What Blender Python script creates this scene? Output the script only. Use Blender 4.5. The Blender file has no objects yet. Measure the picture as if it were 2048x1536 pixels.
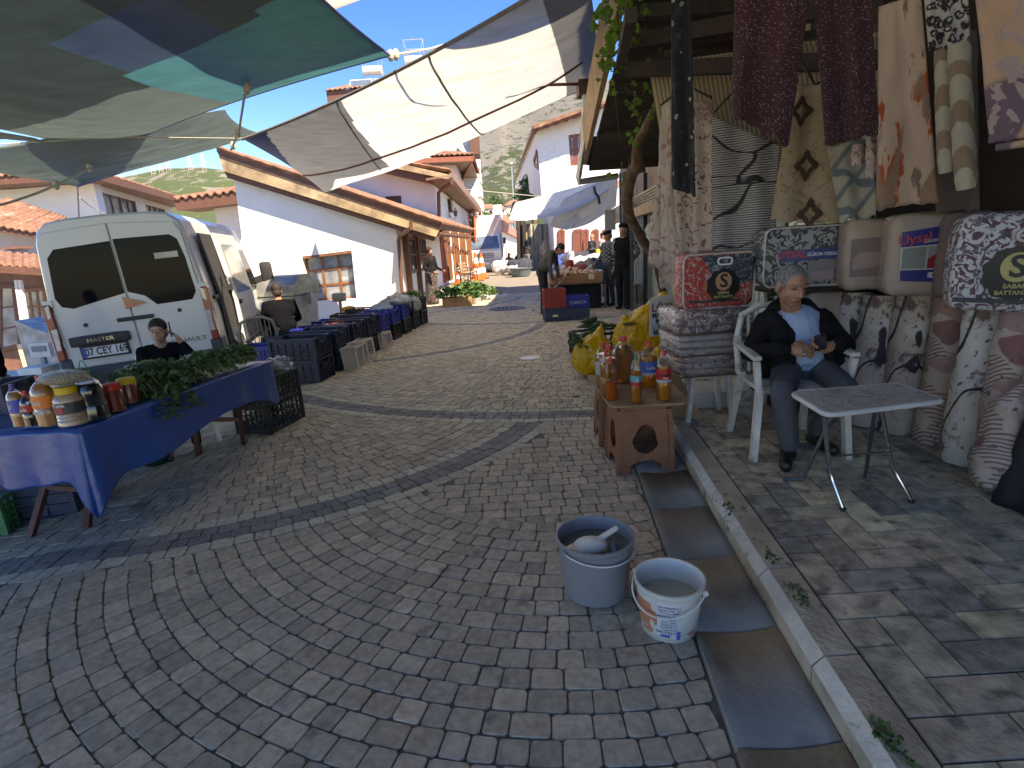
import bpy, bmesh, math, random
import numpy as np
from mathutils import Vector as V, Matrix as M, noise
random.seed(7)
PI=math.pi; R=math.radians; U=random.uniform
SC=bpy.context.scene; COL=SC.collection
# ---------------------------------------------------------------- camera calibration (2048x1536 px photo)
F=1100.; H=1.5; PITCH=math.atan(278/F/math.cos(R(3.5))); ROLL=R(3.5)
_f=V((0,math.cos(PITCH),-math.sin(PITCH))); _r0=V((1,0,0)); _u0=_r0.cross(_f)
_r=_r0*math.cos(ROLL)-_u0*math.sin(ROLL); _u=_u0*math.cos(ROLL)+_r0*math.sin(ROLL)
CAM=V((0,0,H))
def ray(px,py): return _r*((px-1024)/F)+_u*((768-py)/F)+_f
def at(px,py,Y):
    d=ray(px,py); return CAM+d*(Y/d.y)
def atX(px,py,X):
    d=ray(px,py); return CAM+d*(X/d.x)
def GZ(px,py,z):
    d=ray(px,py); return CAM+d*((z-H)/d.z)
def gz(x,y):
    s=max(0.,min(-2.2-x,7.5)); k=.14*(s*s/(s+.5)) if s>0 else 0
    return -k
def G(px,py):
    z=0.
    for _ in range(12):
        p=GZ(px,py,z); z=z*.4+gz(p.x,p.y)*.6
    return V((p.x,p.y,gz(p.x,p.y)))
# ---------------------------------------------------------------- materials
MC={}
def nmat(name):
    m=bpy.data.materials.new(name); m.use_nodes=True; nt=m.node_tree
    return m,nt,nt.nodes['Principled BSDF']
def mt(name,col,rough=.6,var=.12,sc=6.,bump=0.,bsc=40.,metal=0.,trans=0.,coat=0.,sss=0.,spec=.5,col2=None,detail=5,transl=0.,dirt=None,stretch=None):
    if name in MC: return MC[name]
    m,nt,b=nmat(name); N=nt.nodes; L=nt.links
    tc=N.new('ShaderNodeTexCoord'); src=tc.outputs['Object']
    if stretch:
        mp=N.new('ShaderNodeMapping'); mp.inputs['Scale'].default_value=stretch; L.new(src,mp.inputs[0]); src=mp.outputs[0]
    nz=N.new('ShaderNodeTexNoise'); nz.inputs['Scale'].default_value=sc; nz.inputs['Detail'].default_value=detail; L.new(src,nz.inputs[0])
    mx=N.new('ShaderNodeMix'); mx.data_type='RGBA'
    c1=[c*(1-var) for c in col[:3]]; c2=[min(1,c*(1+var)) for c in (col2 or col)[:3]]
    mx.inputs[6].default_value=(*c1,1); mx.inputs[7].default_value=(*c2,1)
    rp=N.new('ShaderNodeMapRange'); rp.inputs[1].default_value=.32; rp.inputs[2].default_value=.68
    L.new(nz.outputs[0],rp.inputs[0]); L.new(rp.outputs[0],mx.inputs[0]); out=mx.outputs[2]
    if dirt:
        n2=N.new('ShaderNodeTexNoise'); n2.inputs['Scale'].default_value=dirt[1]; n2.inputs['Detail'].default_value=8; L.new(src,n2.inputs[0])
        r2=N.new('ShaderNodeMapRange'); r2.inputs[1].default_value=dirt[2]; r2.inputs[2].default_value=dirt[2]+.15; L.new(n2.outputs[0],r2.inputs[0])
        m2=N.new('ShaderNodeMix'); m2.data_type='RGBA'; m2.inputs[7].default_value=(*dirt[0],1); L.new(out,m2.inputs[6]); L.new(r2.outputs[0],m2.inputs[0]); out=m2.outputs[2]
    L.new(out,b.inputs['Base Color'])
    b.inputs['Roughness'].default_value=rough; b.inputs['Metallic'].default_value=metal
    b.inputs['Transmission Weight'].default_value=trans; b.inputs['Coat Weight'].default_value=coat
    b.inputs['Coat Roughness'].default_value=.12; b.inputs['Specular IOR Level'].default_value=spec
    if sss: b.inputs['Subsurface Weight'].default_value=sss; b.inputs['Subsurface Radius'].default_value=(.02,.008,.004)
    if bump:
        nb=N.new('ShaderNodeTexNoise'); nb.inputs['Scale'].default_value=bsc; nb.inputs['Detail'].default_value=6; L.new(src,nb.inputs[0])
        bp=N.new('ShaderNodeBump'); bp.inputs['Strength'].default_value=bump; bp.inputs['Distance'].default_value=.02
        L.new(nb.outputs[0],bp.inputs['Height']); L.new(bp.outputs[0],b.inputs['Normal'])
        if coat: L.new(bp.outputs[0],b.inputs['Coat Normal'])
    if transl:
        t=N.new('ShaderNodeBsdfTranslucent'); L.new(out,t.inputs[0]); s=N.new('ShaderNodeMixShader'); s.inputs[0].default_value=transl
        L.new(b.outputs[0],s.inputs[1]); L.new(t.outputs[0],s.inputs[2]); L.new(s.outputs[0],N['Material Output'].inputs[0])
    MC[name]=m; return m
def vcmat(name,rough=.8,bump=.3,bsc=60,var=.25,stain=(.05,.045,.04),st=.62,ssc=1.3,coat=0,spec=.4):
    """per-tile colour attribute + noise"""
    m,nt,b=nmat(name); N=nt.nodes; L=nt.links
    a=N.new('ShaderNodeAttribute'); a.attribute_name='Col'; tc=N.new('ShaderNodeTexCoord')
    nz=N.new('ShaderNodeTexNoise'); nz.inputs['Scale'].default_value=bsc*.5; nz.inputs['Detail'].default_value=8; L.new(tc.outputs['Object'],nz.inputs[0])
    rp=N.new('ShaderNodeMapRange'); rp.inputs[1].default_value=.3; rp.inputs[2].default_value=.7; rp.inputs[3].default_value=1-var; rp.inputs[4].default_value=1+var; L.new(nz.outputs[0],rp.inputs[0])
    mx=N.new('ShaderNodeVectorMath'); mx.operation='SCALE'; L.new(a.outputs['Color'],mx.inputs[0]); L.new(rp.outputs[0],mx.inputs['Scale'])
    n2=N.new('ShaderNodeTexNoise'); n2.inputs['Scale'].default_value=ssc; n2.inputs['Detail'].default_value=9; n2.inputs['Roughness'].default_value=.6; L.new(tc.outputs['Object'],n2.inputs[0])
    r2=N.new('ShaderNodeMapRange'); r2.inputs[1].default_value=st; r2.inputs[2].default_value=st+.12; r2.inputs[4].default_value=.75; L.new(n2.outputs[0],r2.inputs[0])
    m2=N.new('ShaderNodeMix'); m2.data_type='RGBA'; m2.inputs[7].default_value=(*stain,1); L.new(mx.outputs[0],m2.inputs[6]); L.new(r2.outputs[0],m2.inputs[0])
    L.new(m2.outputs[2],b.inputs['Base Color']); b.inputs['Roughness'].default_value=rough; b.inputs['Specular IOR Level'].default_value=spec; b.inputs['Coat Weight'].default_value=coat
    bp=N.new('ShaderNodeBump'); bp.inputs['Strength'].default_value=bump; bp.inputs['Distance'].default_value=.01
    nb=N.new('ShaderNodeTexNoise'); nb.inputs['Scale'].default_value=bsc*2; nb.inputs['Detail'].default_value=6; L.new(tc.outputs['Object'],nb.inputs[0])
    L.new(nb.outputs[0],bp.inputs['Height']); L.new(bp.outputs[0],b.inputs['Normal'])
    return m
def shellmat(name,tint=(1,1,1),gloss=.25,rough=.08,bump=0,milky=0.):
    """thin clear plastic: transparent + a glossy film"""
    if name in MC: return MC[name]
    m,nt,b=nmat(name); N=nt.nodes; L=nt.links
    t=N.new('ShaderNodeBsdfTransparent'); t.inputs[0].default_value=(*tint,1)
    g=N.new('ShaderNodeBsdfGlossy'); g.inputs['Roughness'].default_value=rough
    lw=N.new('ShaderNodeLayerWeight'); lw.inputs[0].default_value=gloss
    s=N.new('ShaderNodeMixShader'); L.new(lw.outputs['Facing'],s.inputs[0]); L.new(t.outputs[0],s.inputs[1]); L.new(g.outputs[0],s.inputs[2])
    o=s.outputs[0]
    if bump:
        tc=N.new('ShaderNodeTexCoord'); nb=N.new('ShaderNodeTexNoise'); nb.inputs['Scale'].default_value=14; nb.inputs['Detail'].default_value=6; nb.inputs['Distortion'].default_value=1.2
        L.new(tc.outputs['Object'],nb.inputs[0]); bp=N.new('ShaderNodeBump'); bp.inputs['Strength'].default_value=bump; bp.inputs['Distance'].default_value=.04
        L.new(nb.outputs[0],bp.inputs['Height']); L.new(bp.outputs[0],g.inputs['Normal']); L.new(bp.outputs[0],lw.inputs['Normal'])
    if milky:
        d=N.new('ShaderNodeBsdfDiffuse'); d.inputs[0].default_value=(.8,.8,.78,1); s2=N.new('ShaderNodeMixShader'); s2.inputs[0].default_value=milky
        L.new(o,s2.inputs[1]); L.new(d.outputs[0],s2.inputs[2]); o=s2.outputs[0]
    L.new(o,N['Material Output'].inputs[0]); MC[name]=m; return m
# ---------------------------------------------------------------- mesh builder
def ortho(d):
    d=d.normalized(); a=V((0,0,1)) if abs(d.z)<.9 else V((1,0,0)); x=d.cross(a).normalized(); return x,x.cross(d).normalized()
class MB:
    def __init__(s): s.v=[]; s.f=[]; s.m=[]; s.c=None
    def add(s,vs,fs,mi=0,mat=None):
        o=len(s.v); s.v+=[ (mat@V(p)) if mat else V(p) for p in vs]; s.f+=[[i+o for i in f] for f in fs]; s.m+=[mi]*len(fs); return s
    def box(s,c,d,mi=0,rz=0,rx=0,ry=0,top=1.):
        x,y,z=[k/2 for k in d]; t=top
        vs=[(-x,-y,-z),(x,-y,-z),(x,y,-z),(-x,y,-z),(-x*t,-y*t,z),(x*t,-y*t,z),(x*t,y*t,z),(-x*t,y*t,z)]
        mm=M.Translation(c)@M.Rotation(rz,4,'Z')@M.Rotation(ry,4,'Y')@M.Rotation(rx,4,'X')
        return s.add(vs,[(0,3,2,1),(4,5,6,7),(0,1,5,4),(1,2,6,5),(2,3,7,6),(3,0,4,7)],mi,mm)
    def bar(s,a,b,w,h=None,mi=0,up=None):
        a=V(a);b=V(b);h=h or w; d=(b-a).normalized(); 
        if up is None: x,y=ortho(d)
        else: x=d.cross(V(up)).normalized(); y=x.cross(d)
        vs=[p+x*i*w/2+y*j*h/2 for p in(a,b) for i,j in((-1,-1),(1,-1),(1,1),(-1,1))]
        return s.add(vs,[(0,1,2,3),(7,6,5,4),(0,4,5,1),(1,5,6,2),(2,6,7,3),(3,7,4,0)],mi)
    def tube(s,pts,r,n=8,mi=0,cap=True):
        pts=[V(p) for p in pts]; k=len(pts); rs=r if isinstance(r,(list,tuple)) else [r]*k; vs=[]; px=None
        for i,p in enumerate(pts):
            d=(pts[min(i+1,k-1)]-pts[max(i-1,0)]).normalized()
            if px is None: x,y=ortho(d)
            else:
                x=(px-d*px.dot(d)).normalized(); y=x.cross(d)
            px=x
            for j in range(n):
                a=2*PI*j/n; vs.append(p+(x*math.cos(a)+y*math.sin(a))*rs[i])
        fs=[(i*n+j,i*n+(j+1)%n,(i+1)*n+(j+1)%n,(i+1)*n+j) for i in range(k-1) for j in range(n)]
        if cap: fs+=[tuple(range(n-1,-1,-1)),tuple(range((k-1)*n,k*n))]
        return s.add(vs,fs,mi)
    def lathe(s,prof,n=24,mi=0,mat=None,cap=True,sx=1,sy=1):
        vs=[(r*math.cos(2*PI*j/n)*sx,r*math.sin(2*PI*j/n)*sy,z) for r,z in prof for j in range(n)]; k=len(prof)
        fs=[(i*n+j,i*n+(j+1)%n,(i+1)*n+(j+1)%n,(i+1)*n+j) for i in range(k-1) for j in range(n)]
        if cap:
            fs.append(tuple(range(n-1,-1,-1))); fs.append(tuple(range((k-1)*n,k*n)))
        return s.add(vs,fs,mi,mat)
    def prism(s,pts,vec,mi=0):
        pts=[V(p) for p in pts]; vec=V(vec); n=len(pts)
        fs=[tuple(range(n)),tuple(range(2*n-1,n-1,-1))]+[(i,i+n,(i+1)%n+n,(i+1)%n) for i in range(n)]
        return s.add(pts+[p+vec for p in pts],fs,mi)
    def holed(s,pts,holes,vec,mi=0):
        bm=bmesh.new()
        for loop in [pts]+holes:
            vs=[bm.verts.new(p) for p in loop]
            for i in range(len(vs)): bm.edges.new((vs[i],vs[(i+1)%len(vs)]))
        bmesh.ops.triangle_fill(bm,edges=bm.edges[:],use_beauty=True)
        bm.verts.index_update(); base=[v.co.copy() for v in bm.verts]; n=len(base); vec=V(vec)
        fs=[tuple(v.index for v in f.verts) for f in bm.faces]; be=[(e.verts[0].index,e.verts[1].index) for e in bm.edges if len(e.link_faces)==1]; bm.free()
        s.add(base+[p+vec for p in base],fs+[tuple(i+n for i in f[::-1]) for f in fs]+[(a,b,b+n,a+n) for a,b in be],mi)
        return s
    def rbox(s,c,d,r=.03,k=6,mi=0,rz=0,amp=0.,ns=6.,seed=0,rx=0,bulge=0.):
        vs=[];fs=[]; hx,hy,hz=[t/2 for t in d]; r=min(r,hx,hy,hz)
        for ax in range(3):
            for sg in(-1,1):
                o=len(vs)
                for i in range(k+1):
                    for j in range(k+1):
                        a=-1+2*i/k;b=-1+2*j/k
                        p=[0,0,0]; p[ax]=sg; p[(ax+1)%3]=a; p[(ax+2)%3]=b
                        q=V((p[0]*hx,p[1]*hy,p[2]*hz)); inn=V((max(-hx+r,min(hx-r,q.x)),max(-hy+r,min(hy-r,q.y)),max(-hz+r,min(hz-r,q.z))))
                        dd=q-inn; 
                        if dd.length>1e-6: q=inn+dd.normalized()*r
                        if bulge:
                            e=q.copy(); q.x*=1+bulge*(1-(e.y/hy)**2)*(1-(e.z/hz)**2); q.y*=1+bulge*(1-(e.x/hx)**2)*(1-(e.z/hz)**2); q.z*=1+bulge*(1-(e.x/hx)**2)*(1-(e.y/hy)**2)
                        if amp: q=q+noise.noise_vector(q*ns+V((seed,seed*2.3,0)))*amp
                        vs.append(q)
                for i in range(k):
                    for j in range(k):
                        q=(o+i*(k+1)+j,o+(i+1)*(k+1)+j,o+(i+1)*(k+1)+j+1,o+i*(k+1)+j+1); fs.append(q if sg>0 else q[::-1])
        return s.add(vs,fs,mi,M.Translation(c)@M.Rotation(rz,4,'Z')@M.Rotation(rx,4,'X'))
    def ball(s,c,r,mi=0,n=10,sq=(1,1,1)):
        prof=[(max(1e-4,r*math.sin(PI*i/n)),-r*math.cos(PI*i/n)) for i in range(n+1)]
        return s.lathe(prof,n+4,mi,M.Translation(c)@M.Diagonal((*sq,1)),cap=False)
    def build(s,name,mats,parent=None,smooth=False,world=False,ang=35,weld=False):
        me=bpy.data.meshes.new(name); vs=s.v; loc=None
        if world and parent is not None:
            inv=parent.matrix_basis.inverted(); vs=[inv@p for p in vs]
        if parent is None:
            xs=[p.x for p in vs]; ys=[p.y for p in vs]; zs=[p.z for p in vs]
            loc=V(((min(xs)+max(xs))/2,(min(ys)+max(ys))/2,min(zs))); vs=[p-loc for p in vs]
        me.from_pydata([tuple(p) for p in vs],[],s.f)
        for m in (mats if isinstance(mats,(list,tuple)) else [mats]): me.materials.append(m)
        me.polygons.foreach_set('material_index',s.m)
        bm=bmesh.new(); bm.from_mesh(me)
        if weld: bmesh.ops.remove_doubles(bm,verts=bm.verts,dist=1e-5)
        if not s.c: bmesh.ops.recalc_face_normals(bm,faces=bm.faces)
        bm.to_mesh(me); bm.free()
        if s.c:
            a=me.color_attributes.new('Col','FLOAT_COLOR','CORNER'); arr=np.empty(len(me.loops)*4,dtype=np.float32); k=0
            tot=np.zeros(len(me.polygons),dtype=np.int32); me.polygons.foreach_get('loop_total',tot)
            arr=np.repeat(np.array([(*c,1) for c in s.c],dtype=np.float32),tot,axis=0).ravel(); a.data.foreach_set('color',arr)
        if smooth:
            me.polygons.foreach_set('use_smooth',[True]*len(me.polygons))
            if ang<180: me.set_sharp_from_angle(angle=R(ang))
        o=bpy.data.objects.new(name,me); COL.objects.link(o)
        if loc: o.location=loc
        if parent is not None: o.parent=parent
        return o
def bev(o,w=.004,n=2): 
    m=o.modifiers.new('bevel','BEVEL'); m.width=w; m.segments=n; m.limit_method='ANGLE'; return o
def solid(o,t,off=0): m=o.modifiers.new('thickness','SOLIDIFY'); m.thickness=t; m.offset=off; return o
def tag(o,label=None,cat=None,group=None,kind=None):
    if label: o['label']=label
    if cat: o['category']=cat
    if group: o['group']=group
    if kind: o['kind']=kind
    return o
def thing(name,label,cat,loc=(0,0,0),rz=0,group=None,rx=0,ry=0):
    o=bpy.data.objects.new(name,None); o.empty_display_size=.2; COL.objects.link(o); o.location=loc; o.rotation_euler=(rx,ry,rz)
    o.matrix_basis=M.Translation(loc)@M.Rotation(rz,4,'Z')@M.Rotation(ry,4,'Y')@M.Rotation(rx,4,'X')
    return tag(o,label,cat,group)
KIDS={}
def dup(o,loc=None,rz=None,label=None,scale=None,par=None):
    c=o.copy(); COL.objects.link(c)
    if par is not None: c.parent=par
    for ch in [x for x in bpy.data.objects if x.parent==o]: dup(ch,par=c)
    if loc is not None: c.location=loc
    if rz is not None: c.rotation_euler.z=rz
    if scale: c.scale=scale if isinstance(scale,tuple) else (scale,)*3
    if label: c['label']=label
    return c
def sheet(name,fn,nu,nv,mats,parent=None,th=.004,smooth=True,uvs=(1,1),mif=None):
    """grid surface with UVs"""
    me=bpy.data.meshes.new(name); vs=[V(fn(i/nu,j/nv)) for i in range(nu+1) for j in range(nv+1)]
    if parent is not None:
        inv=parent.matrix_basis.inverted(); vs=[inv@p for p in vs]; loc=None
    else:
        loc=sum(vs,V())/len(vs); loc.z=min(p.z for p in vs); vs=[p-loc for p in vs]
    fs=[(i*(nv+1)+j,(i+1)*(nv+1)+j,(i+1)*(nv+1)+j+1,i*(nv+1)+j+1) for i in range(nu) for j in range(nv)]
    me.from_pydata([tuple(p) for p in vs],[],fs); uv=me.uv_layers.new(name='UVMap')
    cs=[]
    for i in range(nu):
        for j in range(nv): cs+=[(i/nu*uvs[0],j/nv*uvs[1]),((i+1)/nu*uvs[0],j/nv*uvs[1]),((i+1)/nu*uvs[0],(j+1)/nv*uvs[1]),(i/nu*uvs[0],(j+1)/nv*uvs[1])]
    uv.data.foreach_set('uv',[c for p in cs for c in p])
    for m in (mats if isinstance(mats,(list,tuple)) else [mats]): me.materials.append(m)
    if mif: me.polygons.foreach_set('material_index',[mif((i+.5)/nu,(j+.5)/nv) for i in range(nu) for j in range(nv)])
    if smooth: me.polygons.foreach_set('use_smooth',[True]*len(me.polygons))
    o=bpy.data.objects.new(name,me); COL.objects.link(o)
    if loc: o.location=loc
    if parent is not None: o.parent=parent
    if th: solid(o,th)
    return o
def text(name,s,size,mm,mat,parent,th=.001,bold=0,ax='CENTER',sx=1):
    """lettering as a mesh; mm = matrix of the text plane (x right, y up, z out) in parent's space"""
    cu=bpy.data.curves.new('t','FONT'); cu.body=s; cu.size=size; cu.extrude=th; cu.offset=bold; cu.align_x=ax; cu.align_y='CENTER'; cu.resolution_u=3
    o=bpy.data.objects.new('t',cu); COL.objects.link(o); dg=bpy.context.evaluated_depsgraph_get(); dg.update()
    me=bpy.data.meshes.new_from_object(o.evaluated_get(dg)); bpy.data.objects.remove(o); bpy.data.curves.remove(cu)
    me.transform(mm@M.Diagonal((sx,1,1,1))); me.materials.clear(); me.materials.append(mat)
    q=bpy.data.objects.new(name,me); COL.objects.link(q); q.parent=parent; return q
def frame(o,x,y):
    """matrix with origin o, x axis, y axis (orthogonalised), z out"""
    x=V(x).normalized(); z=x.cross(V(y)).normalized(); y=z.cross(x); m=M((x,y,z)).transposed().to_4x4(); m.translation=V(o); return m
# ---------------------------------------------------------------- blended bodies
def capd(P,a,b,r0,r1):
    a=np.array(a);b=np.array(b);ab=b-a; t=np.clip(((P-a)@ab)/max(ab@ab,1e-9),0,1); return np.linalg.norm(P-(a+t[:,None]*ab),axis=1)-(r0+(r1-r0)*t)
def elld(P,c,r,q=None):
    D=P-np.array(c)
    if q is not None: D=D@np.array(q)
    r=np.array(r); k=np.linalg.norm(D/r,axis=1); return (k-1)*r.min()
def blob(name,prims,mats,voxel,parent=None,sm=4,world=False,bump=None,smf=.5):
    """prims: ('c',p0,r0,p1,r1,mi) tapered capsule | ('e',centre,(rx,ry,rz),mi[,rot3x3]); one continuous surface"""
    mb=MB()
    for p in prims:
        if p[0]=='c':
            _,a,r0,b,r1,mi=p; a=V(a);b=V(b)
            if (b-a).length<1e-4: b=a+V((0,0,1e-3))
            d=(b-a).normalized(); pts=[];rs=[]
            for k in range(5): t=math.sin(k/4*PI/2); pts.append(a-d*r0*(1-t)); rs.append(max(1e-4,r0*math.sqrt(max(0,1-(1-t)**2))))
            for k in range(5): t=math.sin((4-k)/4*PI/2); pts.append(b+d*r1*(1-t)); rs.append(max(1e-4,r1*math.sqrt(max(0,1-(1-t)**2))))
            mb.tube(pts,rs,14)
        else:
            _,c,r,mi=p[:4]; q=M.Translation(c)@(M(p[4]).to_4x4() if len(p)>4 else M.Identity(4))@M.Diagonal((*r,1))
            n=12; prof=[(max(1e-3,math.sin(PI*i/n)),-math.cos(PI*i/n)) for i in range(n+1)]; mb.lathe(prof,18,0,q,cap=True)
    me=bpy.data.meshes.new(name); me.from_pydata([tuple(p) for p in mb.v],[],mb.f)
    bm=bmesh.new(); bm.from_mesh(me); bmesh.ops.recalc_face_normals(bm,faces=bm.faces); bm.to_mesh(me); bm.free()
    o=bpy.data.objects.new(name,me); COL.objects.link(o)
    m=o.modifiers.new('r','REMESH'); m.mode='VOXEL'; m.voxel_size=voxel
    if sm: m=o.modifiers.new('s','SMOOTH'); m.iterations=sm; m.factor=smf
    dg=bpy.context.evaluated_depsgraph_get(); dg.update(); me2=bpy.data.meshes.new_from_object(o.evaluated_get(dg))
    bpy.data.objects.remove(o); bpy.data.meshes.remove(me); me2.name=name
    for mm in (mats if isinstance(mats,(list,tuple)) else [mats]): me2.materials.append(mm)
    n=len(me2.vertices); Pv=np.empty(n*3,dtype=np.float32); me2.vertices.foreach_get('co',Pv); Pv=Pv.reshape(-1,3)
    nf=len(me2.polygons)
    if isinstance(mats,(list,tuple)) and len(mats)>1:
        cen=np.empty(nf*3,dtype=np.float32); me2.polygons.foreach_get('center',cen); cen=cen.reshape(-1,3)
        best=np.full(nf,1e9); idx=np.zeros(nf,dtype=np.int32)
        for p in prims:
            d=capd(cen,p[1],p[3],p[2],p[4]) if p[0]=='c' else elld(cen,p[1],p[2],p[4] if len(p)>4 else None)
            mi=p[5] if p[0]=='c' else p[3]; k=d<best; best[k]=d[k]; idx[k]=mi
        me2.polygons.foreach_set('material_index',idx)
    if bump: bump(me2,Pv)
    if world:
        inv=np.array(parent.matrix_basis.inverted()); Pv=Pv@inv[:3,:3].T+inv[:3,3]; me2.vertices.foreach_set('co',Pv.astype(np.float32).ravel())
    loc=None
    if parent is None:
        loc=V(((Pv[:,0].min()+Pv[:,0].max())/2,(Pv[:,1].min()+Pv[:,1].max())/2,Pv[:,2].min())); me2.transform(M.Translation(-loc))
    me2.polygons.foreach_set('use_smooth',[True]*nf); me2.update()
    q=bpy.data.objects.new(name,me2); COL.objects.link(q)
    if loc: q.location=loc
    if parent is not None: q.parent=parent
    return q
def crumple(amp,sc,axis=None):
    def f(me,P):
        nrm=np.empty(len(P)*3,dtype=np.float32); me.vertices.foreach_get('normal',nrm); nrm=nrm.reshape(-1,3)
        d=np.array([noise.noise(V(p)*sc) +.5*noise.noise(V(p)*sc*2.3) for p in P.tolist()],dtype=np.float32)
        P+=nrm*(d*amp)[:,None]; me.vertices.foreach_set('co',P.ravel())
    return f
# ================================================================ camera, world, sun
cd=bpy.data.cameras.new('camera'); cam=bpy.data.objects.new('camera',cd); COL.objects.link(cam); SC.camera=cam
cd.sensor_width=36; cd.lens=36*F/2048; cd.clip_start=.05; cd.clip_end=6000
mm=M((_r,_u,-_f)).transposed().to_4x4(); mm.translation=CAM; cam.matrix_world=mm
w=bpy.data.worlds.new('World'); SC.world=w; w.use_nodes=True; nt=w.node_tree
SUN=V((.46,-.46,.84)).normalized()
sk=nt.nodes.new('ShaderNodeTexSky'); sk.sky_type='NISHITA'; sk.sun_disc=False; sk.sun_elevation=math.asin(SUN.z); sk.sun_rotation=math.atan2(SUN.x,SUN.y)
sk.air_density=1.0; sk.dust_density=.1; sk.ozone_density=5.5; sk.altitude=1200
hs=nt.nodes.new('ShaderNodeHueSaturation'); hs.inputs['Saturation'].default_value=1.27; hs.inputs['Hue'].default_value=.514; nt.links.new(sk.outputs[0],hs.inputs['Color']); nt.links.new(hs.outputs[0],nt.nodes['Background'].inputs[0]); nt.nodes['Background'].inputs[1].default_value=.078
sl=bpy.data.lights.new('sun','SUN'); sl.energy=2.6; sl.angle=R(.53); sl.color=(1,.985,.95); so=bpy.data.objects.new('sun',sl); COL.objects.link(so)
so.rotation_euler=SUN.to_track_quat('Z','Y').to_euler(); so.location=(0,0,30)
SC.view_settings.view_transform='Standard'; SC.view_settings.look='None'; SC.view_settings.exposure=2.35; SC.view_settings.gamma=1
SC.view_settings.use_white_balance=True; SC.view_settings.white_balance_temperature=9600; SC.view_settings.white_balance_tint=12
SC.cycles.max_bounces=10; SC.cycles.diffuse_bounces=6; SC.cycles.transparent_max_bounces=12; SC.cycles.use_denoising=True; SC.cycles.caustics_refractive=False; SC.cycles.caustics_reflective=False
# ================================================================ ground
def kx(y): return .79+.095*y            # outer kerb face
def gutx(y): return kx(y)-.32 if y<4.6 else kx(y)-.32
ROAD=mt('distant paving',(.24,.21,.18),.85,.12,3,bump=.5,bsc=60)
mb=MB(); xs=[-400,-60,-20,-14]+[-10+.5*i for i in range(34)]+[8,14,30,400]; ys=[-30,-6,-2]+[.6*i for i in range(40)]+[26,30,36,44,60,100,400]
vs=[(x,y,gz(x,y)-.028) for x in xs for y in ys]; n=len(ys)
mb.add(vs,[(i*n+j,(i+1)*n+j,(i+1)*n+j+1,i*n+j+1) for i in range(len(xs)-1) for j in range(n-1)])
def brickmat():
    m,nt,b=nmat('street joint sand and far setts'); N=nt.nodes;L=nt.links
    tc=N.new('ShaderNodeTexCoord'); br=N.new('ShaderNodeTexBrick'); br.inputs['Scale'].default_value=1; br.inputs['Brick Width'].default_value=.13; br.inputs['Row Height'].default_value=.11; br.inputs['Mortar Size'].default_value=.007
    br.inputs['Color1'].default_value=(.26,.22,.18,1); br.inputs['Color2'].default_value=(.21,.185,.155,1); br.inputs['Mortar'].default_value=(.10,.088,.075,1)
    L.new(tc.outputs['Object'],br.inputs[0]); sp=N.new('ShaderNodeSeparateXYZ'); L.new(tc.outputs['Object'],sp.inputs[0])
    L.new(br.outputs[0],b.inputs['Base Color']); b.inputs['Roughness'].default_value=.85; return m
base=mb.build('ground',[brickmat()],smooth=False); tag(base,kind='structure')
base.data.update()
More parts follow.
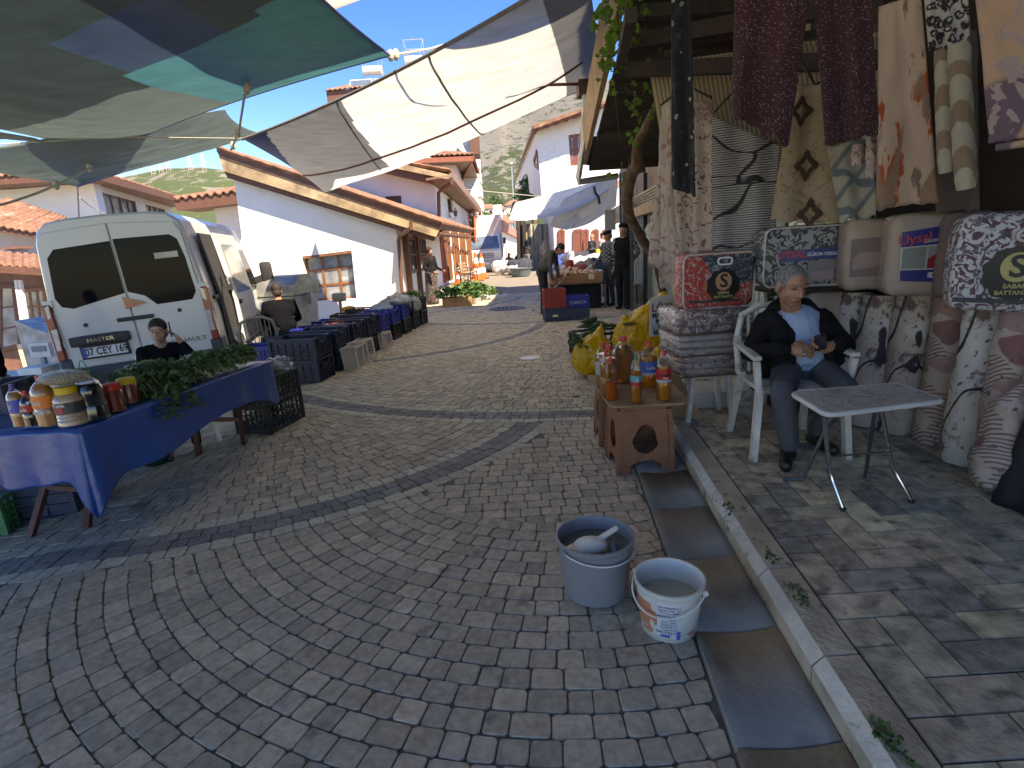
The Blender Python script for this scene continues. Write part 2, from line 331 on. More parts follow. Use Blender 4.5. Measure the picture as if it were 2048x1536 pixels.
# individual setts laid in fish-scale arcs
FANS=[((.9,21.0),4.86),((-2.85,16.8),3.5),((.9,15.2),4.70),((-2.85,11.2),3.76),((.8,9.38),4.88),((-2.7,5.85),3.32)]
NEAR=(.3,3.85)
def region(x,y):
    if (x-0)**2+(y-13.42)**2<1.0: return 9
    for i,((cx,cy),r) in enumerate(FANS):
        if (x-cx)**2+(y-cy)**2<r*r: return i
    return 8
class PV: pass
def lay():
    mb=MB(); mb.c=[]; rnd=random.Random(3)
    CS=[(.49,.41,.31),(.45,.385,.30),(.53,.44,.335),(.47,.40,.305),(.50,.415,.31),(.42,.365,.285)]
    for ri,(c,rmax) in list(enumerate(FANS))+[(8,(NEAR,4.9)),(9,((0,13.42),1.0))]:
        cx,cy=c; r=.06 if ri!=9 else .46
        dr=.098
        if ri==8: r=1.10
        elif ri<8: r=rmax-dr*int(rmax/dr)+.0001
        while r<rmax-.03:
            if ri==8: edge=False
            idx=int(round((rmax-r)/dr))-1 if ri<8 else 9
            nseg=max(6,int(2*PI*(r+.05)/.122)); a=rnd.random(); tot=0; cuts=[]
            while tot<2*PI-.02:
                wdt=rnd.choice((.088,.102,.118,.134))/(r+.05); wdt=min(wdt,2*PI-tot); cuts.append((a+tot,wdt)); tot+=wdt
            for a0,da in cuts:
                am=a0+da/2; rm=r+dr/2; x=cx+rm*math.cos(am); y=cy+rm*math.sin(am)
                if y<.55 or y>17.5 or x<-7.2 or x>3.6: continue
                rg=region(x,y)
                if rg!=ri and not ((ri==8 or rg<ri) and rg<8 and any(region(cx+(r+dr*a_)*math.cos(a0+da*b_),cy+(r+dr*a_)*math.sin(a0+da*b_))==ri for a_ in(0.05,.95) for b_ in(.05,.95))): continue
                if y<6.8 and x>gutx(y)+.035: continue
                if y>=6.8 and x>3.4: continue
                if r>6.5: continue
                col=rnd.choice(CS); k=rnd.uniform(.82,1.13)
                if ri<8:
                    if idx in(0,3): col=(.52,.48,.38); k=rnd.uniform(.8,1.08)
                    elif idx in(1,2): col=(.225,.215,.205); k=rnd.uniform(.85,1.2)
                elif ri==9 and r>.9: col=(.40,.38,.34)
                wm=min(1,max(0,(y-6.5)/6)); warm=(1+.02*wm,1+.0*wm,1+.0*wm)
                col=[col[q]*k*warm[q] for q in range(3)]
                g=.0023; j=lambda s:rnd.uniform(-s,s); h=j(.0022)
                P=[]
                for rr,aa in((r+g,a0+g/r if r>.02 else a0),(r+dr-g,a0+g/(r+dr)),(r+dr-g,a0+da-g/(r+dr)),(r+g,a0+da-g/r)):
                    rr+=j(.0022); aa+=j(.002)/max(r,.1); X=cx+rr*math.cos(aa); Y=cy+rr*math.sin(aa)
                    if y<6.8 and X>gutx(Y)-.008: X=gutx(Y)-.008
                    if ri!=9:
                        for fi in range(len(FANS) if ri==8 else ri):
                            (fx,fy),fr=FANS[fi]; dd=math.hypot(X-fx,Y-fy)
                            if dd<fr+.003: X=fx+(X-fx)*(fr+.003)/dd; Y=fy+(Y-fy)*(fr+.003)/dd
                    P.append(V((X,Y,0)))
                ar=abs((P[2]-P[0]).cross(P[3]-P[1]).z)/2
                if ar<.0012: continue
                # chamfered corners
                o=[];cc=.010
                for q in range(4):
                    p=P[q]; pa=P[q-1]; pb=P[(q+1)%4]; o.append(p+(pa-p).normalized()*cc*rnd.uniform(.6,1.3)); o.append(p+(pb-p).normalized()*cc*rnd.uniform(.6,1.3))
                ctr=sum(o,V())/8; ins=[ctr+(p-ctr)*(1-.0035/max(.02,(p-ctr).length)) for p in o]
                z0=gz(x,y); tx,ty=j(.02),j(.02); dzx=(gz(x+.05,y)-gz(x-.05,y))/.1
                Z=lambda p,dz:V((p.x,p.y,z0+dzx*(p.x-x)+h+dz+tx*(p.x-x)+ty*(p.y-y)))
                vs=[Z(p,0) for p in ins]+[Z(p,-.0035) for p in o]+[Z(p,-.03) for p in o]
                fs=[tuple(range(8))]+[(q+8,(q+1)%8+8,(q+1)%8,q) for q in range(8)]+[(q+16,(q+1)%8+16,(q+1)%8+8,q+8) for q in range(8)]
                mb.add(vs,fs); mb.c+=[col]+[[t*.95 for t in col]]*8+[[t*.7 for t in col]]*8
            r+=dr
    cx,cy=NEAR; y=cy-1.10
    while y<cy+1.1:
        x=cx-1.15
        while x<cx+1.15:
            w=rnd.choice((.088,.102,.118,.134)); xm=x+w/2; ym=y+.049
            if (xm-cx)**2+(ym-cy)**2<1.14**2 and region(xm,ym)==8 and xm<gutx(ym)+.02:
                col=rnd.choice(CS); k=rnd.uniform(.82,1.13); col=[t*k for t in col]; j=lambda s:rnd.uniform(-s,s); h=j(.0015)-.0015; o=[]
                P=[V((a+j(.002),b+j(.002),0)) for a,b in((x+.003,y+.003),(min(x+w-.003,gutx(ym)-.008),y+.003),(min(x+w-.003,gutx(ym)-.008),y+.095),(x+.003,y+.095))]
                for q in range(4): p=P[q]; o.append(p+(P[q-1]-p).normalized()*.01); o.append(p+(P[(q+1)%4]-p).normalized()*.01)
                ctr=sum(o,V())/8; ins=[ctr+(p-ctr)*(1-.0035/max(.02,(p-ctr).length)) for p in o]; Z=lambda p,dz:V((p.x,p.y,h+dz))
                mb.add([Z(p,0) for p in ins]+[Z(p,-.0035) for p in o]+[Z(p,-.03) for p in o],[tuple(range(8))]+[(q+8,(q+1)%8+8,(q+1)%8,q) for q in range(8)]+[(q+16,(q+1)%8+16,(q+1)%8+8,q+8) for q in range(8)])
                mb.c+=[col]+[[t*.95 for t in col]]*8+[[t*.7 for t in col]]*8
            x+=w
        y+=.098
    m=vcmat('cobble setts',rough=.82,bump=.35,bsc=70,var=.22,stain=(.08,.072,.065),st=.600,ssc=5.0)
    o=mb.build('street_paving',[m]); tag(o,kind='structure'); return o
lay()
mb=MB(); xs=[-7.4+.4*i for i in range(29)]; ys=[.3,6.0,12.,17.7]; mb.add([(x,y,gz(x,y)-.0095) for x in xs for y in ys],[(i*4+j,(i+1)*4+j,(i+1)*4+j+1,i*4+j+1) for i in range(28) for j in range(3)])
js=mb.build('joint_sand',[mt('dark joint sand',(.15,.135,.115),.95,.3,20)]); tag(js,kind='structure')
# gutter: dished concrete channel in 0.5 m lengths, kerb stones, pavement slabs
conc=mt('wet stained gutter concrete',(.27,.25,.215),.8,.25,3,bump=.4,bsc=50,dirt=((.14,.125,.105),2.2,.52),spec=.25)
mb=MB(); y=.3
while y<6.8:
    y1=y+.497; ns=8
    for yy0,yy1 in((y+.003,y1-.003),):
        vs=[]
        for k in range(ns+1):
            t=k/ns; dz=-.016*math.sin(PI*t)
            for Y in(yy0,yy1):
                x=gutx(Y)+t*.318; vs.append((x,Y,dz-.002)); 
        mb.add(vs,[(2*k,2*k+2,2*k+3,2*k+1) for k in range(ns)])
    y=y1+.003
g=mb.build('gutter',[conc],smooth=True); solid(g,.03,-1); tag(g,kind='structure')
kst=mt('travertine kerb stone',(.48,.40,.29),.75,.22,5,bump=.7,bsc=45,dirt=((.10,.085,.065),14,.60),col2=(.52,.44,.33))
kwh=mt('worn white kerb chamfer',(.60,.57,.50),.75,.15,9,bump=.5,bsc=50,dirt=((.20,.17,.14),22,.60))
mb=MB(); y=.02
while y<6.9:
    a,b=y+.003,min(y+.497,6.95); vs=[]
    for Y in(a,b):
        x=kx(Y); w=random.uniform(-.002,.002)
        vs+=[(x+w,Y,-.05),(x+w,Y,.092),(x+.038+w,Y,.13),(x+.15,Y,.131),(x+.15,Y,-.05)]
    mb.add(vs,[(0,5,6,1)],0); mb.add(vs,[(1,6,7,2)],1); mb.add(vs,[(2,7,8,3),(3,8,9,4),(0,1,2,3,4),(9,8,7,6,5)],0); y+=.5
kb=mb.build('kerb',[kst,kwh]); bev(kb,.004,2); tag(kb,kind='structure')
def slabs():
    mb=MB(); mb.c=[]; rnd=random.Random(11); W=.141
    CS=[(.56,.48,.33),(.40,.37,.30),(.58,.49,.35),(.49,.415,.31),(.38,.34,.28),(.55,.45,.33),(.50,.44,.32),(.64,.57,.38)]
    def tile(u0,v0,u1,v1):
        cu=(u0+u1)/2; cv=(v0+v1)/2
        if cu<.0 or cu>1.75 or cv<.1 or cv>6.8: return
        u0=max(u0,0); 
        if u1-u0<.02: return
        g=.0022; P=[(u0+g,v0+g),(u1-g,v0+g),(u1-g,v1-g),(u0+g,v1-g)]; h=rnd.uniform(-.0015,.0015)
        k=rnd.uniform(.75,1.15); col=[t*k for t in rnd.choice(CS)]
        if rnd.random()<.05: col=(.62,.56,.38)
        def W3(u,v,z): return V((kx(v)+.158+u,v,.128+z))
        c=V((cu,cv,0)); top=[W3(u+(.003 if u<cu else -.003),v+(.003 if v<cv else -.003),h) for u,v in P]; lo=[W3(u,v,h-.004) for u,v in P]; bt=[W3(u,v,-.03) for u,v in P]
        mb.add(top+lo+bt,[(0,1,2,3)]+[(q+4,(q+1)%4+4,(q+1)%4,q) for q in range(4)]+[(q+8,(q+1)%4+8,(q+1)%4+4,q+4) for q in range(4)])
        mb.c+=[col]+[[t*.75 for t in col]]*4+[[t*.4 for t in col]]*4
    n=60
    for a in range(-n,n):
        for b in range(-n,n):
            # lattice vectors (1,1)*W and (2,-2)*W
            u=W*(a+2*b); v=W*(a-2*b)
            if -.4<u<2 and -.3<v<7.1:
                tile(u,v,u+2*W,v+W); tile(u,v+W,u+W,v+3*W)
    m=vcmat('mottled stone slabs',rough=.78,bump=.6,bsc=30,var=.42,stain=(.09,.08,.065),st=.56,ssc=11,spec=.45)
    o=mb.build('sidewalk',[m]); tag(o,kind='structure')
slabs()
mb=MB(); mb.prism([(kx(-.2)+.152,-.2,.099),(kx(-.2)+3,-.2,.099),(kx(6.8)+3,6.8,.099),(kx(6.8)+.152,6.8,.099)],(0,0,-.2))
tag(mb.build('sidewalk_bed',[mt('dark joint mortar',(.05,.045,.038),.9)]),kind='structure')
mb=MB(); vs=[(2.55,-.2,.1315),(6,-.2,.1315),(6,4.6,.1315),(2.95,4.6,.1315)]; mb.prism([(2.36,-.2,.1325),(6,-.2,.1325),(6,4.7,.1325),(2.85,4.7,.1325)],(0,0,-.01))
tag(mb.build('shop_floor',[mt('dull brown shop floor',(.16,.13,.10),.5,.2,4,bump=.2)]),kind='structure')
# manhole
mb=MB(); mb.lathe([(.31,0),(.43,.0),(.43,.012),(.33,.012),(.31,.006),(.0,.006)],40,0,cap=False)
for k in range(5):
    for j in range(8): mb.box((.055*(k-2)*1.8,.055*(j-3.5),.008),(.05,.02,.006))
mh=mb.build('manhole_cover',[mt('worn cast iron',(.11,.105,.10),.55,.2,8,bump=.3,metal=.5)]); mh.location=(0,13.42,.0); tag(mh,'round iron manhole cover set in the paving down the street','manhole cover')
# white drinks lid lying on the road
mb=MB(); mb.lathe([(.0001,.004),(.10,.004),(.125,.01),(.14,.004),(.145,.0)],24,0,cap=False); l=mb.build('plate',[mt('white plastic',(.75,.75,.72),.4)]); l.location=G(1061,716)+V((0,0,.002)); l.scale=(.95,.75,1); tag(l,'small white disc lying on the empty road','disc')
# ================================================================ hills
def hillmat(name,rock,green,sc,th):
    m,nt,b=nmat(name); N=nt.nodes;L=nt.links; tc=N.new('ShaderNodeTexCoord'); mp=N.new('ShaderNodeMapping'); mp.inputs['Scale'].default_value=(1,.5,1); L.new(tc.outputs['Object'],mp.inputs[0])
    n1=N.new('ShaderNodeTexNoise'); n1.inputs['Scale'].default_value=sc; n1.inputs['Detail'].default_value=6; n1.inputs['Roughness'].default_value=.75; L.new(mp.outputs[0],n1.inputs[0])
    n3=N.new('ShaderNodeTexNoise'); n3.inputs['Scale'].default_value=sc*.07; n3.inputs['Detail'].default_value=3; L.new(mp.outputs[0],n3.inputs[0])
    sp=N.new('ShaderNodeSeparateXYZ'); L.new(tc.outputs['Object'],sp.inputs[0]); zr=N.new('ShaderNodeMapRange'); zr.inputs[1].default_value=20; zr.inputs[2].default_value=95; zr.inputs[3].default_value=.12; zr.inputs[4].default_value=-.035; L.new(sp.outputs['Z'],zr.inputs[0])
    ad=N.new('ShaderNodeMath'); ad.operation='ADD'; L.new(n1.outputs[0],ad.inputs[0]); L.new(zr.outputs[0],ad.inputs[1])
    ml=N.new('ShaderNodeMath'); ml.operation='MULTIPLY_ADD'; L.new(n3.outputs[0],ml.inputs[0]); ml.inputs[1].default_value=.35; L.new(ad.outputs[0],ml.inputs[2])
    rp=N.new('ShaderNodeMapRange'); rp.inputs[1].default_value=th; rp.inputs[2].default_value=th+.03; L.new(ml.outputs[0],rp.inputs[0])
    n2=N.new('ShaderNodeTexNoise'); n2.inputs['Scale'].default_value=sc*2.5; n2.inputs['Detail'].default_value=6; L.new(tc.outputs['Object'],n2.inputs[0])
    c1=N.new('ShaderNodeMix'); c1.data_type='RGBA'; c1.inputs[6].default_value=(*[c*.72 for c in rock],1); c1.inputs[7].default_value=(*rock,1); L.new(n2.outputs[0],c1.inputs[0])
    c2=N.new('ShaderNodeMix'); c2.data_type='RGBA'; c2.inputs[7].default_value=(*green,1); L.new(rp.outputs[0],c2.inputs[0]); L.new(c1.outputs[2],c2.inputs[6])
    L.new(c2.outputs[2],b.inputs['Base Color']); b.inputs['Roughness'].default_value=.95; return m
def ridge(name,prof,Y0,Y1,mat,amp,z0=-5,nu=110,nv=50,bumpy=.0):
    def fn(u,v):
        t=u*(len(prof)-1); i=min(int(t),len(prof)-2); f=t-i; px=prof[i][0]*(1-f)+prof[i+1][0]*f; py=prof[i][1]*(1-f)+prof[i+1][1]*f
        top=at(px,py,Y1); bot=at(px,py,Y0); bot.z=z0
        p=bot.lerp(top,v); p.z=z0+(top.z-z0)*(v**1.15); a=amp*math.sin(PI*min(1,v*1.0))**.5 if 0<v<1 else amp*.25
        q=p*.012; p.z+=a*(noise.noise(q)+.5*noise.noise(q*2.7)+.25*noise.noise(q*6.1)); return p
    o=sheet(name,fn,nu,nv,mat,th=0); tag(o,kind='structure'); return o
ridge('mountain',[(700,300),(850,270),(940,262),(1000,238),(1012,242),(1060,226),(1100,205),(1158,182),(1240,150),(1330,110),(1500,90),(1750,160),(2000,250)],170,560,hillmat('limestone slope with scrub',(.15,.145,.13),(.028,.042,.014),.16,.655),7,bumpy=1)
ridge('hill',[(-400,440),(60,392),(200,362),(275,350),(330,337),(400,334),(440,338),(500,352),(640,385),(800,420)],230,620,hillmat('green scrub hill',(.19,.175,.145),(.05,.072,.022),.07,.57),5)
# radio masts
for k,(px,py,h) in enumerate([(308,352,17),(323,345,13),(337,340,17),(381,338,19),(408,337,14)]):
    p=at(px,py,600); mb=MB(); rr=2.6
    for a in range(3):
        q=V((math.cos(a*2.1)*rr,math.sin(a*2.1)*rr,0)); mb.tube([p+q-V((0,0,6)),p+q*.3+V((0,0,h))],.22,4)
    for z in range(2,h,3):
        s=1-.7*z/h
        for a in range(3):
            q=V((math.cos(a*2.1)*rr*s,math.sin(a*2.1)*rr*s,z)); q2=V((math.cos(a*2.1+2.1)*rr*s,math.sin(a*2.1+2.1)*rr*s,z)); mb.tube([p+q,p+q2],.15,4)
    tag(mb.build('radio_mast',[mt('mast paint',(.55,.42,.42),.5)]),['thin radio mast standing furthest left on the green hill','second radio mast from the left on the green hill','third radio mast from the left on the green hill','tall radio mast near the middle of the green hilltop','radio mast furthest right on the green hill'][k],'radio mast','radio masts on the hill')
# ================================================================ buildings
WHITE=mt('limewashed plaster',(.78,.77,.74),.85,.04,1.5,bump=.25,bsc=18,dirt=((.62,.60,.56),1.1,.62))
WHITE2=mt('rough whitewashed brick',(.74,.73,.71),.9,.06,6,bump=1.0,bsc=9,dirt=((.45,.42,.38),9,.64))
PINK=mt('faded pink plaster',(.62,.52,.47),.85,.05,2)
BRN=mt('dark stained timber',(.14,.062,.04),.6,.25,6,bump=.2,stretch=(1,1,6))
SOF=mt('varnished board soffit',(.21,.12,.075),.6,.3,5,bump=.3,stretch=(8,1,1))
WTH=mt('weathered rafter timber',(.30,.215,.135),.75,.35,2.2,bump=.4,bsc=20,col2=(.38,.28,.17),dirt=((.16,.11,.08),1.6,.58))
ORW=mt('orange varnished window wood',(.24,.095,.038),.5,.25,9,bump=.15)
GLS=mt('dark window glass',(.03,.04,.05),.08,.3,2,spec=.9)
CUR=mt('glass over pale curtain',(.22,.24,.25),.1,.5,3,spec=.9)
REDM=mt('red painted drainpipe',(.42,.06,.05),.45,.1)
IRON=mt('black iron',(.02,.02,.022),.5,.1)
def rooftiles(name='terracotta tiles',col=(.24,.12,.08)):
    if name in MC: return MC[name]
    m=mt(name,col,.85,.35,3.2,bump=.0,dirt=((.36,.28,.23),1.6,.60)); nt=m.node_tree; N=nt.nodes;L=nt.links; b=N['Principled BSDF']
    tc=N.new('ShaderNodeTexCoord'); wv=N.new('ShaderNodeTexWave'); wv.inputs['Scale'].default_value=1.6; wv.wave_type='BANDS'; wv.bands_direction='X'; L.new(tc.outputs['UV'],wv.inputs[0])
    bp=N.new('ShaderNodeBump'); bp.inputs['Distance'].default_value=.06; L.new(wv.outputs[0],bp.inputs['Height']); L.new(bp.outputs[0],b.inputs['Normal']); return m
TILE=rooftiles()
def tileroof(parent,a,b,c,d,pitch=.24,amp=.045,name='roof',thick=.06):
    """corrugated tile sheet; a,b = eave ends, d,c = ridge ends (a->b along the eave)"""
    a,b,c,d=[V(p) for p in(a,b,c,d)]; W=max((b-a).length,.5); Lh=max((d-a).length,.5); n=(b-a).cross(d-a).normalized(); n=n if n.z>0 else -n
    k=max(2,min(60,int(W/pitch))); rows=max(1,min(30,int(Lh/.35)))
    def fn(u,v):
        p=(a*(1-u)+b*u)*(1-v)+(d*(1-u)+c*u)*v
        return p+n*(amp*math.cos(2*PI*u*k)+.03*((v*rows)%1.0 if v<1 else 0))
    return sheet(name,fn,k*6,rows*2,TILE,parent,th=thick)
def win(parent,q,inw,cols,rows,fm,pm=None,fw=.07,mw=.04,name='window',box=False,pane=True):
    TL,TR,BR,BL=[V(p) for p in q]; inw=V(inw); mb=MB(); n=-inw.normalized()
    P=lambda u,v:(TL*(1-u)+TR*u)*(1-v)+(BL*(1-u)+BR*u)*v
    o=inw; W=(TR-TL).length; Hh=(BL-TL).length
    for u in (0,1): mb.bar(P(u,0)+o,P(u,1)+o,fw,.07,0,up=n)
    for v in (0,1): mb.bar(P(0,v)+o,P(1,v)+o,fw,.066,0,up=n)
    for c in range(1,cols): mb.bar(P(c/cols,0)+o,P(c/cols,1)+o,mw*(1.6 if cols%2==0 and c==cols//2 else 1),.05,0,up=n)
    for r_ in range(1,rows): mb.bar(P(0,r_/rows)+o,P(1,r_/rows)+o,mw,.046,0,up=n)
    f=mb.build(name,[fm],parent,world=True)
    if pane:
        m2=MB(); m2.prism([P(0,0)+o*1.0,P(1,0)+o,P(1,1)+o,P(0,1)+o],inw.normalized()*.012); m2.build('pane',[pm or GLS],f,world=False) if False else None
        inv=parent.matrix_basis.inverted(); m2.v=[inv@p for p in m2.v]; m2.build('pane',[pm or GLS],f)
    return f
def lin(a,b,t): return V(a)*(1-t)+V(b)*t
# ---- low white house with the raking roof (middle left)
Y4=16.7; A=lambda x,y,Y=Y4: at(x,y,Y)
h=thing('white_house','low white house with a raking brown timber roof edge and a small orange wood window','house',(-5.5,17,gz(-5.5,17)))
wq=[A(604,513),A(703,501),A(713,597),A(616,604)]
out=[A(466,340),A(792,458),A(809,612),A(628,655),A(505,705),A(495,560)]
mb=MB(); mb.holed([V((p.x,Y4,p.z)) for p in out],[[V((p.x,Y4,p.z)) for p in wq]],(0,.34,0))
a_=A(792,458);b_=A(809,612); far=V((.45,7.6,0))
mb.prism([V((a_.x,Y4+.345,a_.z-.02)),V((b_.x,Y4+.345,b_.z-.2)),V((b_.x,Y4,b_.z-.2))+far,V((a_.x,Y4,a_.z))+far+V((0,0,.25))],(-.3,0,0))
c0=out[0]; mb.prism([V((c0.x,Y4+.345,c0.z-.05)),V((out[4].x,Y4+.345,-1.3)),V((out[4].x,Y4+7,-1.3)),V((c0.x,Y4+7,c0.z))],(.3,0,0))
mb.build('wall',[WHITE],h,world=True)
mb=MB(); bx=[V((p.x,Y4+.5,p.z)) for p in [A(590,500),A(720,490),A(730,610),A(600,615)]]; mb.prism(bx,(0,.1,0)); mb.build('room_back',[mt('dark interior',(.02,.02,.022),.9)],h,world=True)
win(h,wq,(0,.26,0),3,3,ORW,CUR,fw=.10,mw=.07)
mb=MB(); q=[A(604,513),A(703,501)]; mb.box((q[0]+q[1])/2+V((0,.16,-.035)),((q[1]-q[0]).length,.3,.07),ry=-math.atan2(q[1].z-q[0].z,q[1].x-q[0].x)); mb.build('lintel',[ORW],h,world=True)
Yf=16.3
def roofslab(h,up,lo,Yf,dep,mats,name,dx=0):
    mb=MB(); mb.prism([at(*up[0],Yf),at(*up[1],Yf),at(*lo[1],Yf),at(*lo[0],Yf)],(dx,dep,0)); o=mb.build(name,mats,h,world=True); return o
roofslab(h,[(437,312),(880,457)],[(447,342),(872,474)],Yf,.13,[WTH],'fascia')
roofslab(h,[(447,340),(872,472)],[(455,356),(866,482)],Yf+.14,.25,[BRN],'soffit_board')
roofslab(h,[(432,300),(884,450)],[(440,314),(880,459)],Yf-.02,8.2,[BRN],'roof_deck',.45)
r0=at(432,300,Yf-.1); r1=at(884,450,Yf-.1); r1b=r1+V((.45,8.3,0)); r0b=r0+V((.45,8.3,0))
tileroof(h,r1+V((0,0,.05)),r1b+V((0,0,.05)),r0b+V((0,0,.05)),r0+V((0,0,.05)))
# gutter + drainpipe at the low corner, recessed porch posts and shaded window on the street side
mb=MB(); e=at(876,468,Yf+.1); mb.tube([e,e+V((.4,7.4,0))],.07,8); mb.tube([at(822,443,15.9),at(822,456,15.9),at(800,472,16.5),at(797,480,16.55),at(806,605,16.55)],.055,8); mb.build('drainpipe',[BRN],h,world=True)
for t in (.10,.30): p=lin(b_,b_+far,t); mb=MB(); mb.box((p.x+.06,p.y,p.z+1.05),(.16,.16,2.5)); mb.build('porch_post',[BRN],h,world=True)
s0=V((a_.x+.02,Y4,0)); dv=far.normalized()
qz0=b_.z+.95; qz1=a_.z-.25
for t0,t1 in ((.13,.27),(.34,.50)):
    p0=lin(b_,b_+far,t0);p1=lin(b_,b_+far,t1)
    win(h,[V((p0.x,p0.y,qz1)),V((p1.x,p1.y,qz1)),V((p1.x,p1.y,qz0)),V((p0.x,p0.y,qz0))],(.04,0,0),3,2,BRN,GLS,fw=.1)
# ---- long white house with brown pillars along the street
YC=24.2; c_t=at(869,371,YC); c_b=at(886,568,YC); f_t=at(944,432,35); f_b=at(955,547,35)
h=thing('white_house','white two storey house with tall brown window posts along the sunlit street','house',(-3.2,25,gz(-3,25)))
gab=[at(640,330,YC),at(640,290,YC),at(700,306,YC),c_t,V((c_b.x,YC,c_b.z-.4)),V((at(640,600,YC).x,YC,-.9))]
wq=[at(770,393,YC),at(802,391,YC),at(806,426,YC),at(773,424,YC)]
mb=MB(); mb.holed([V((p.x,YC,p.z)) for p in gab],[[V((p.x,YC,p.z)) for p in wq]],(0,.3,0))
mb.prism([c_t+V((0,.305,0)),V((c_b.x,c_b.y+.305,c_b.z-.4)),V((f_b.x,f_b.y,f_b.z-.4)),f_t],(-.3,.05,0)); mb.build('wall',[WHITE],h,world=True)
sh=win(h,wq,(0,.1,0),2,1,BRN,BRN,fw=.12,mw=.05,name='shutter')
def fac(t,z): p=lin(c_b,f_b,t); zt=lin(c_t,f_t,t).z; return V((p.x+.0,p.y,p.z*(1-z)+zt*z))
OJ=mt('sunlit edge orange joinery',(.26,.10,.035),.6,.2,5)  # orange tone paints the sunlit edges of the brown window timber
for t0,t1 in ((.05,.19),(.28,.40),(.48,.60),(.69,.79)):
    w_=MB(); w_.prism([fac(t0,.66)+V((.03,0,0)),fac(t1,.66)+V((.03,0,0)),fac(t1,.03)+V((.03,0,0)),fac(t0,.03)+V((.03,0,0))],(-.02,0,0)); f=w_.build('window',[BRN],h,world=True)
    for t in (t0,(t0+t1)/2,t1): w_=MB(); w_.bar(fac(t,.67)+V((.05,0,0)),fac(t,.02)+V((.05,0,0)),.14,.07,up=(1,0,0)); w_.build('window_post',[OJ],h,world=True)
mb=MB(); mb.bar(fac(0,.36)+V((.02,0,0)),fac(1,.36)+V((.02,0,0)),.06,.14); mb.build('timber_band',[BRN],h,world=True)
mb=MB(); mb.prism([at(650,285,YC-1),at(760,318,YC-1),at(902,350,YC-1),at(902,360,YC-1),at(760,330,YC-1),at(650,298,YC-1)],(0,.15,0)); mb.build('fascia',[WTH],h,world=True)
mb=MB(); mb.prism([at(690,308,YC-.8),at(866,352,YC-.8),at(864,366,YC-.8),at(690,326,YC-.8)],(0,.7,0)); mb.build('soffit_board',[BRN],h,world=True)
e0=at(902,352,YC-1); e1=at(961,422,35.5); 
mb=MB(); mb.prism([e0+V((0,0,-.02)),e1+V((0,0,-.02)),f_t+V((-.2,0,.1)),c_t+V((-.2,-1,.1))],(0,0,.08)); mb.build('soffit',[SOF],h,world=True)
mb=MB(); mb.bar(e0+V((0,0,.0)),e1,.14,.24,up=(0,0,1)); mb.build('eave_gutter',[mt('grey brown gutter',(.22,.15,.13),.5)],h,world=True)
rg0=at(640,200,YC-1)+V((0,0,.2)); tileroof(h,e0+V((0,0,.2)),e1+V((0,0,.2)),e1+V((-5.5,0,1.5)),V((e0.x-5.2,e0.y,e0.z+1.35)))
mb=MB(); mb.tube([at(903,355,YC-1),at(903,366,YC-1),at(884,378,YC-.3),at(877,386,YC-.2),at(879,468,YC-.2)],.075,8); mb.build('drainpipe',[BRN],h,world=True)
mb=MB(); mb.tube([at(879,468,YC-.2),at(888,566,YC-.2)],.085,8); mb.build('drainpipe',[REDM],h,world=True)
mb=MB(); mb.tube([e1,e1+V((-.1,0,-.4)),f_t+V((.15,-.5,-.6)),f_b+V((.15,-.5,0))],.08,6); mb.build('drainpipe',[BRN],h,world=True)
def lantern(p,label):
    t=thing('wall_lantern',label,'lamp',p,group='black lanterns on the white house'); mb=MB(); mb.tube([(-.3,0,-.1),(-.2,0,-.3),(0,0,-.32),(0,0,-.2)],.018,5); mb.box((-.3,0,-.1),(.03,.08,.3)); mb.build('bracket',[IRON],t)
    mb=MB(); mb.lathe([(.06,-.2),(.10,-.0),(.11,.02),(.03,.12),(.008,.2)],6); 
    mb.build('lamp_head',[IRON],t); mb=MB(); mb.lathe([(.05,-.19),(.102,-.02)],6); mb.build('lamp_glass',[shellmat('lamp glass',(.8,.8,.8),.3)],t)
p=fac(.22,.80); lantern(p+V((.38,0,0)),'black iron wall lantern nearer the gable corner of the white house')
p=fac(.64,.80); lantern(p+V((.38,0,0)),'black iron wall lantern at the far end of the white house')
t=thing('plaque','small brown wooden plaque under the eaves of the white house','plaque',fac(.30,.90)+V((.06,0,0))); mb=MB(); mb.box((0,0,0),(.05,.9,.6)); mb.build('board',[BRN],t); mb=MB(); mb.box((.03,0,0),(.03,.7,.42)); mb.build('face',[mt('plaque face',(.42,.30,.18),.6)],t)
t=thing('oval_sign','orange oval sign hanging at the far corner of the white house','sign',at(951,463,34)); mb=MB(); mb.lathe([(.0001,-.05),(.80,-.05),(.9,0),(.80,.05),(.0001,.05)],24,0,M.Rotation(PI/2,4,'Y')@M.Diagonal((1.55,1,1,1)),cap=False); mb.build('disc',[mt('orange sign paint',(.62,.12,.03),.5)],t); mb=MB(); mb.tube([(-.6,0,1.5),(0,0,1.42),(0,0,1.2)],.03,5); mb.build('bracket',[IRON],t)
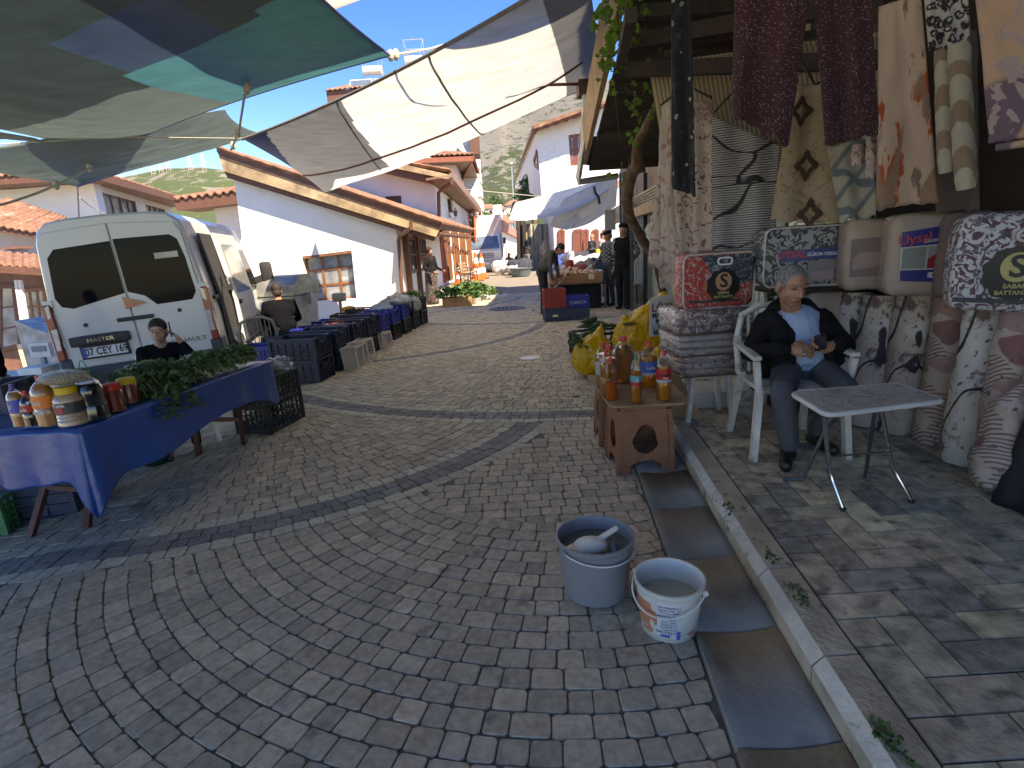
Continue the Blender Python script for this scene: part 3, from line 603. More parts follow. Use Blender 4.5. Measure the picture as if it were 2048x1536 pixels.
# ---- hip roofed house behind it
Y6=37.; h=thing('white_house','white house with a terracotta hip roof rising behind the long white house','house',(-4,40,gz(-4,40)))
B=lambda x,y,Y=Y6:at(x,y,Y)
wl=[B(700,330),B(912,330),B(917,372),B(925,560),B(700,560)]
mb=MB(); mb.prism([V((p.x,Y6,p.z)) for p in wl],(0,8,0)); mb.build('wall',[WHITE],h,world=True)
mb=MB(); mb.prism([B(700,322,Y6-1.4),B(944,312,Y6-1.4),B(944,322,Y6-1.4),B(700,332,Y6-1.4)],(0,.15,0)); mb.build('fascia',[mt('red brown fascia',(.30,.10,.06),.6)],h,world=True)
a=B(700,332,Y6-1.3);b=B(942,322,Y6-1.3); mb=MB(); mb.prism([a,b,b+V((0,9,0)),a+V((0,9,0))],(0,0,.1)); mb.build('soffit',[SOF],h,world=True)
mb=MB(); mb.prism([B(944,312,Y6-1.3),B(944,322,Y6-1.3),B(918,372,Y6+7),B(918,362,Y6+7)],(.1,0,0)); mb.build('fascia',[mt('red brown fascia',(.30,.10,.06),.6)],h,world=True)
a=B(700,320,Y6-1.4)+V((0,0,.1));b=B(946,311,Y6-1.4)+V((0,0,.1)); tileroof(h,a,b,b+V((-4.2,5,1.3)),a+V((0,5,1.3)),pitch=.3)
tileroof(h,b,b+V((0,9.5,0)),b+V((-4.2,6,1.3)),b+V((-4.2,5,1.3)),pitch=.3)
# ---- tall house with solar water heaters
Y7=50.; B=lambda x,y,Y=Y7:at(x,y,Y)
h=thing('tall_house','tall white house with a blind white wall rising above the tiled roofs','house',(-5,54,gz(-5,54)))
mb=MB(); mb.prism([B(655,205),B(800,190),B(911,262),B(912,420),B(655,420)],(0,9,0)); mb.build('wall',[WHITE],h,world=True)
mb=MB(); mb.prism([B(911,250,Y7+.02),B(944,245,Y7+.02),B(947,420,Y7+.02),B(911,420,Y7+.02)],(0,9,0)); mb.build('wall',[mt('pale grey plaster',(.50,.50,.50),.9)],h,world=True)
mb=MB(); mb.box(B(949,275,Y7-.3),(.7,3,3.0)); mb.build('chimney',[BRN],h,world=True)
a=B(652,188,Y7-1);b=B(765,176,Y7-1); mb=MB(); mb.prism([B(652,180,Y7-1),b,B(765,192,Y7-1),B(655,205,Y7-1)],(0,4,0)); mb.build('fascia',[BRN],h,world=True)
tileroof(h,B(650,181,Y7-1.2),B(800,165,Y7-1.2),B(790,168,Y7+3),B(700,170,Y7+3),pitch=.4)
def heater(px,py,label,panel):
    p=at(px,py,Y7); t=thing('solar_heater',label,'water heater',p,group='rooftop solar water heaters'); mb=MB()
    mb.tube([(-.75,0,0),(.75,0,0)],.34,14); mb.build('tank',[mt('white tank',(.7,.7,.68),.4)],t)
    mb=MB(); 
    for x in(-.8,.8): mb.bar((x,.2,-1.2),(x,.2,1.6),.06); mb.bar((x,.2,1.6),(x*.4,-.1,-.3),.05)
    mb.bar((-.8,.2,1.6),(.8,.2,1.6),.06); mb.bar((-.8,.2,.9),(.8,.2,.9),.06); mb.build('stand',[mt('galvanised steel',(.45,.46,.47),.4,metal=.8)],t)
    if panel:
        for x in(-.98,.98):
            mb=MB(); mb.box((x,-.6,-1.5),(1.8,.08,1.9),rx=-.5); f=mb.build('collector',[mt('aluminium',(.6,.6,.6),.4)],t); mb=MB(); mb.box((x,-.66,-1.5),(1.66,.05,1.76),rx=-.5); mb.build('glass',[mt('collector glass',(.10,.14,.19),.15,spec=.9)],f)
heater(745,141,'solar water heater with two collector panels on the tall house roof',True)
p=at(827,118,Y7); heater(829,121,'white solar water tank beside the tarp edge above the tall house',False)
def dish(p,r,label):
    t=thing('satellite_dish',label,'satellite dish',p,group='white satellite dishes'); mb=MB(); mb.lathe([(.001,.0),(r*.6,.06*r),(r,.2*r),(r*1.02,.22*r),(r*.6,.09*r),(.001,.03*r)],20,0,M.Rotation(R(70),4,'X')@M.Rotation(R(20),4,'Y'),cap=False); mb.build('dish',[mt('white tank',(.7,.7,.68),.4)],t,smooth=True)
    mb=MB(); mb.tube([(0,0,0),(0,-.1,-r*1.4)],.05,6); mb.tube([(0,0,-.2),(.1,-r,-.1)],.03,5); mb.build('arm',[mt('galvanised steel',(.45,.46,.47),.4)],t)
dish(at(931,288,49),.85,'white satellite dish on the tall grey wall above the hip roof')
dish(at(941,375,44),.75,'white satellite dish below the hip roof near the far flats')
# ---- far white flats, seen edge-on
Y8=62.; h=thing('apartment_building','narrow white apartment block with stacked balconies beyond the hip roof','building',at(955,500,Y8)); B=lambda x,y,Y=Y8:at(x,y,Y)
mb=MB(); mb.prism([B(900,300),B(950,300),B(957,440),B(962,560),B(900,560)],(0,12,0)); mb.build('wall',[WHITE],h,world=True)
for k in range(5):
    p=B(952+k*2.2,338+k*28); mb=MB(); mb.box(p+V((0,0,0)),(.9,3.4,.15)); mb.box(p+V((.0,-1.6,.5)),(.9,.08,.9)); mb.box(p+V((.45,0,.5)),(.06,3.4,.9)); mb.build('balcony',[WHITE],h,world=True)
# ---- small far houses and the street end
def far_house(px0,px1,pyt,pyb,Y,label,wall,ht=.35,roofc=True,grp='small houses at the foot of the mountain'):
    a=at(px0,pyb,Y);b=at(px1,pyb,Y);tz=at((px0+px1)/2,pyt,Y).z; h=thing('far_house',label,'house',((a.x+b.x)/2,Y,a.z),group=grp); W=b.x-a.x; hh=tz-a.z
    mb=MB(); mb.box((0,W*.4,hh*(1-ht)/2),(W*.94,W*.8,hh*(1-ht))); mb.build('wall',[wall],h)
    mb=MB(); z=hh*(1-ht); x=W*.55; y0=-W*.06; y1=W*.86; m=(y0+y1)/2
    mb.add([(-x,y0,z),(x,y0,z),(x,y1,z),(-x,y1,z),(-x*.5,m,hh),(x*.5,m,hh),(-x,y0,z-.15),(x,y0,z-.15),(x,y1,z-.15),(-x,y1,z-.15)],[(0,1,5,4),(1,2,5),(2,3,4,5),(3,0,4),(6,7,1,0),(7,8,2,1),(8,9,3,2),(9,6,0,3),(9,8,7,6)]); mb.build('roof',[TILE],h)
    for k in range(max(1,int(W/2.2))):
        mb=MB(); mb.box((-W*.47+W*.94*(k+.5)/max(1,int(W/2.2)),-.02,z*.55),(.7,.08,min(1.1,z*.4))); mb.build('window',[BRN],h)
far_house(958,992,407,436,150,'small red roofed house left of the lamp pole beneath the mountain',WHITE)
far_house(966,1030,430,478,95,'orange roofed house with a white chimney above the parked truck',WHITE)
far_house(1012,1062,398,430,140,'small house between the lamp pole and the dark tree',PINK)
far_house(998,1030,410,430,170,'tiny pale house furthest up the valley',WHITE)
far_house(1028,1050,408,434,120,'dark roofed cottage beside the tree trunk',mt('grey render',(.4,.38,.35),.9))
t=thing('chimney','white chimney standing on the orange roof above the truck','chimney',at(997,447,97)); mb=MB(); mb.box((0,0,.9),(1.5,1,4.2)); mb.build('stack',[WHITE],t)
# long low pink-edged building right of truck
h=thing('shop_row','low white shop row with tall windows right of the parked truck','building',at(1020,540,60)); a=at(1000,545,44);b=at(1034,530,75);at_=at(1000,462,44);bt=at(1034,478,75)
mb=MB(); mb.prism([a,b,bt,at_],(-1,.1,0)); mb.build('wall',[WHITE],h,world=True); mb=MB(); mb.prism([at_+V((.3,0,0)),bt+V((.3,0,0)),bt+V((.3,0,.8)),at_+V((.3,0,.8))],(-1.4,0,0)); mb.build('parapet',[mt('dusty rose band',(.42,.20,.17),.8)],h,world=True)
for k in range(6):
    t0=(k+.15)/6;t1=(k+.7)/6; q=[lin(at_,bt,t0)-V((-.04,0,1.0)),lin(at_,bt,t1)-V((-.04,0,1.0)),lin(a,b,t1)+V((.04,0,.4)),lin(a,b,t0)+V((.04,0,.4))]; win(h,q,(-.02,0,0),1,1,WHITE,GLS,fw=.2)
# ---- left hand houses
YA=23.; B=lambda x,y,Y=YA:at(x,y,Y)
h=thing('white_house','big white house with wide brown eaves behind the van','house',B(186,520))
p0=B(-160,420);p1=B(186,366);p2=at(342,425,33)
mb=MB(); mb.prism([V((p0.x,YA,p1.z-.1)),V((p1.x,YA,p1.z)),V((p1.x,YA,-2)),V((p0.x,YA,-2))],(0,.4,0))
r_t=at(352,418,36); wa=B(190,380);
W1=V((p1.x,YA,p1.z)); W2=V((at(345,420,34).x,34,p1.z))
hole=lambda t0,t1,z0,z1:[lin(W1,W2,t0)+V((0,0,-z0)),lin(W1,W2,t1)+V((0,0,-z0)),lin(W1,W2,t1)+V((0,0,-z1)),lin(W1,W2,t0)+V((0,0,-z1))]
ho=[hole(.06,.42,.25,1.35),hole(.55,.85,.25,1.35)]
mb.holed([W1,W2,V((W2.x,W2.y,-2)),V((W1.x,W1.y,-2))],ho,(-.35,.2,0)); mb.build('wall',[WHITE],h,world=True)
for q in ho: win(h,q,(-.14,.08,0),4,1,BRN,CUR,fw=.12,mw=.1)
ev=W1+V((.9,-1.2,-.02)); e2=V((W2.x+1.3,W2.y,W2.z-.02)); el=V((p0.x,YA-1.2,p1.z-.02))
mb=MB(); mb.prism([el,ev,V((W1.x-.1,YA+.2,W1.z-.02)),V((p0.x,YA+.2,p1.z-.02))],(0,0,.1)); mb.prism([ev,e2,W2+V((-.2,0,-.02)),V((W1.x-.1,YA+.2,W1.z-.02))],(0,0,.101)); mb.build('soffit',[SOF],h,world=True)
mb=MB(); mb.bar(el+V((0,0,.12)),ev+V((0,0,.12)),.1,.28,up=(0,0,1)); mb.bar(ev+V((0,0,.12)),e2+V((0,0,.12)),.1,.28,up=(0,0,1)); mb.build('fascia',[BRN],h,world=True)
tileroof(h,el+V((0,-.1,.28)),ev+V((0,-.1,.28)),ev+V((-5,6,1.7)),el+V((0,6,1.7)),pitch=.28); tileroof(h,ev+V((0,0,.28)),e2+V((0,0,.28)),e2+V((-6,-4,1.7)),ev+V((-5,6,1.7)),pitch=.28)
YB=21.; B=lambda x,y,Y=YB:at(x,y,Y)
h=thing('tiled_house','small house with old tiled roof between the van and the low white house','house',B(430,520))
a=B(352,408,YB-.8);b=B(484,392,YB-.8); mb=MB(); mb.prism([V((B(425,400).x,YB,B(430,395).z)),V((B(520,400).x,YB,B(430,395).z)),V((B(520,400).x,YB,-1.5)),V((B(425,400).x,YB,-1.5))],(0,5,0)); mb.build('wall',[WHITE],h,world=True)
mb=MB(); mb.bar(a-V((0,0,.05)),b-V((0,0,.05)),.1,.36,up=(0,0,1)); mb.build('fascia',[BRN],h,world=True); mb=MB(); mb.prism([a-V((0,0,.2)),b-V((0,0,.2)),b+V((0,1.4,-.2)),a+V((0,1.4,-.2))],(0,0,.08)); mb.build('soffit',[SOF],h,world=True)
tileroof(h,a+V((0,-.1,.16)),b+V((0,-.1,.16)),b+V((.4,3.2,1.0)),a+V((0,3.2,.6)),pitch=.26,amp=.06)
YC2=15.5; B=lambda x,y,Y=YC2:at(x,y,Y)
h=thing('pink_house','low pink plastered house with an orange tiled roof beyond the porch','house',B(30,600,17))
a=B(-120,438,17);b=B(92,475,17); mb=MB(); mb.prism([V((a.x,17.5,a.z-.1)),V((b.x,17.5,b.z-.1)),V((b.x,17.5,-2)),V((a.x,17.5,-2))],(0,4,0)); mb.build('wall',[PINK],h,world=True)
mb=MB(); mb.bar(a,b,.1,.14,up=(0,0,1)); mb.build('fascia',[BRN],h,world=True); tileroof(h,a+V((0,-.1,.1)),b+V((0,-.1,.1)),b+V((-1.2,2.6,.75)),a+V((0,2.6,.75)),pitch=.2,amp=.035)
t=thing('chimney','small stone chimney with a tiled cap on the porch roof','chimney',B(44,530,16.4)); mb=MB(); mb.box((0,0,.2),(.32,.3,.5)); mb.build('stack',[mt('grey render',(.4,.38,.35),.9)],t); mb=MB(); mb.box((0,0,.48),(.5,.45,.07)); mb.build('cap',[TILE],t)
h=thing('wooden_porch_house','low house with a tiled porch, brown wooden doors and white posts','house',B(45,700,14))
Yd=14.6; a=at(-160,548,13.4);b=at(86,566,13.4); a2=at(-160,520,15.8);b2=at(84,533,15.8)
tileroof(h,at(-160,518,13.4),at(85,531+6,13.4),at(85,512,15.9),at(-160,490,15.9),pitch=.18,amp=.03)
mb=MB(); mb.bar(at(-160,528,13.4),at(85,544,13.4),.08,.16,up=(0,0,1)); mb.build('fascia',[BRN],h,world=True)
q=lambda x,y:at(x,y,Yd)
mb=MB(); mb.prism([q(-160,530),q(96,545),q(112,745),q(-120,760)],(0,.2,0)); mb.build('wall',[mt('brown boarded front',(.20,.095,.065),.6,.2,6)],h,world=True)
mb=MB(); mb.box(q(78,708)+V((0,-.1,0)),(.75,.12,.62)); mb.build('panel',[mt('cream panel',(.62,.56,.36),.7)],h,world=True)
win(h,[q(3,572),q(32,572),q(46,690),q(4,700)],(0,-.04,0),1,3,BRN,CUR,fw=.12,name='door'); win(h,[q(47,582),q(92,578),q(100,672),q(62,680)],(0,-.04,0),3,3,ORW,CUR,fw=.09,mw=.06)
for x0,x1 in((33,56),(40,66)):
    mb=MB(); mb.bar(at(x0,560,13.6),at(x1,718,13.6),.07); mb.build('post',[mt('white post paint',(.7,.68,.62),.6)],h,world=True)
# ---- right: white brick house in the middle distance
YR=30.; B=lambda x,y,Y=YR:at(x,y,Y)
h=thing('brick_house','tall whitewashed brick house with a corbelled upper floor down the street','house',B(1120,520))
w1=[B(1137,270),B(1164,266),B(1164,330),B(1141,332)]
fr=[B(1074,262),B(1240,205),B(1240,362),B(1083,393)]
mb=MB(); mb.holed([V((p.x,YR,p.z)) for p in fr],[[V((p.x,YR,p.z)) for p in w1]],(0,.4,0))
L0=V((fr[0].x,YR,fr[0].z)); L1=V((fr[3].x,YR,fr[3].z)); mb.prism([L0+V((0,.41,0)),L1+V((0,.41,0)),at(1030,375,62),at(1035,352,62)],(.4,0,0)); mb.build('wall',[WHITE2],h,world=True)
win(h,w1,(0,.12,0),2,2,mt('red brown sash',(.20,.065,.042),.5),CUR,fw=.26,mw=.16)
mb=MB(); mb.prism([B(1083,393,YR-.1),B(1240,360,YR-.1),B(1240,374,YR-.1),B(1100,404,YR-.1),B(1092,418,YR-.1),B(1086,418,YR-.1)],(0,.5,0)); mb.build('corbel_band',[mt('terracotta brick band',(.45,.20,.12),.8)],h,world=True)
mb=MB(); mb.prism([B(1104,398,YR+.4),B(1240,360,YR+.4),B(1240,560,YR+.4),B(1112,560,YR+.4)],(0,6,0)); mb.build('wall',[mt('bluish limewash',(.66,.69,.76),.85,.05,2)],h,world=True)
for x in (1118,1148,1166,1186,1206):
    q=[B(x,462,YR+.38),B(x+(9 if x!=1148 else 16),460,YR+.38),B(x+(9 if x!=1148 else 16),505,YR+.38),B(x,507,YR+.38)]; win(h,q,(0,-.02,0),1,1,mt('red brown sash',(.20,.065,.042),.5),mt('red brown sash',(.20,.065,.042),.5),fw=.14)
mb=MB(); mb.prism([B(1066,250,YR-1),B(1240,190,YR-1),B(1240,196,YR-1),B(1067,258,YR-1)],(0,1.6,0)); mb.build('roof_edge',[TILE],h,world=True)
for k in range(7):
    x=1072+k*20; mb=MB(); mb.bar(B(x,258-6.3*k,YR-.9),B(x,258-6.3*k,YR+.3),.22,.2); mb.build('rafter_end',[BRN],h,world=True)
mb=MB(); s0=B(1066,256,YR-1); s1=at(1028,362,64); mb.prism([s0,L0,at(1034,350,63),s1],(0,0,.15)); mb.build('soffit',[SOF],h,world=True)
mb=MB(); s=[B(1080,296,YR+.3)+V((-.15,0,0))]; 
q=[lin(L0,at(1035,352,62),.02)+V((0,0,-.9)),lin(L0,at(1035,352,62),.10)+V((0,0,-1.1)),lin(L1,at(1030,375,62),.10)+V((0,0,1.6)),lin(L1,at(1030,375,62),.02)+V((0,0,1.4))]
win(h,[p+V((-.05,0,0)) for p in q],(.02,0,0),1,1,mt('red brown sash',(.20,.065,.042),.5),GLS,fw=.2)
# corrugated metal shed and timber stall behind the market
mb=MB(); rib=mt('corrugated green grey sheet',(.25,.27,.22),.55,.25,2,dirt=((.40,.36,.28),1.5,.55))
h=thing('metal_shed','greenish corrugated metal shed with timber posts behind the market','shed',at(1080,540,34))
for k in range(22):
    x0=1050+k*3.6; a=at(x0,448,34);b=at(x0,545,34); mb.box(((a.x+b.x)/2,33.9+.05*(k%3),(a.z+b.z)/2),(.115,.06,a.z-b.z),[0,1,0,2,1,0,0][k%7]) 
mb.build('cladding',[rib,mt('pale shed plank',(.42,.38,.28),.7,.3,3),mt('dark shed gap',(.09,.09,.08),.7,.3,3)],h,world=True)
for x in(1036,1048,1128): mb=MB(); mb.bar(at(x,440,33.8),at(x+2,548,33.8),.3,.2); mb.build('post',[mt('pale bare timber',(.42,.30,.17),.8,.3,4,stretch=(1,1,.2))],h,world=True)
mb=MB(); mb.prism([at(1036,450,34.2),at(1130,450,34.2),at(1130,545,34.2),at(1036,545,34.2)],(0,3,0)); mb.build('core',[IRON],h,world=True)
# lamp pole far
t=thing('street_lamp','thin pale street lamp pole before the mountain','street lamp',at(1029,440,80)); a=at(1029,440,80); mb=MB(); mb.tube([(0,0,-4),(0,0,7.2)],.09,6); mb.build('pole',[mt('galvanised steel',(.45,.46,.47),.4)],t); mb=MB(); mb.box((.0,-.6,7.3),(.3,1.3,.18)); mb.build('lamp_head',[mt('white tank',(.7,.7,.68),.4)],t)
# ================================================================ tarpaulins and ropes
def tarpmat(name,col,tr=.35,sc=3.):
    m=mt(name,col,.6,.08,sc,bump=.12,bsc=5,transl=tr,stretch=(1,3,1),spec=.2); return m
T_GREEN=tarpmat('dark green tarpaulin',(.17,.225,.225),.45); T_BLUE=tarpmat('blue tarpaulin patch',(.17,.24,.32),.5); T_TEAL=tarpmat('teal tarpaulin',(.20,.42,.44),.55); T_OLIVE=tarpmat('grey green tarpaulin',(.33,.39,.37),.5)
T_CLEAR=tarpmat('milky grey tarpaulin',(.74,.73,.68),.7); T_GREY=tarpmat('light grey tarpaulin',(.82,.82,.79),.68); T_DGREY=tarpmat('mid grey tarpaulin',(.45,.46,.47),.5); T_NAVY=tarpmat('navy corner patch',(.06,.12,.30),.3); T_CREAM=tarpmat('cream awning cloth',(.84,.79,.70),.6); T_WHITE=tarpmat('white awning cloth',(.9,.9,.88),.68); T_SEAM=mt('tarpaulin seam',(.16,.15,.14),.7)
ROPE=mt('pale nylon rope',(.50,.46,.38),.8,.2,60)
def coons(c00,c10,c11,c01,b0=0,b1=0,b2=0,b3=0,sag=.3,wr=.02,seed=0,dirs=None,fold=0.,fd=(1,0)):
    """edges pull inward by b (metres) at the middle, surface sags by sag"""
    c00,c10,c11,c01=[V(p) for p in(c00,c10,c11,c01)]; ctr=(c00+c10+c11+c01)/4
    def edge(a,b,k,t):
        p=a*(1-t)+b*t; m=(a+b)/2; d=(ctr-m); d=d.normalized() if d.length else d; return p+d*k*4*t*(1-t)
    def fn(u,v):
        A=edge(c00,c10,b0,u);B=edge(c01,c11,b2,u);C=edge(c00,c01,b3,v);D=edge(c10,c11,b1,v)
        p=A*(1-v)+B*v+C*(1-u)+D*u-((c00*(1-u)+c10*u)*(1-v)+(c01*(1-u)+c11*u)*v)
        e=4*u*(1-u)*4*v*(1-v); p=p.copy(); p.z-=sag*e**.7
        n=noise.noise(V((u*5+seed,v*9,seed)))+.5*noise.noise(V((u*13+seed,v*22,1))); p.z+=wr*n*min(1,e*3)
        if fold: p.z+=fold*math.sin((u*fd[0]+v*fd[1])*60+2.5*noise.noise(V((u*3,v*3,seed))))*max(0,noise.noise(V((u*2.5+seed*3,v*2.5,4)))+.25)*min(1,e*3)
        return p
    return fn
def seam(fn,path,w,parent,name='seam',mat=None):
    pts=[fn(u,v)+V((0,0,-.012)) for u,v in path]; mb=MB(); mb.tube(pts,w,5); return mb.build(name,[mat or T_SEAM],parent,world=True)
def ropeline(pts,label,r=.012,knots=(),sagz=0,grp='ropes tying the tarpaulins'):
    P=[]
    for i in range(len(pts)-1):
        a=V(pts[i]);b=V(pts[i+1])
        for k in range(8): t=k/8; p=a*(1-t)+b*t; p.z-=sagz*4*t*(1-t); P.append(p)
    P.append(V(pts[-1])); mb=MB(); mb.tube(P,r,6)
    for t in knots: mb.ball(P[int(t*(len(P)-1))],r*2.6,0,6,(1,1,1.6))
    o=mb.build('rope',[ROPE]); tag(o,label,'rope',grp); return o
# T1: big dark green sheet top left
z1=3.35
A1=GZ(781,111,z1+.1); B1=GZ(217,306,z1); C1=V((B1.x-.3,-1.5,z1)); D1=V((-.75,-1.5,z1+.15))  # C1, D1: unseen reach behind the camera, added to shade the ground
t1=thing('green_tarpaulin','large dark green tarpaulin with a blue patch and a teal end','tarpaulin',(-3.5,3,z1))
f1=coons(B1,A1,D1,C1,b0=.25,b1=.55,b3=.0,sag=.28,wr=.03,seed=2,fold=.022,fd=(.9,.5))
# patches as separate regions of the same sheet
def mi1(u,v):
    if u>.60 and v<.21+.10*max(0,u-.8): return 2
    if .62<u<.84 and .20<=v<.31: return 1
    return 0 if v>.17 else 3
o=sheet('cloth',f1,90,70,[T_GREEN,T_BLUE,T_TEAL,T_OLIVE],t1,th=.004,mif=mi1)
mb=MB(); mb.tube([f1(u/30,0) for u in range(31)],.012,5); mb.tube([f1(1,u/20) for u in range(21)],.012,5); mb.build('hem',[mt('violet hem cord',(.16,.13,.42),.6)],t1,world=True)
# T2: lower grey green sheet behind it
B2=at(155,373,9.4); A2=at(527,268,11.5); C2=at(-160,318,8.0); D2=at(450,219,8.8)
t2=thing('grey_tarpaulin','grey green tarpaulin hanging lower behind the van roof','tarpaulin',(B2.x,B2.y,B2.z))
f2=coons(B2,A2,D2,C2,b0=.1,b1=.12,sag=.2,wr=.03,seed=5); sheet('cloth',f2,50,40,[T_OLIVE],t2,th=.004)
mb=MB(); mb.tube([f2(u/30,0) for u in range(31)],.014,5); mb.build('hem',[mt('violet hem cord',(.16,.13,.42),.6)],t2,world=True)
t=thing('grey_tarpaulin','narrow pale grey tarpaulin corner above the left edge of the photo','tarpaulin',at(0,262,6)); f=coons(at(-200,240,6.0),at(92,285,6.6),at(70,276,6.0),at(-200,230,5.4),sag=.05); sheet('cloth',f,12,8,[T_GREY],t)
# T3: milky sheet top centre
P3=GZ(510,85,3.75); R3=GZ(1330,-167,4.1); Q3=V((-2.7,-2.3,3.85)); S3=V((1.7,.4,4.3))  # Q3, R3, S3 lie out of view, placed to block sun patches
t3=thing('clear_tarpaulin','milky grey tarpaulin with a pole seam and blue corner patch at the top centre','tarpaulin',(P3.x,P3.y,P3.z))
f3=coons(P3,R3,S3,Q3,b0=.22,b3=.25,sag=.12,wr=.05,seed=8,fold=.03,fd=(1.2,.4))
sheet('cloth',f3,70,70,[T_CLEAR,T_NAVY,T_DGREY],t3,th=.003,mif=lambda u,v:1 if u+v<.055 else (2 if u>.40 else 0))
seam(f3,[(k/20*.8,k/20*.8) for k in range(21)],.016,t3,'ridge_pole',mt('olive pole',(.22,.20,.12),.6)); mb=MB(); mb.ball(P3,.03,0,6,(1,1,1.6)); mb.build('knot',[ROPE],t3,world=True)
# T4: big light grey sheet across the street
L4=at(484,277,8.3); M4=at(650,386,16.0); Rb=at(1182,172,12.0); Rt=at(1170,-75,4.7)
t4=thing('grey_tarpaulin','long light grey tarpaulin stretched across the street to the eaves on the right','tarpaulin',(L4.x,L4.y,L4.z))
f4=coons(L4,Rt,Rb,M4,b0=.35,b2=.30,b3=.12,b1=-.1,sag=.42,wr=.02,seed=11,fold=.008,fd=(.3,1.2))
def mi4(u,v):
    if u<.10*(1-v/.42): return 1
    if v<.62 and u<.40-.06*v: return 2  # darker left part: another sheet's cast shadow put into the cloth colour
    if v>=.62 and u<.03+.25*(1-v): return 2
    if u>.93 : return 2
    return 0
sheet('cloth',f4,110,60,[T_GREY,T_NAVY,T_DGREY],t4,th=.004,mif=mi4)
seam(f4,[(.02+.95*k/24,.48-.10*math.sin(PI*k/24)) for k in range(25)],.022,t4,'seam',mt('brown webbing',(.16,.07,.05),.7))
seam(f4,[(.68,v/12) for v in range(13)],.014,t4); seam(f4,[(.385-.06*v/8,v/8*.62) for v in range(9)],.012,t4); seam(f4,[(u/24,0) for u in range(25)],.02,t4,'hem'); seam(f4,[(u/24,1) for u in range(25)],.014,t4,'hem')
# T5: far cream awnings
t5=thing('white_awning','bright white cloth awning sagging over the far market stalls','awning',at(1060,420,19)); f=coons(at(1016,441,19),at(1228,372,15),at(1232,352,17),at(1030,405,21),b0=-.6,b2=.1,sag=.35,wr=.05,seed=3); sheet('cloth',f,40,24,[T_WHITE],t5)
t5=thing('cream_awning','cream cloth awning with one round patch beside the dark pole','awning',at(1160,430,16)); f=coons(at(1100,452,17),at(1232,412,14.6),at(1236,345,14.8),at(1128,398,18),b0=-.35,b3=-.1,sag=.2,wr=.04,seed=6,fold=.02,fd=(2,0)); sheet('cloth',f,40,24,[T_CREAM],t5)
mb=MB(); c=f(.36,.34); mb.lathe([(.0001,0),(.30,0),(.30,.02),(.0001,.02)],20,0,frame(c+V((0,-.05,0)),f(.5,.34)-f(.3,.34),f(.36,.5)-f(.36,.3)),cap=False); mb.build('round_patch',[mt('beige patch',(.45,.41,.34),.8)],t5,world=True)
mb=MB(); mb.tube([at(1188,373,14.5),at(1190,385,14.5),at(1197,395,14.5),at(1199,407,14.4)],.035,5); mb.build('black_stripe',[IRON],t5,world=True)
ropeline([A1,at(860,98,7),at(935,76,7.2)],'pale rope with a thick knot from the teal tarp tip to the light grey tarp',.014,(.06,.1))
ropeline([P3,at(497,170,6.4),at(490,185,6.6),at(478,262,7.5),at(462,300,8.2)],'knotted rope hanging from the milky tarp corner',.013,(.3,.42,.8,.95))
ropeline([B1,at(130,362,8),at(-40,420,6.8)],'rope running down left from the dark green tarp corner',.015,(.3,.6),.03)
ropeline([L4,at(240,274,8.6),at(-60,292,8)],'long thin rope level across the back of the left tarps',.008)
ropeline([B2,at(158,440,9.6)],'short rope hanging from the low tarp corner above the van',.013)
ropeline([at(160,395,9.6),at(250,428,12)],'slack white rope between the low tarp corner and the house window',.01,sagz=.15)
ropeline([at(884,462,24),at(952,457,30)],'white rope between the red drainpipe and the oval sign',.03)
ropeline([at(1102,395,30),at(900,376,30)],'far grey cable crossing below the mountain',.02)
# ================================================================ right hand shop building
WOOD=mt('bare aged boarding',(.36,.25,.16),.8,.35,3,bump=.4,bsc=25,stretch=(6,6,.6),dirt=((.16,.12,.09),2.2,.58))
DKW=mt('dark overhang boarding',(.045,.038,.034),.85,.4,4,bump=.3)  # very dark brown tone for soffit, joists and end board
EAVW=mt('tan weathered fascia',(.42,.29,.17),.75,.3,3,bump=.5,bsc=20,dirt=((.20,.14,.09),3,.60))
bx=lambda y:(2.45+.095*y) if y<4.6 else 2.02+.09*y           # shop front line
h=thing('shop_building','old timber shop building with a deep dark overhang along the right pavement','building',(4,6,0))
# overhang slab: from px outline
e_far=at(1166,330,9.4); e_n=at(1238,0,5.0); e_near=e_n+(e_n-e_far)*1.6
zf=e_far.z
i_far=at(1252,330,9.4)
mb=MB(); e_near2=V((e_near.x+.15,e_near.y,e_near.z)); inn=V((bx(e_near.y)+.3,e_near.y,e_near.z+.2))
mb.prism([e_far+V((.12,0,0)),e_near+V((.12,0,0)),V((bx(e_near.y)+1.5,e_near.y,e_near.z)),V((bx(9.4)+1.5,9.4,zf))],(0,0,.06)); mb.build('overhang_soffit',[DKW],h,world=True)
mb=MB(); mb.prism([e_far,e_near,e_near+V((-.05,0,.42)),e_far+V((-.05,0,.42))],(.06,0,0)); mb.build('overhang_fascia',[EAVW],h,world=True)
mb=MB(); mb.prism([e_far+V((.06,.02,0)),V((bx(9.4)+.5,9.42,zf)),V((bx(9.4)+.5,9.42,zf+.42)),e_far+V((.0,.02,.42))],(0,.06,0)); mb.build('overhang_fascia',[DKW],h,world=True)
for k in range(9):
    t=k/8; p=lin(e_far,e_near,t); mb=MB(); mb.bar(p+V((.1,0,-.04)),V((bx(p.y)+.6,p.y,p.z-.04)),.09,.10); mb.build('joist',[DKW],h,world=True)
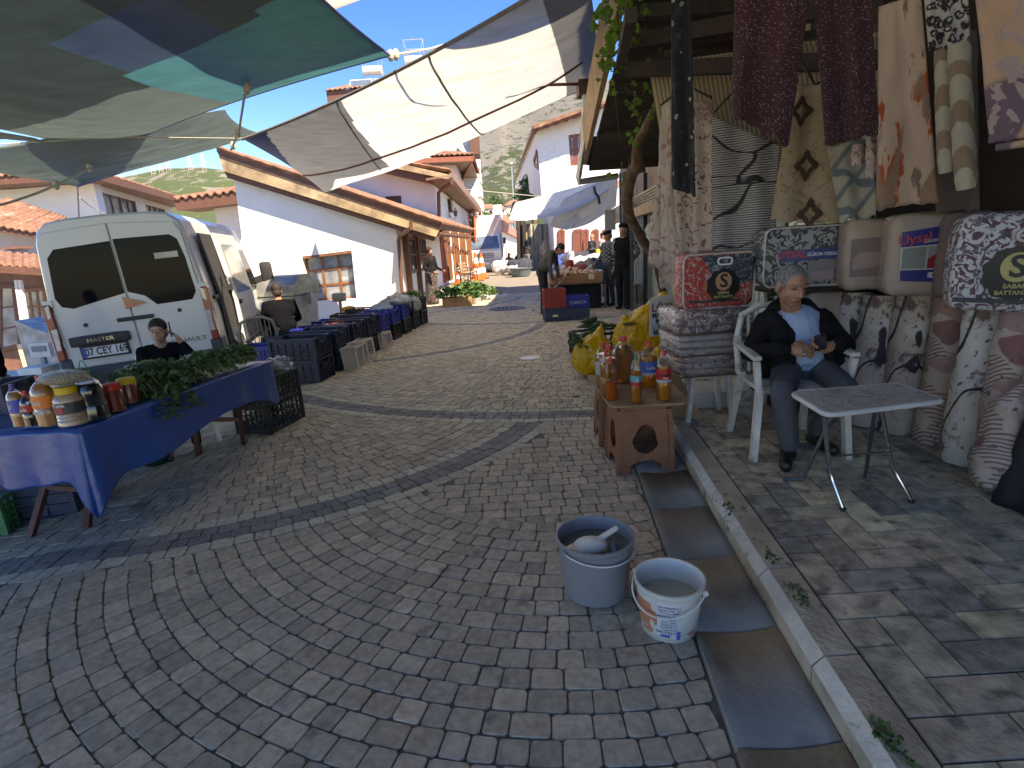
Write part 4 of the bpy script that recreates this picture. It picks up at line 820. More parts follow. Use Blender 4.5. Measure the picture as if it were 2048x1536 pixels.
# upper storey set back from the fascia, largely unseen, sized to shade the street
mb=MB(); mb.box((bx(2)+2.35,-5.4,6.3),(4.2,13.0,5.6)); mb.prism([(bx(4.7)+.1,1.2,3.5),(bx(4.7)+.1,4.7,3.5),(bx(17)+.1,17.2,3.5),(8,17.2,3.5),(8,1.2,3.5)],(0,0,3.1)); mb.build('shading_upper_storey',[mt('grey timber shading upper floor',(.22,.19,.16),.85,.3,3)],h)
MB0=None
h.matrix_basis=M.Translation((4,6,0))
for o in [x for x in bpy.data.objects if x.parent==h and x.name.startswith('shading_upper_storey')]: o.location=(-4,-6,0)
# facade beyond the textile shop: boards, corrugated shutter, green sheet
Z0=0
for k in range(26):
    y=5.0+k*.27; x=bx(y)-.02; zt=3.3+.0*k; mb=MB()
mb=MB(); rnd=random.Random(5)
for k in range(47):
    y=4.9+k*.26; x=bx(y); zt=6.2; zb=2.15; w=.245
    mb.box((x+rnd.uniform(-.012,.012),y,(zt+zb)/2),(.03,w,zt-zb+.5))
mb.build('upper_boards',[WOOD],h,world=True)
mb=MB()
for k in range(11):
    a=2*PI*k/11*.5; 
for k in range(9):
    z=1.98+.035*k; mb.bar((bx(4.8)-.10-.035*k,4.8,z),(bx(16.6)-.10-.035*k,16.6,z),.03,.034)
mb.build('rolled_shutter',[mt('pale shutter slats',(.44,.38,.30),.7,.2,5)],h,world=True)
mb=MB(); mb.bar((bx(4.8)-.42,4.8,1.95),(bx(16.6)-.42,16.6,1.95),.10,.16); mb.build('shutter_beam',[EAVW],h,world=True)
for k in range(46):
    pass
mb=MB()
for k in range(87):
    y=5.0+k*.14; mb.box((bx(y)+.02*(k%2),y,1.0),(.03,.13,2.3))
mb.build('sheet_wall',[mt('pale green metal sheet',(.34,.38,.31),.6,.25,3,dirt=((.20,.18,.14),2,.58))],h,world=True)
for y in (6.2,8.0,9.8,11.6,13.6,15.6):
    mb=MB(); mb.box((bx(y)-.16,y,1.35),(.07,.07,2.75)); mb.build('post',[IRON],h,world=True)
for px,Y,w in((1252,12.2,.16),(1262,11.6,.05),(1240,13,.04)):
    a=at(px,345,Y); mb=MB(); mb.box((a.x,Y,a.z/2),(w,w,a.z)); mb.build('post',[mt('dark grey post',(.07,.07,.07),.6)],h,world=True)
mb=MB(); mb.box(at(1220,440,12.4),(.22,.12,.42)); mb.build('meter_box',[mt('grey meter box',(.28,.28,.27),.6)],h,world=True)
mb=MB(); mb.tube([at(1170,190,8.8),at(1168,280,8.8),at(1157,355,8.8),at(1157,364,8.8),at(1235,352,9.0)],.045,8); mb.build('drainpipe',[mt('galvanised steel',(.45,.46,.47),.4)],h,world=True)
mb=MB(); mb.box(at(1170,178,8.9),(.22,.3,.20)); mb.build('tie_block',[BRN],h,world=True)
mb=MB(); mb.tube([at(1164,168,8.9),at(1020,171,8.0)],.022,6); mb.build('iron_arm',[mt('rusty arm',(.25,.10,.07),.6)],h,world=True)
# scaffold poles by the tarp end
for a,b in(((1205,0),(1176,172)),((1190,60),(1180,165)),((1222,20),(1186,185))):
    mb=MB(); mb.tube([at(*a,8.4),at(*b,8.8)],.02,5); mb.build('pole',[mt('galvanised steel',(.45,.46,.47),.4)],h,world=True)
# back and inner walls of the textile shop
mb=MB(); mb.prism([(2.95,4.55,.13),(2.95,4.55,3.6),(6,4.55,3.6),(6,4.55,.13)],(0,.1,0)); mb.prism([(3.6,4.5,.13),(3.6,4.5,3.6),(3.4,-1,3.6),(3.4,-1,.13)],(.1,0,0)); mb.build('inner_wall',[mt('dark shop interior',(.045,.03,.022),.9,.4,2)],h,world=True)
mb=MB(); mb.prism([(1.3,4.25,.10),(2.9,4.25,.10),(2.9,4.62,.10),(1.3,4.62,.10)],(0,0,.15)); th_=mb.build('threshold_step',[mt('pale marble step',(.55,.52,.47),.5,.1,3)],h,world=True); bev(th_,.006)
# pavement canopy frame: dark beams, striped awning fabric, wires
BEAM=mt('charred timber beam',(.035,.022,.018),.85,.4,6)
for a,b,w in(((1255,140,4.9),(1760,120,3.7),.09),((1262,85,5.0),(1640,20,4.0),.10),((1240,125,5.2),(1262,30,3.2),.06),((1520,50,4.3),(1480,130,4.4),.05),((1330,110,4.8),(1700,60,4.6),.05)):
    mb=MB(); mb.bar(at(*a),at(*b),w,w*1.1); mb.build('canopy_beam',[BEAM],h,world=True)
def stripemat():
    m,nt,b=nmat('beige striped awning'); N=nt.nodes;L=nt.links; tc=N.new('ShaderNodeTexCoord'); wv=N.new('ShaderNodeTexWave'); wv.bands_direction='X'; wv.inputs['Scale'].default_value=1.15; wv.inputs['Distortion'].default_value=.3; L.new(tc.outputs['UV'],wv.inputs[0])
    cr=N.new('ShaderNodeValToRGB'); cr.color_ramp.elements[0].position=.45; cr.color_ramp.elements[1].position=.55; cr.color_ramp.elements[0].color=(.30,.235,.15,1); cr.color_ramp.elements[1].color=(.55,.46,.33,1); L.new(wv.outputs[0],cr.inputs[0]); L.new(cr.outputs[0],b.inputs['Base Color']); b.inputs['Roughness'].default_value=.9
    t=N.new('ShaderNodeBsdfTranslucent'); L.new(cr.outputs[0],t.inputs[0]); s=N.new('ShaderNodeMixShader'); s.inputs[0].default_value=.35; L.new(b.outputs[0],s.inputs[1]); L.new(t.outputs[0],s.inputs[2]); L.new(s.outputs[0],N['Material Output'].inputs[0]); return m
t=thing('striped_awning','old beige striped awning sloping behind the hanging quilts','awning',at(1400,150,4.8)); f=coons(at(1296,128,4.9),at(1790,60,4.0),at(1800,330,4.5),at(1325,300,4.95),b2=.1,sag=-.1,wr=.03,seed=9); sheet('cloth',lambda u,v:f(u,v),30,14,[stripemat()],t,uvs=(14,1))
# vine
def leafmesh(k):
    mb=MB(); s=.055
    pts=[(0,0),(.35,.15),(.55,.05),(.5,.4),(.75,.6),(.45,.75),(.2,1.1),(0,1.25),(-.2,1.1),(-.45,.75),(-.75,.6),(-.5,.4),(-.55,.05),(-.35,.15)]
    mb.add([(x*s,y*s,.012*math.sin(x*5+k)) for x,y in pts]+[(0,.5*s,-.006)],[(i,(i+1)%14,14) for i in range(14)]); return mb
LEAF=mt('bright green vine leaf',(.13,.25,.035),.55,.35,30,transl=.5)  # one bright green with random variation for every leaf
t=thing('grapevine','gnarled bare grapevine trunk with a few bright leaves climbing the shop corner','vine',at(1290,620,9)); 
vp=[at(*p) for p in((1330,600,7.5),(1312,520,7.4),(1285,480,7.2),(1262,440,7.0),(1252,400,6.8),(1262,350,6.6),(1275,330,6.5),(1272,290,6.3),(1290,260,6.1),(1312,215,5.8),(1322,190,5.6),(1300,140,5.4))]
mb=MB(); mb.tube(vp,[.05,.055,.06,.06,.065,.07,.075,.045,.05,.045,.03,.02],8)
mb.tube([vp[6],at(1282,322,6.5),at(1284,345,6.5)],[.06,.05,.045],7); mb.build('trunk',[mt('vine bark',(.15,.095,.065),.95,.4,12,bump=1,bsc=30)],t,world=True,smooth=True,ang=180)
mb=MB(); rnd=random.Random(2)
for a,b in(((1240,125,5.4),(1235,20,4.6)),((1312,210,5.8),(1240,205,5.6)),((1300,140,5.4),(1238,110,5.3)),((1290,180,5.6),(1250,180,5.5)),((1235,20,4.6),(1262,-40,4.2)),((1262,300,6.3),(1245,360,6.6))):
    a=at(*a);b=at(*b); P=[lin(a,b,k/6)+V((rnd.uniform(-.02,.02),0,rnd.uniform(-.03,.03)-.06*math.sin(PI*k/6))) for k in range(7)]; mb.tube(P,.006,4)
mb.tube([at(1238,0,5),at(1226,120,5.4),at(1232,200,5.5),at(1240,290,6)],.004,4)
mb.build('shoots',[mt('vine bark',(.15,.095,.065),.95)],t,world=True)
spots=[(1240,30,4.7,34,.13),(1228,75,4.9,26,.12),(1245,110,5.2,20,.12),(1215,135,5.3,8,.08),(1285,205,5.6,12,.10),(1272,290,6.2,6,.10),(1315,130,5,14,.10),(1268,212,5.6,3,.04),(1250,0,4.5,22,.12),(1240,365,6.7,4,.08),(1220,140,5.2,3,.05)]
for px,py,Y,n,sp in spots:
    c=at(px,py,Y)
    mb=MB()
    for k in range(n):
        L_=leafmesh(k); p=c+V((rnd.gauss(0,sp*.8),rnd.gauss(0,sp),rnd.gauss(0,sp))); mm=M.Translation(p)@M.Rotation(rnd.uniform(0,6.3),4,'Z')@M.Rotation(rnd.uniform(.6,2.4),4,'X')@M.Scale(rnd.uniform(.7,1.3),4); mb.add(L_.v,L_.f,0,mm)
    tag(mb.build('leaves',[LEAF],t,world=True),kind='stuff')
# ================================================================ white van
VW=mt('white van paint',(.62,.64,.64),.35,.03,2,coat=.5); BLK=mt('black plastic trim',(.025,.026,.028),.55,.2,9); VGL=mt('privacy glass',(.006,.008,.011),.06,.2,2,spec=.07); DK=mt('van bumper grey',(.06,.065,.075),.6,.15,8)
def loft(mb,st,prof,mi=0):
    n=len(prof(st[0])); vs=[]
    for y in st: vs+=[(x,y,z) for x,z in prof(y)]
    mb.add(vs,[(i*n+j,i*n+j+1,(i+1)*n+j+1,(i+1)*n+j) for i in range(len(st)-1) for j in range(n-1)]+[tuple(range(n)),tuple(range(len(st)*n-1,(len(st)-1)*n-1,-1))],mi)
def rrect(w,h,r,k=4,cx=0,cz=0):
    out=[]
    for sx,sz,a0 in((1,1,0),(-1,1,PI/2),(-1,-1,PI),(1,-1,1.5*PI)):
        for i in range(k+1): a=a0+PI/2*i/k; out.append((cx+sx*(w/2-r)+r*math.cos(a),cz+sz*(h/2-r)+r*math.sin(a)))
    return out
def van():
    t=thing('parked_van','white panel van parked with its dark rear windows toward the blue covered stall','van',(-5.25,7.93,-.382),.262,ry=-.054)
    def pr(y):
        f=lambda a:max(0,min(1,a)); top=2.62 if y<3.95 else max(1.0,2.62-(y-3.95)*1.62) if y<4.75 else 1.32-(y-4.75)*.35
        half=[(.0,top),(.5,top-.015),(.74,top-.05),(.87,min(top-.09,2.46)),(.915,min(top-.14,2.30)),(1.0,min(1.45,top-.2)),(1.03,min(1.1,top-.3)),(1.03,.62),(1.0,.36)]
        k=1-.06*f((y-4.6)/.9)-(.03 if y<.02 else 0)
        half=[(x*k,z-(.03 if y<.02 and z>2 else 0)) for x,z in half]; return [(-x,z) for x,z in half[::-1]]+half[1:]
    mb=MB(); loft(mb,[0,.05,.5,1.2,2.4,3.4,3.95,4.1,4.35,4.75,5.1,5.35,5.45],pr); mb.build('body',[VW],t,smooth=True,ang=30)
    mb=MB(); mb.box((0,.0,.42),(1.98,.22,.34)); mb.box((.97,.1,.50),(.16,.3,.5)); mb.box((-.97,.1,.50),(.16,.3,.5)); bev(mb.build('bumper',[DK],t),.03,3)
    mb=MB(); mb.box((0,2.7,.46),(2.12,4.9,.2)); mb.build('side_trim',[DK],t)
    for s in(-1,1):
        # rear door leaf: a thin proud panel with rounded outline
        mb=MB(); a=[(.012*s,.60),(.93*s,.60),(.96*s,1.1),(.93*s,1.45),(.875*s,2.30),(.80*s,2.44),(.012*s,2.50)]; mb.prism([(x,-.035,z) for x,z in a],(0,.06,0)); d=mb.build('rear_door',[VW],t); bev(d,.012,2)
        mb=MB(); w=.80; cx=.435*s
        q=rrect(.80,.74,.10,4,cx,1.86) if s<0 else [(.02,2.28),(.72,2.27),(.80,2.20),(.845,1.95),(.87,1.46),(.80,1.35),(.34,1.34),(.22,1.48),(.02,1.56)]
        if s<0: q=[(-.02,2.26),(-.70,2.22),(-.80,2.11),(-.86,1.58),(-.81,1.46),(-.68,1.42),(-.02,1.55)]
        mb.prism([(x,-.046,z) for x,z in q],(0,.02,0)); g=mb.build('rear_window',[VGL],d); bev(g,.006,2)
        for z in(.85,1.42): mb=MB(); mb.box((.965*s,-.02,z+.1),(.12,.06,.09)); mb.build('hinge',[VW],d)
        mb=MB(); mb.lathe([(.028,0),(.028,.012),(.001,.013)],14,0,M.Translation((.60*s,-.034,1.22 if s>0 else 1.18))@M.Rotation(PI/2,4,'X')); mb.build('lock_cap',[BLK],d)
        # tail lights
        mb=MB(); mb.box((.985*s,-.0,1.12),(.105,.17,.78)); l=mb.build('tail_light',[mt('red lamp lens',(.28,.012,.012),.15,.2,20,coat=.8)],t); bev(l,.02,3)
        mb=MB(); mb.prism([(.93*s,-.095,1.18),(1.04*s,-.08,1.16),(1.04*s,-.08,.88),(.95*s,-.095,.88)],(0,.03,0)); mb.prism([(.94*s,-.092,1.50),(1.03*s,-.08,1.46),(1.03*s,-.08,1.30),(.95*s,-.092,1.34)],(0,.03,0)); mb.build('clear_lens',[mt('clear lamp lens',(.62,.60,.56),.1,.2,30,coat=.8)],l)
        for y in(1.0,4.35):
            mb=MB(); mb.lathe([(.0001,0),(.20,0),(.24,.02),(.33,.03),(.345,.06),(.345,.19),(.33,.22),(.0001,.22)],26,0,M.Translation((.99*s,y,.34))@M.Rotation(-PI/2*s,4,'Y')@M.Translation((0,0,-.16)),cap=False); wh=mb.build('wheel',[mt('tyre rubber',(.02,.02,.02),.85)],t,smooth=True)
            mb=MB(); mb.lathe([(.0001,.0),(.19,.0),(.21,.03)],18,0,M.Translation((.99*s,y,.34))@M.Rotation(PI/2*s,4,'Y')@M.Translation((0,0,.165))@M.Diagonal((1,1,-.5,1)),cap=False); mb.build('rim',[mt('steel wheel',(.3,.3,.3),.4,metal=.6)],wh)
        mb=MB(); mb.rbox((1.30*s,4.02,1.56),(.24,.13,.42),.05,5); m_=mb.build('mirror',[BLK],t,smooth=True); mb=MB(); mb.bar((1.0*s,4.02,1.40),(1.25*s,4.02,1.47),.07,.12); mb.build('mirror_arm',[BLK],m_)
    mb=MB(); mb.box((.03,-.06,1.19),(.46,.05,.055)); bev(mb.build('door_handle',[BLK],t),.012)
    mb=MB(); mb.prism([(-.06,-.042,1.50),(-.05,-.042,1.33),(.22,-.042,1.385)],(0,-.025,0)); mb.build('brake_light',[mt('red lamp lens',(.28,.012,.012),.15)],t)
    mb=MB(); mb.rbox((-.47,-.07,.965),(.74,.07,.15),.03,5,rx=0); mb.build('plate_light_bar',[BLK],t,smooth=True)
    mb=MB(); mb.box((-.45,-.05,.80),(.60,.03,.19)); pl=mb.build('number_plate',[BLK],t); mb=MB(); mb.box((-.45,-.067,.80),(.55,.008,.135)); mb.build('plate_face',[mt('plate white',(.75,.76,.78),.4)],pl); mb=MB(); mb.box((-.705,-.073,.80),(.045,.004,.132)); mb.build('blue_strip',[mt('plate blue',(.02,.09,.45),.4)],pl)
    fm=lambda x,y,z:frame((x,y,z),(1,0,0),(0,0,1))
    text('plate_lettering','07 CEY 169',.145,fm(-.43,-.073,.80),BLK,pl,.001,.003,sx=.76)
    text('badge','MASTER',.075,fm(-.45,-.108,.965),mt('chrome',(.6,.6,.6),.2,metal=1),t,.004,.001,sx=1.25)
    text('badge','RENAULT',.085,fm(.62,-.038,.78),mt('dark chrome',(.12,.12,.12),.3,metal=.6),t,.004,.001,sx=1.3)
    mb=MB(); mb.box((.62,-.048,2.0),(.30,.004,.08)); mb.build('sticker',[mt('cream sticker',(.6,.6,.5),.6)],t)
    # side: dark door opening, the sliding door standing off the body, cab door window
    mb=MB(); mb.prism([(1.04,.42,.55),(1.05,.42,1.3),(.955,.42,2.28),(.955,1.55,2.28),(1.05,1.55,1.3),(1.04,1.55,.55)],(.012,0,0)); mb.build('door_opening',[mt('dark load space',(.03,.03,.032),.9)],t)
    mb=MB(); X=1.14; mb.prism([(X,1.2,.48),(X+.02,1.2,1.2),(X-.10,1.2,2.30),(X-.10,2.75,2.30),(X+.02,2.75,1.2),(X,2.75,.48)],(-.07,0,0)); d=mb.build('sliding_door',[VW],t); bev(d,.02,3)
    mb=MB(); mb.prism([(X+.012,1.34,1.30),(X-.072,1.36,2.12),(X-.072,2.62,2.12),(X+.012,2.64,1.30)],(.008,0,0)); mb.build('door_window',[mt('side glass',(.25,.27,.27),.08,spec=.9)],d)
    mb=MB(); mb.box((X+.03,1.33,1.16),(.04,.16,.07)); mb.build('handle',[BLK],d); mb=MB(); mb.box((X+.012,1.95,.66),(.03,1.5,.28)); mb.build('trim',[DK],d)
    mb=MB(); mb.box((1.06,1.22,1.42),(.12,.22,.10)); mb.build('door_roller',[BLK],t)
    mb=MB(); mb.box((1.03,1.5,1.33),(.05,2.6,.05)); mb.build('side_rail',[BLK],t)
    mb=MB(); mb.prism([(1.045,3.0,1.30),(.965,3.02,2.05),(.965,3.75,2.05),(1.045,4.1,1.30)],(.01,0,0)); mb.build('cab_window',[VGL],t)
van()
# ================================================================ crates
def crate_mesh(name,w,d,h,mat,nh,nv,solid_=.0,dip=0,diag=False,t=.009):
    mb=MB(); X=w/2;Y=d/2
    for a,b in(((-X,-Y),(X,-Y)),((X,-Y),(X,Y)),((X,Y),(-X,Y)),((-X,Y),(-X,-Y))):
        a=V((*a,0));b=V((*b,0)); n=(b-a).normalized(); o=V((n.y,-n.x,0)); L=(b-a).length
        rim=[(0,h),(L*.22,h),(L*.34,h-dip),(L*.66,h-dip),(L*.78,h),(L,h)] if dip and L<w*.99+.0001 and L>=min(w,d)-.01 else [(0,h),(L,h)]
        for p,q in zip(rim[:-1],rim[1:]): mb.bar(a+n*p[0]+V((0,0,p[1]-.012)),a+n*q[0]+V((0,0,q[1]-.012)),.026,.024,up=o)
        mb.bar(a+V((0,0,.02)),b+V((0,0,.02)),t*1.6,.04,up=o)
        mb.box(a+V((0,0,h/2)),(.03,.03,h-.004),rz=math.atan2(n.y,n.x))
        zt=h-.03-dip
        for k in range(1,nh+1):
            z=.03+(zt-.03)*k/(nh+1); mb.bar(a+V((0,0,z)),b+V((0,0,z)),t,t*(2.6 if solid_ else 1),up=o)
        m=max(2,int(nv*L/w+.5))
        for k in range(1,m):
            x=L*k/m; mb.bar(a+n*x+V((0,0,.03)),a+n*x+V((0,0,zt+.02)),t,t*1.2,up=o)
        if diag:
            for k in range(m):
                mb.bar(a+n*(L*k/m)+V((0,0,.03)),a+n*(L*(k+1)/m)+V((0,0,h*.5)),t*.8,t*.8); mb.bar(a+n*(L*(k+1)/m)+V((0,0,.03)),a+n*(L*k/m)+V((0,0,h*.5)),t*.8,t*.8)
        if solid_: mb.box((a+b)/2-o*.012+V((0,0,h*solid_*.5)),(L-.03,.006,h*solid_),rz=math.atan2(n.y,n.x))
    mb.box((0,0,.012),(w-.02,d-.02,.01)); me=mb.build(name,[mat],None); me.location=(0,0,0); return me
def plast(n,c): return mt(n,c,.45,.2,9,bump=.1,dirt=((c[0]*.6+.04,c[1]*.6+.04,c[2]*.6+.03),5,.62))
NAVY=plast('navy crate plastic',(.012,.02,.05)); ROY=plast('royal blue crate plastic',(.02,.035,.30)); BLKP=plast('black crate plastic',(.018,.019,.021)); REDP=plast('red crate plastic',(.34,.035,.03)); CREAMP=plast('cream crate plastic',(.58,.50,.44)); DBLU=plast('dull blue crate plastic',(.035,.055,.10)); GRN=plast('green crate plastic',(.05,.22,.09))
PROT={}
def crate(kind,loc,rz,label,group=None,cat='crate',sz=None,tilt=0):
    K=dict(navy=(.58,.40,.29,NAVY,4,6,.9,.055),royal=(.50,.34,.27,ROY,5,8,.92,.04),black=(.52,.36,.28,BLKP,3,8,0,.0),dense=(.52,.36,.28,BLKP,6,10,.85,.0),red=(.46,.36,.38,REDP,3,5,.95,.0),cream=(.40,.30,.22,CREAMP,5,8,0,0),dull=(.50,.36,.28,DBLU,2,3,.93,0),green=(.5,.36,.28,GRN,4,8,.8,0))[kind]
    if kind not in PROT:
        PROT[kind]=crate_mesh('crate',*K[:4],K[4],K[5],K[6],K[7],diag=(kind=='black')); o=PROT[kind]
    else: o=PROT[kind].copy(); COL.objects.link(o)
    o.location=loc; o.rotation_euler=(tilt,0,rz); 
    if sz: o.scale=sz
    for key in ('group',): 
        if key in o: del o[key]
    tag(o,label,cat,group); return o
LA=V((-2.62,6.85,0)); LB=V((-1.98,11.75,0)); an=math.atan2(LB.y-LA.y,LB.x-LA.x)-PI/2
gr='crates of produce in a row along the left of the street'
def rowp(t,dx=0): p=LA.lerp(LB,t); return V((p.x+dx,p.y,gz(p.x+dx,p.y)))
rows=[(0,'navy','navy'),(1,'navy','navy'),(2,'navy','navy'),(3,'navy','navy'),(4,'royal','royal'),(5,'black','royal'),(6,'dense','royal'),(7,'dense','black'),(8,'dense','dense')]
nm=['nearest the chair','second from the near end','third from the near end','fourth from the near end','fifth from the near end','sixth from the near end','seventh, below the grey carrier bag','eighth, second from the far end','ninth, at the far end beside the woman']
for i,lo,up in rows:
    p=rowp(i/8.3); h0=dict(navy=.29,royal=.27,black=.28,dense=.28)[lo]; rz=an+random.uniform(-.05,.05)
    cn=dict(navy='navy blue',royal='royal blue',black='black lattice',dense='black')
    crate(lo,p,rz+(PI/2 if lo=='navy' and i==0 else 0)*0,'%s crate at the bottom of the stack %s'%(cn[lo],nm[i]),gr)
    crate(up,p+V((0,0,h0-.012)),rz+random.uniform(-.04,.04),'%s crate on top of the stack %s'%(cn[up],nm[i]),gr)
# wait: second column behind, royal blue ones near the seated man
for k,(px,py,c) in enumerate([(625,700,'royal'),(660,690,'navy'),(700,672,'royal'),(735,662,'royal'),(770,648,'black'),(800,640,'dense')]):
    g=G(px,py); g=V((rowp((k+.3)/8.3*1.2).x-.66,rowp((k+.3)/8.3*1.2).y+.1,0)); g.z=gz(g.x,g.y)
    crate(c,g+V((0,0,.25)),an+random.uniform(-.1,.1),['royal blue crate beside the seated person, behind the first stack','navy crate behind the second stack in the left row','royal blue crate behind the third stack in the left row','royal blue crate behind the fourth stack, near the yellow squash','black lattice crate behind the middle royal blue stack','black crate behind the stacks with the grey carrier bag'][k],'crates in the back row, by the white wall')
    mb=MB(); mb.box((0,0,.125),(.5,.34,.25)); b=mb.build('wooden_box',[mt('rough box wood',(.30,.22,.14),.8,.3,6)]); b.location=g; b.rotation_euler.z=an; tag(b,'low wooden box under the back row crate %s'%['beside the seated person','second from the near end','third from the near end','fourth from the near end','fifth from the near end','at the far end'][k],'box','boxes holding up the back row')
for i,(t_,dz) in enumerate([(1.0,.30),(1.35,.30)]):
    p=rowp(t_/8.3,.29); o=crate('cream',p+V((.03,.05*i,.13+.02*i)),an+PI/2,['cream slatted crate standing on edge against the second navy stack','cream slatted crate leaning beside the first cream one, slightly farther'][i],'cream crates leaning on the navy stacks',tilt=0); o.rotation_euler=(PI/2-.08,0,an+PI/2)
p=rowp(3.35/8.3,.30); o=crate('cream',p+V((0,0,.10)),0,'small cream crate at the foot of the fourth navy stack','cream crates leaning on the navy stacks',sz=(.7,.9,.6)); o.rotation_euler=(PI/2-.1,0,an+PI/2)
# produce heaps in crates
def balls(name,label,cat,grp,c,w,d,n,r,mat,rz=0,seed=1,heap=.06,sq=(1,1,1),parts=None):
    rnd=random.Random(seed); mb=MB(); mb.ball((0,0,r),r,0,8,sq); p0=mb.build(name,[mat],smooth=True,ang=180); me=p0.data; out=[]
    for k in range(n):
        o=p0 if k==0 else p0.copy()
        if k: COL.objects.link(o)
        x,y=rnd.uniform(-.5,.5),rnd.uniform(-.5,.5); z=heap*(1-4*x*x)*(1-4*y*y)*rnd.uniform(.4,1.2); x*=w;y*=d
        o.location=(c[0]+x*math.cos(rz)-y*math.sin(rz),c[1]+x*math.sin(rz)+y*math.cos(rz),c[2]+z); o.rotation_euler=(rnd.uniform(0,6),rnd.uniform(0,6),rnd.uniform(0,6)); s=rnd.uniform(.85,1.2); o.scale=(s,s,s); tag(o,label,cat,grp)
    return out
p=rowp(2/8.3); balls('tomato','dull red tomato heaped in the third navy crate of the left row','tomato','tomatoes in the third navy crate',(p.x,p.y,p.z+.29+.20),.46,.28,34,.032,mt('dull tomato skin',(.25,.045,.03),.35,.3,12),an,3)
p=rowp(4/8.3); balls('lemon','yellow lemon heaped in the top royal blue crate','lemon','lemons in the royal blue crate',(p.x,p.y,p.z+.27+.17),.40,.24,26,.03,mt('lemon skin',(.60,.42,.06),.5,.2,30),an,4,sq=(.85,.85,1.15))
p=rowp(0/8.3); balls('onion','brown onion inside the nearest navy crate','onion','onions in the nearest navy crate',(p.x,p.y,p.z+.29+.10),.48,.28,30,.035,mt('onion skin',(.42,.24,.10),.4,.3,14),an,5)
# leafy clumps
def clump(name,label,cat,c,w,d,h,n,ls,mat,group=None,seed=1,shape='leaf',rz=0,parent=None,droop=0,kind=None):
    rnd=random.Random(seed); mb=MB()
    for k in range(n):
        x,y=rnd.gauss(0,.27),rnd.gauss(0,.27); x=max(-.55,min(.55,x)); y=max(-.55,min(.55,y)); z=h*(1-min(1,(x*x+y*y)*2.2))*rnd.uniform(.25,1); s=ls*rnd.uniform(.6,1.3)
        mm=M.Translation((x*w,y*d,z))@M.Rotation(rnd.uniform(0,6.3),4,'Z')@M.Rotation(rnd.uniform(-1.1,1.1),4,'X')@M.Rotation(rnd.uniform(-.8,.8),4,'Y')
        if shape=='leaf': mb.add([(0,0,0),(.3*s,.35*s,.08*s),(.28*s,.7*s,.05*s),(0,1.0*s,-.1*s),(-.28*s,.7*s,.05*s),(-.3*s,.35*s,.08*s),(0,.5*s,-.04*s)],[(0,1,6),(1,2,6),(2,3,6),(3,4,6),(4,5,6),(5,0,6)],0,mm)
        else:
            mb.tube([mm@V((0,-s*.8,0)),mm@V((0,0,s*.15)),mm@V((.1*s,s*.8,-.1*s))],[.004,.006,.003],4)
    o=mb.build(name,mat if isinstance(mat,list) else [mat],parent)
    if parent is None: o.location=c; o.rotation_euler.z=rz; tag(o,label,cat,group,kind)
    return o
GREEN=mt('fresh green leaves',(.055,.13,.03),.6,.5,18,transl=.25); GREEN2=mt('pale green leaves',(.16,.22,.09),.6,.4,18,transl=.25); GREEN3=mt('dark green leaves',(.065,.12,.045),.6,.45,16,transl=.2)
p=rowp(8/8.3); clump('lettuce','green lettuce leaves filling the far end crate of the left row','lettuce',(p.x,p.y,p.z+.5),.5,.34,.10,120,.09,GREEN2,seed=4)
p=rowp(6.2/8.3)
def bag(name,label,c,s,mat,seed=0,cat='plastic bag',group=None,neck=.25,amp=.03,extra=()):
    rnd=random.Random(seed); w,d,h=s; pr=[('e',(0,0,h*.38),(w/2,d/2,h*.40),0),('e',(w*.1,0,h*.55),(w*.36,d*.36,h*.33),0),('c',(0,0,h*.6),w*.26,(w*.05,0,h*.95),w*.10,0)]+list(extra)
    o=blob(name,pr,[mat],max(.012,w/28),sm=2,bump=crumple(amp,9/max(w,.2)))
    o.location=(c[0],c[1],c[2]); tag(o,label,cat,group); return o
PBAG=mt('translucent white carrier bag',(.62,.63,.63),.3,.1,9,bump=.5,bsc=14,transl=.35,coat=.3); GBAG=mt('grey carrier bag',(.33,.34,.35),.35,.3,9,bump=.6,bsc=14,coat=.3); BBAG=mt('pale blue carrier bag',(.30,.40,.55),.35,.2,9,bump=.5,bsc=14,transl=.2)
YBAG=mt('yellow carrier bag',(.72,.42,.015),.35,.12,5,bump=.5,bsc=9,transl=.25,coat=.25)
bag('carrier_bag','grey plastic carrier bag lying over the seventh and eighth crates',(p.x+.05,p.y,p.z+.48),(.62,.42,.22),GBAG,3,group='carrier bags on the left crates')
p=rowp(7.1/8.3); bag('carrier_bag','crumpled whitish carrier bag draped over the front of the dark crates',(p.x+.22,p.y,p.z+.30),(.28,.46,.30),GBAG,4,group='carrier bags on the left crates')
p=rowp(5.0/8.3); bag('carrier_bag','bright blue and white plastic sheet on the crate after the lemons',(p.x,p.y,p.z+.46),(.42,.40,.16),BBAG,5,group='carrier bags on the left crates')
# squash + kitchen scale on the wall side
pS=rowp(.47,-.85); base=V((pS.x,pS.y,.28))
def squash(name,label,loc,r,mat,ribs=10,sz=.8,rx=0):
    mb=MB(); n=40; vs=[]; fs=[]; m=14
    for i in range(m+1):
        a=PI*i/m
        for j in range(n): b=2*PI*j/n; rr=r*math.sin(a)*(1+.07*math.cos(ribs*b)); vs.append((rr*math.cos(b),rr*math.sin(b),-r*sz*math.cos(a)*(1-.12*math.sin(a))))
    fs=[(i*n+j,i*n+(j+1)%n,(i+1)*n+(j+1)%n,(i+1)*n+j) for i in range(m) for j in range(n)]; mb.add(vs,fs)
    t=thing(name,label,'squash',loc,rx=rx); mb.build('flesh',[mat],t,smooth=True,ang=180); mb=MB(); mb.tube([(0,0,r*sz*.8),(.01,0,r*sz*1.15)],[.02,.012],6); mb.build('stalk',[mt('dry stalk',(.25,.2,.1),.9)],t)
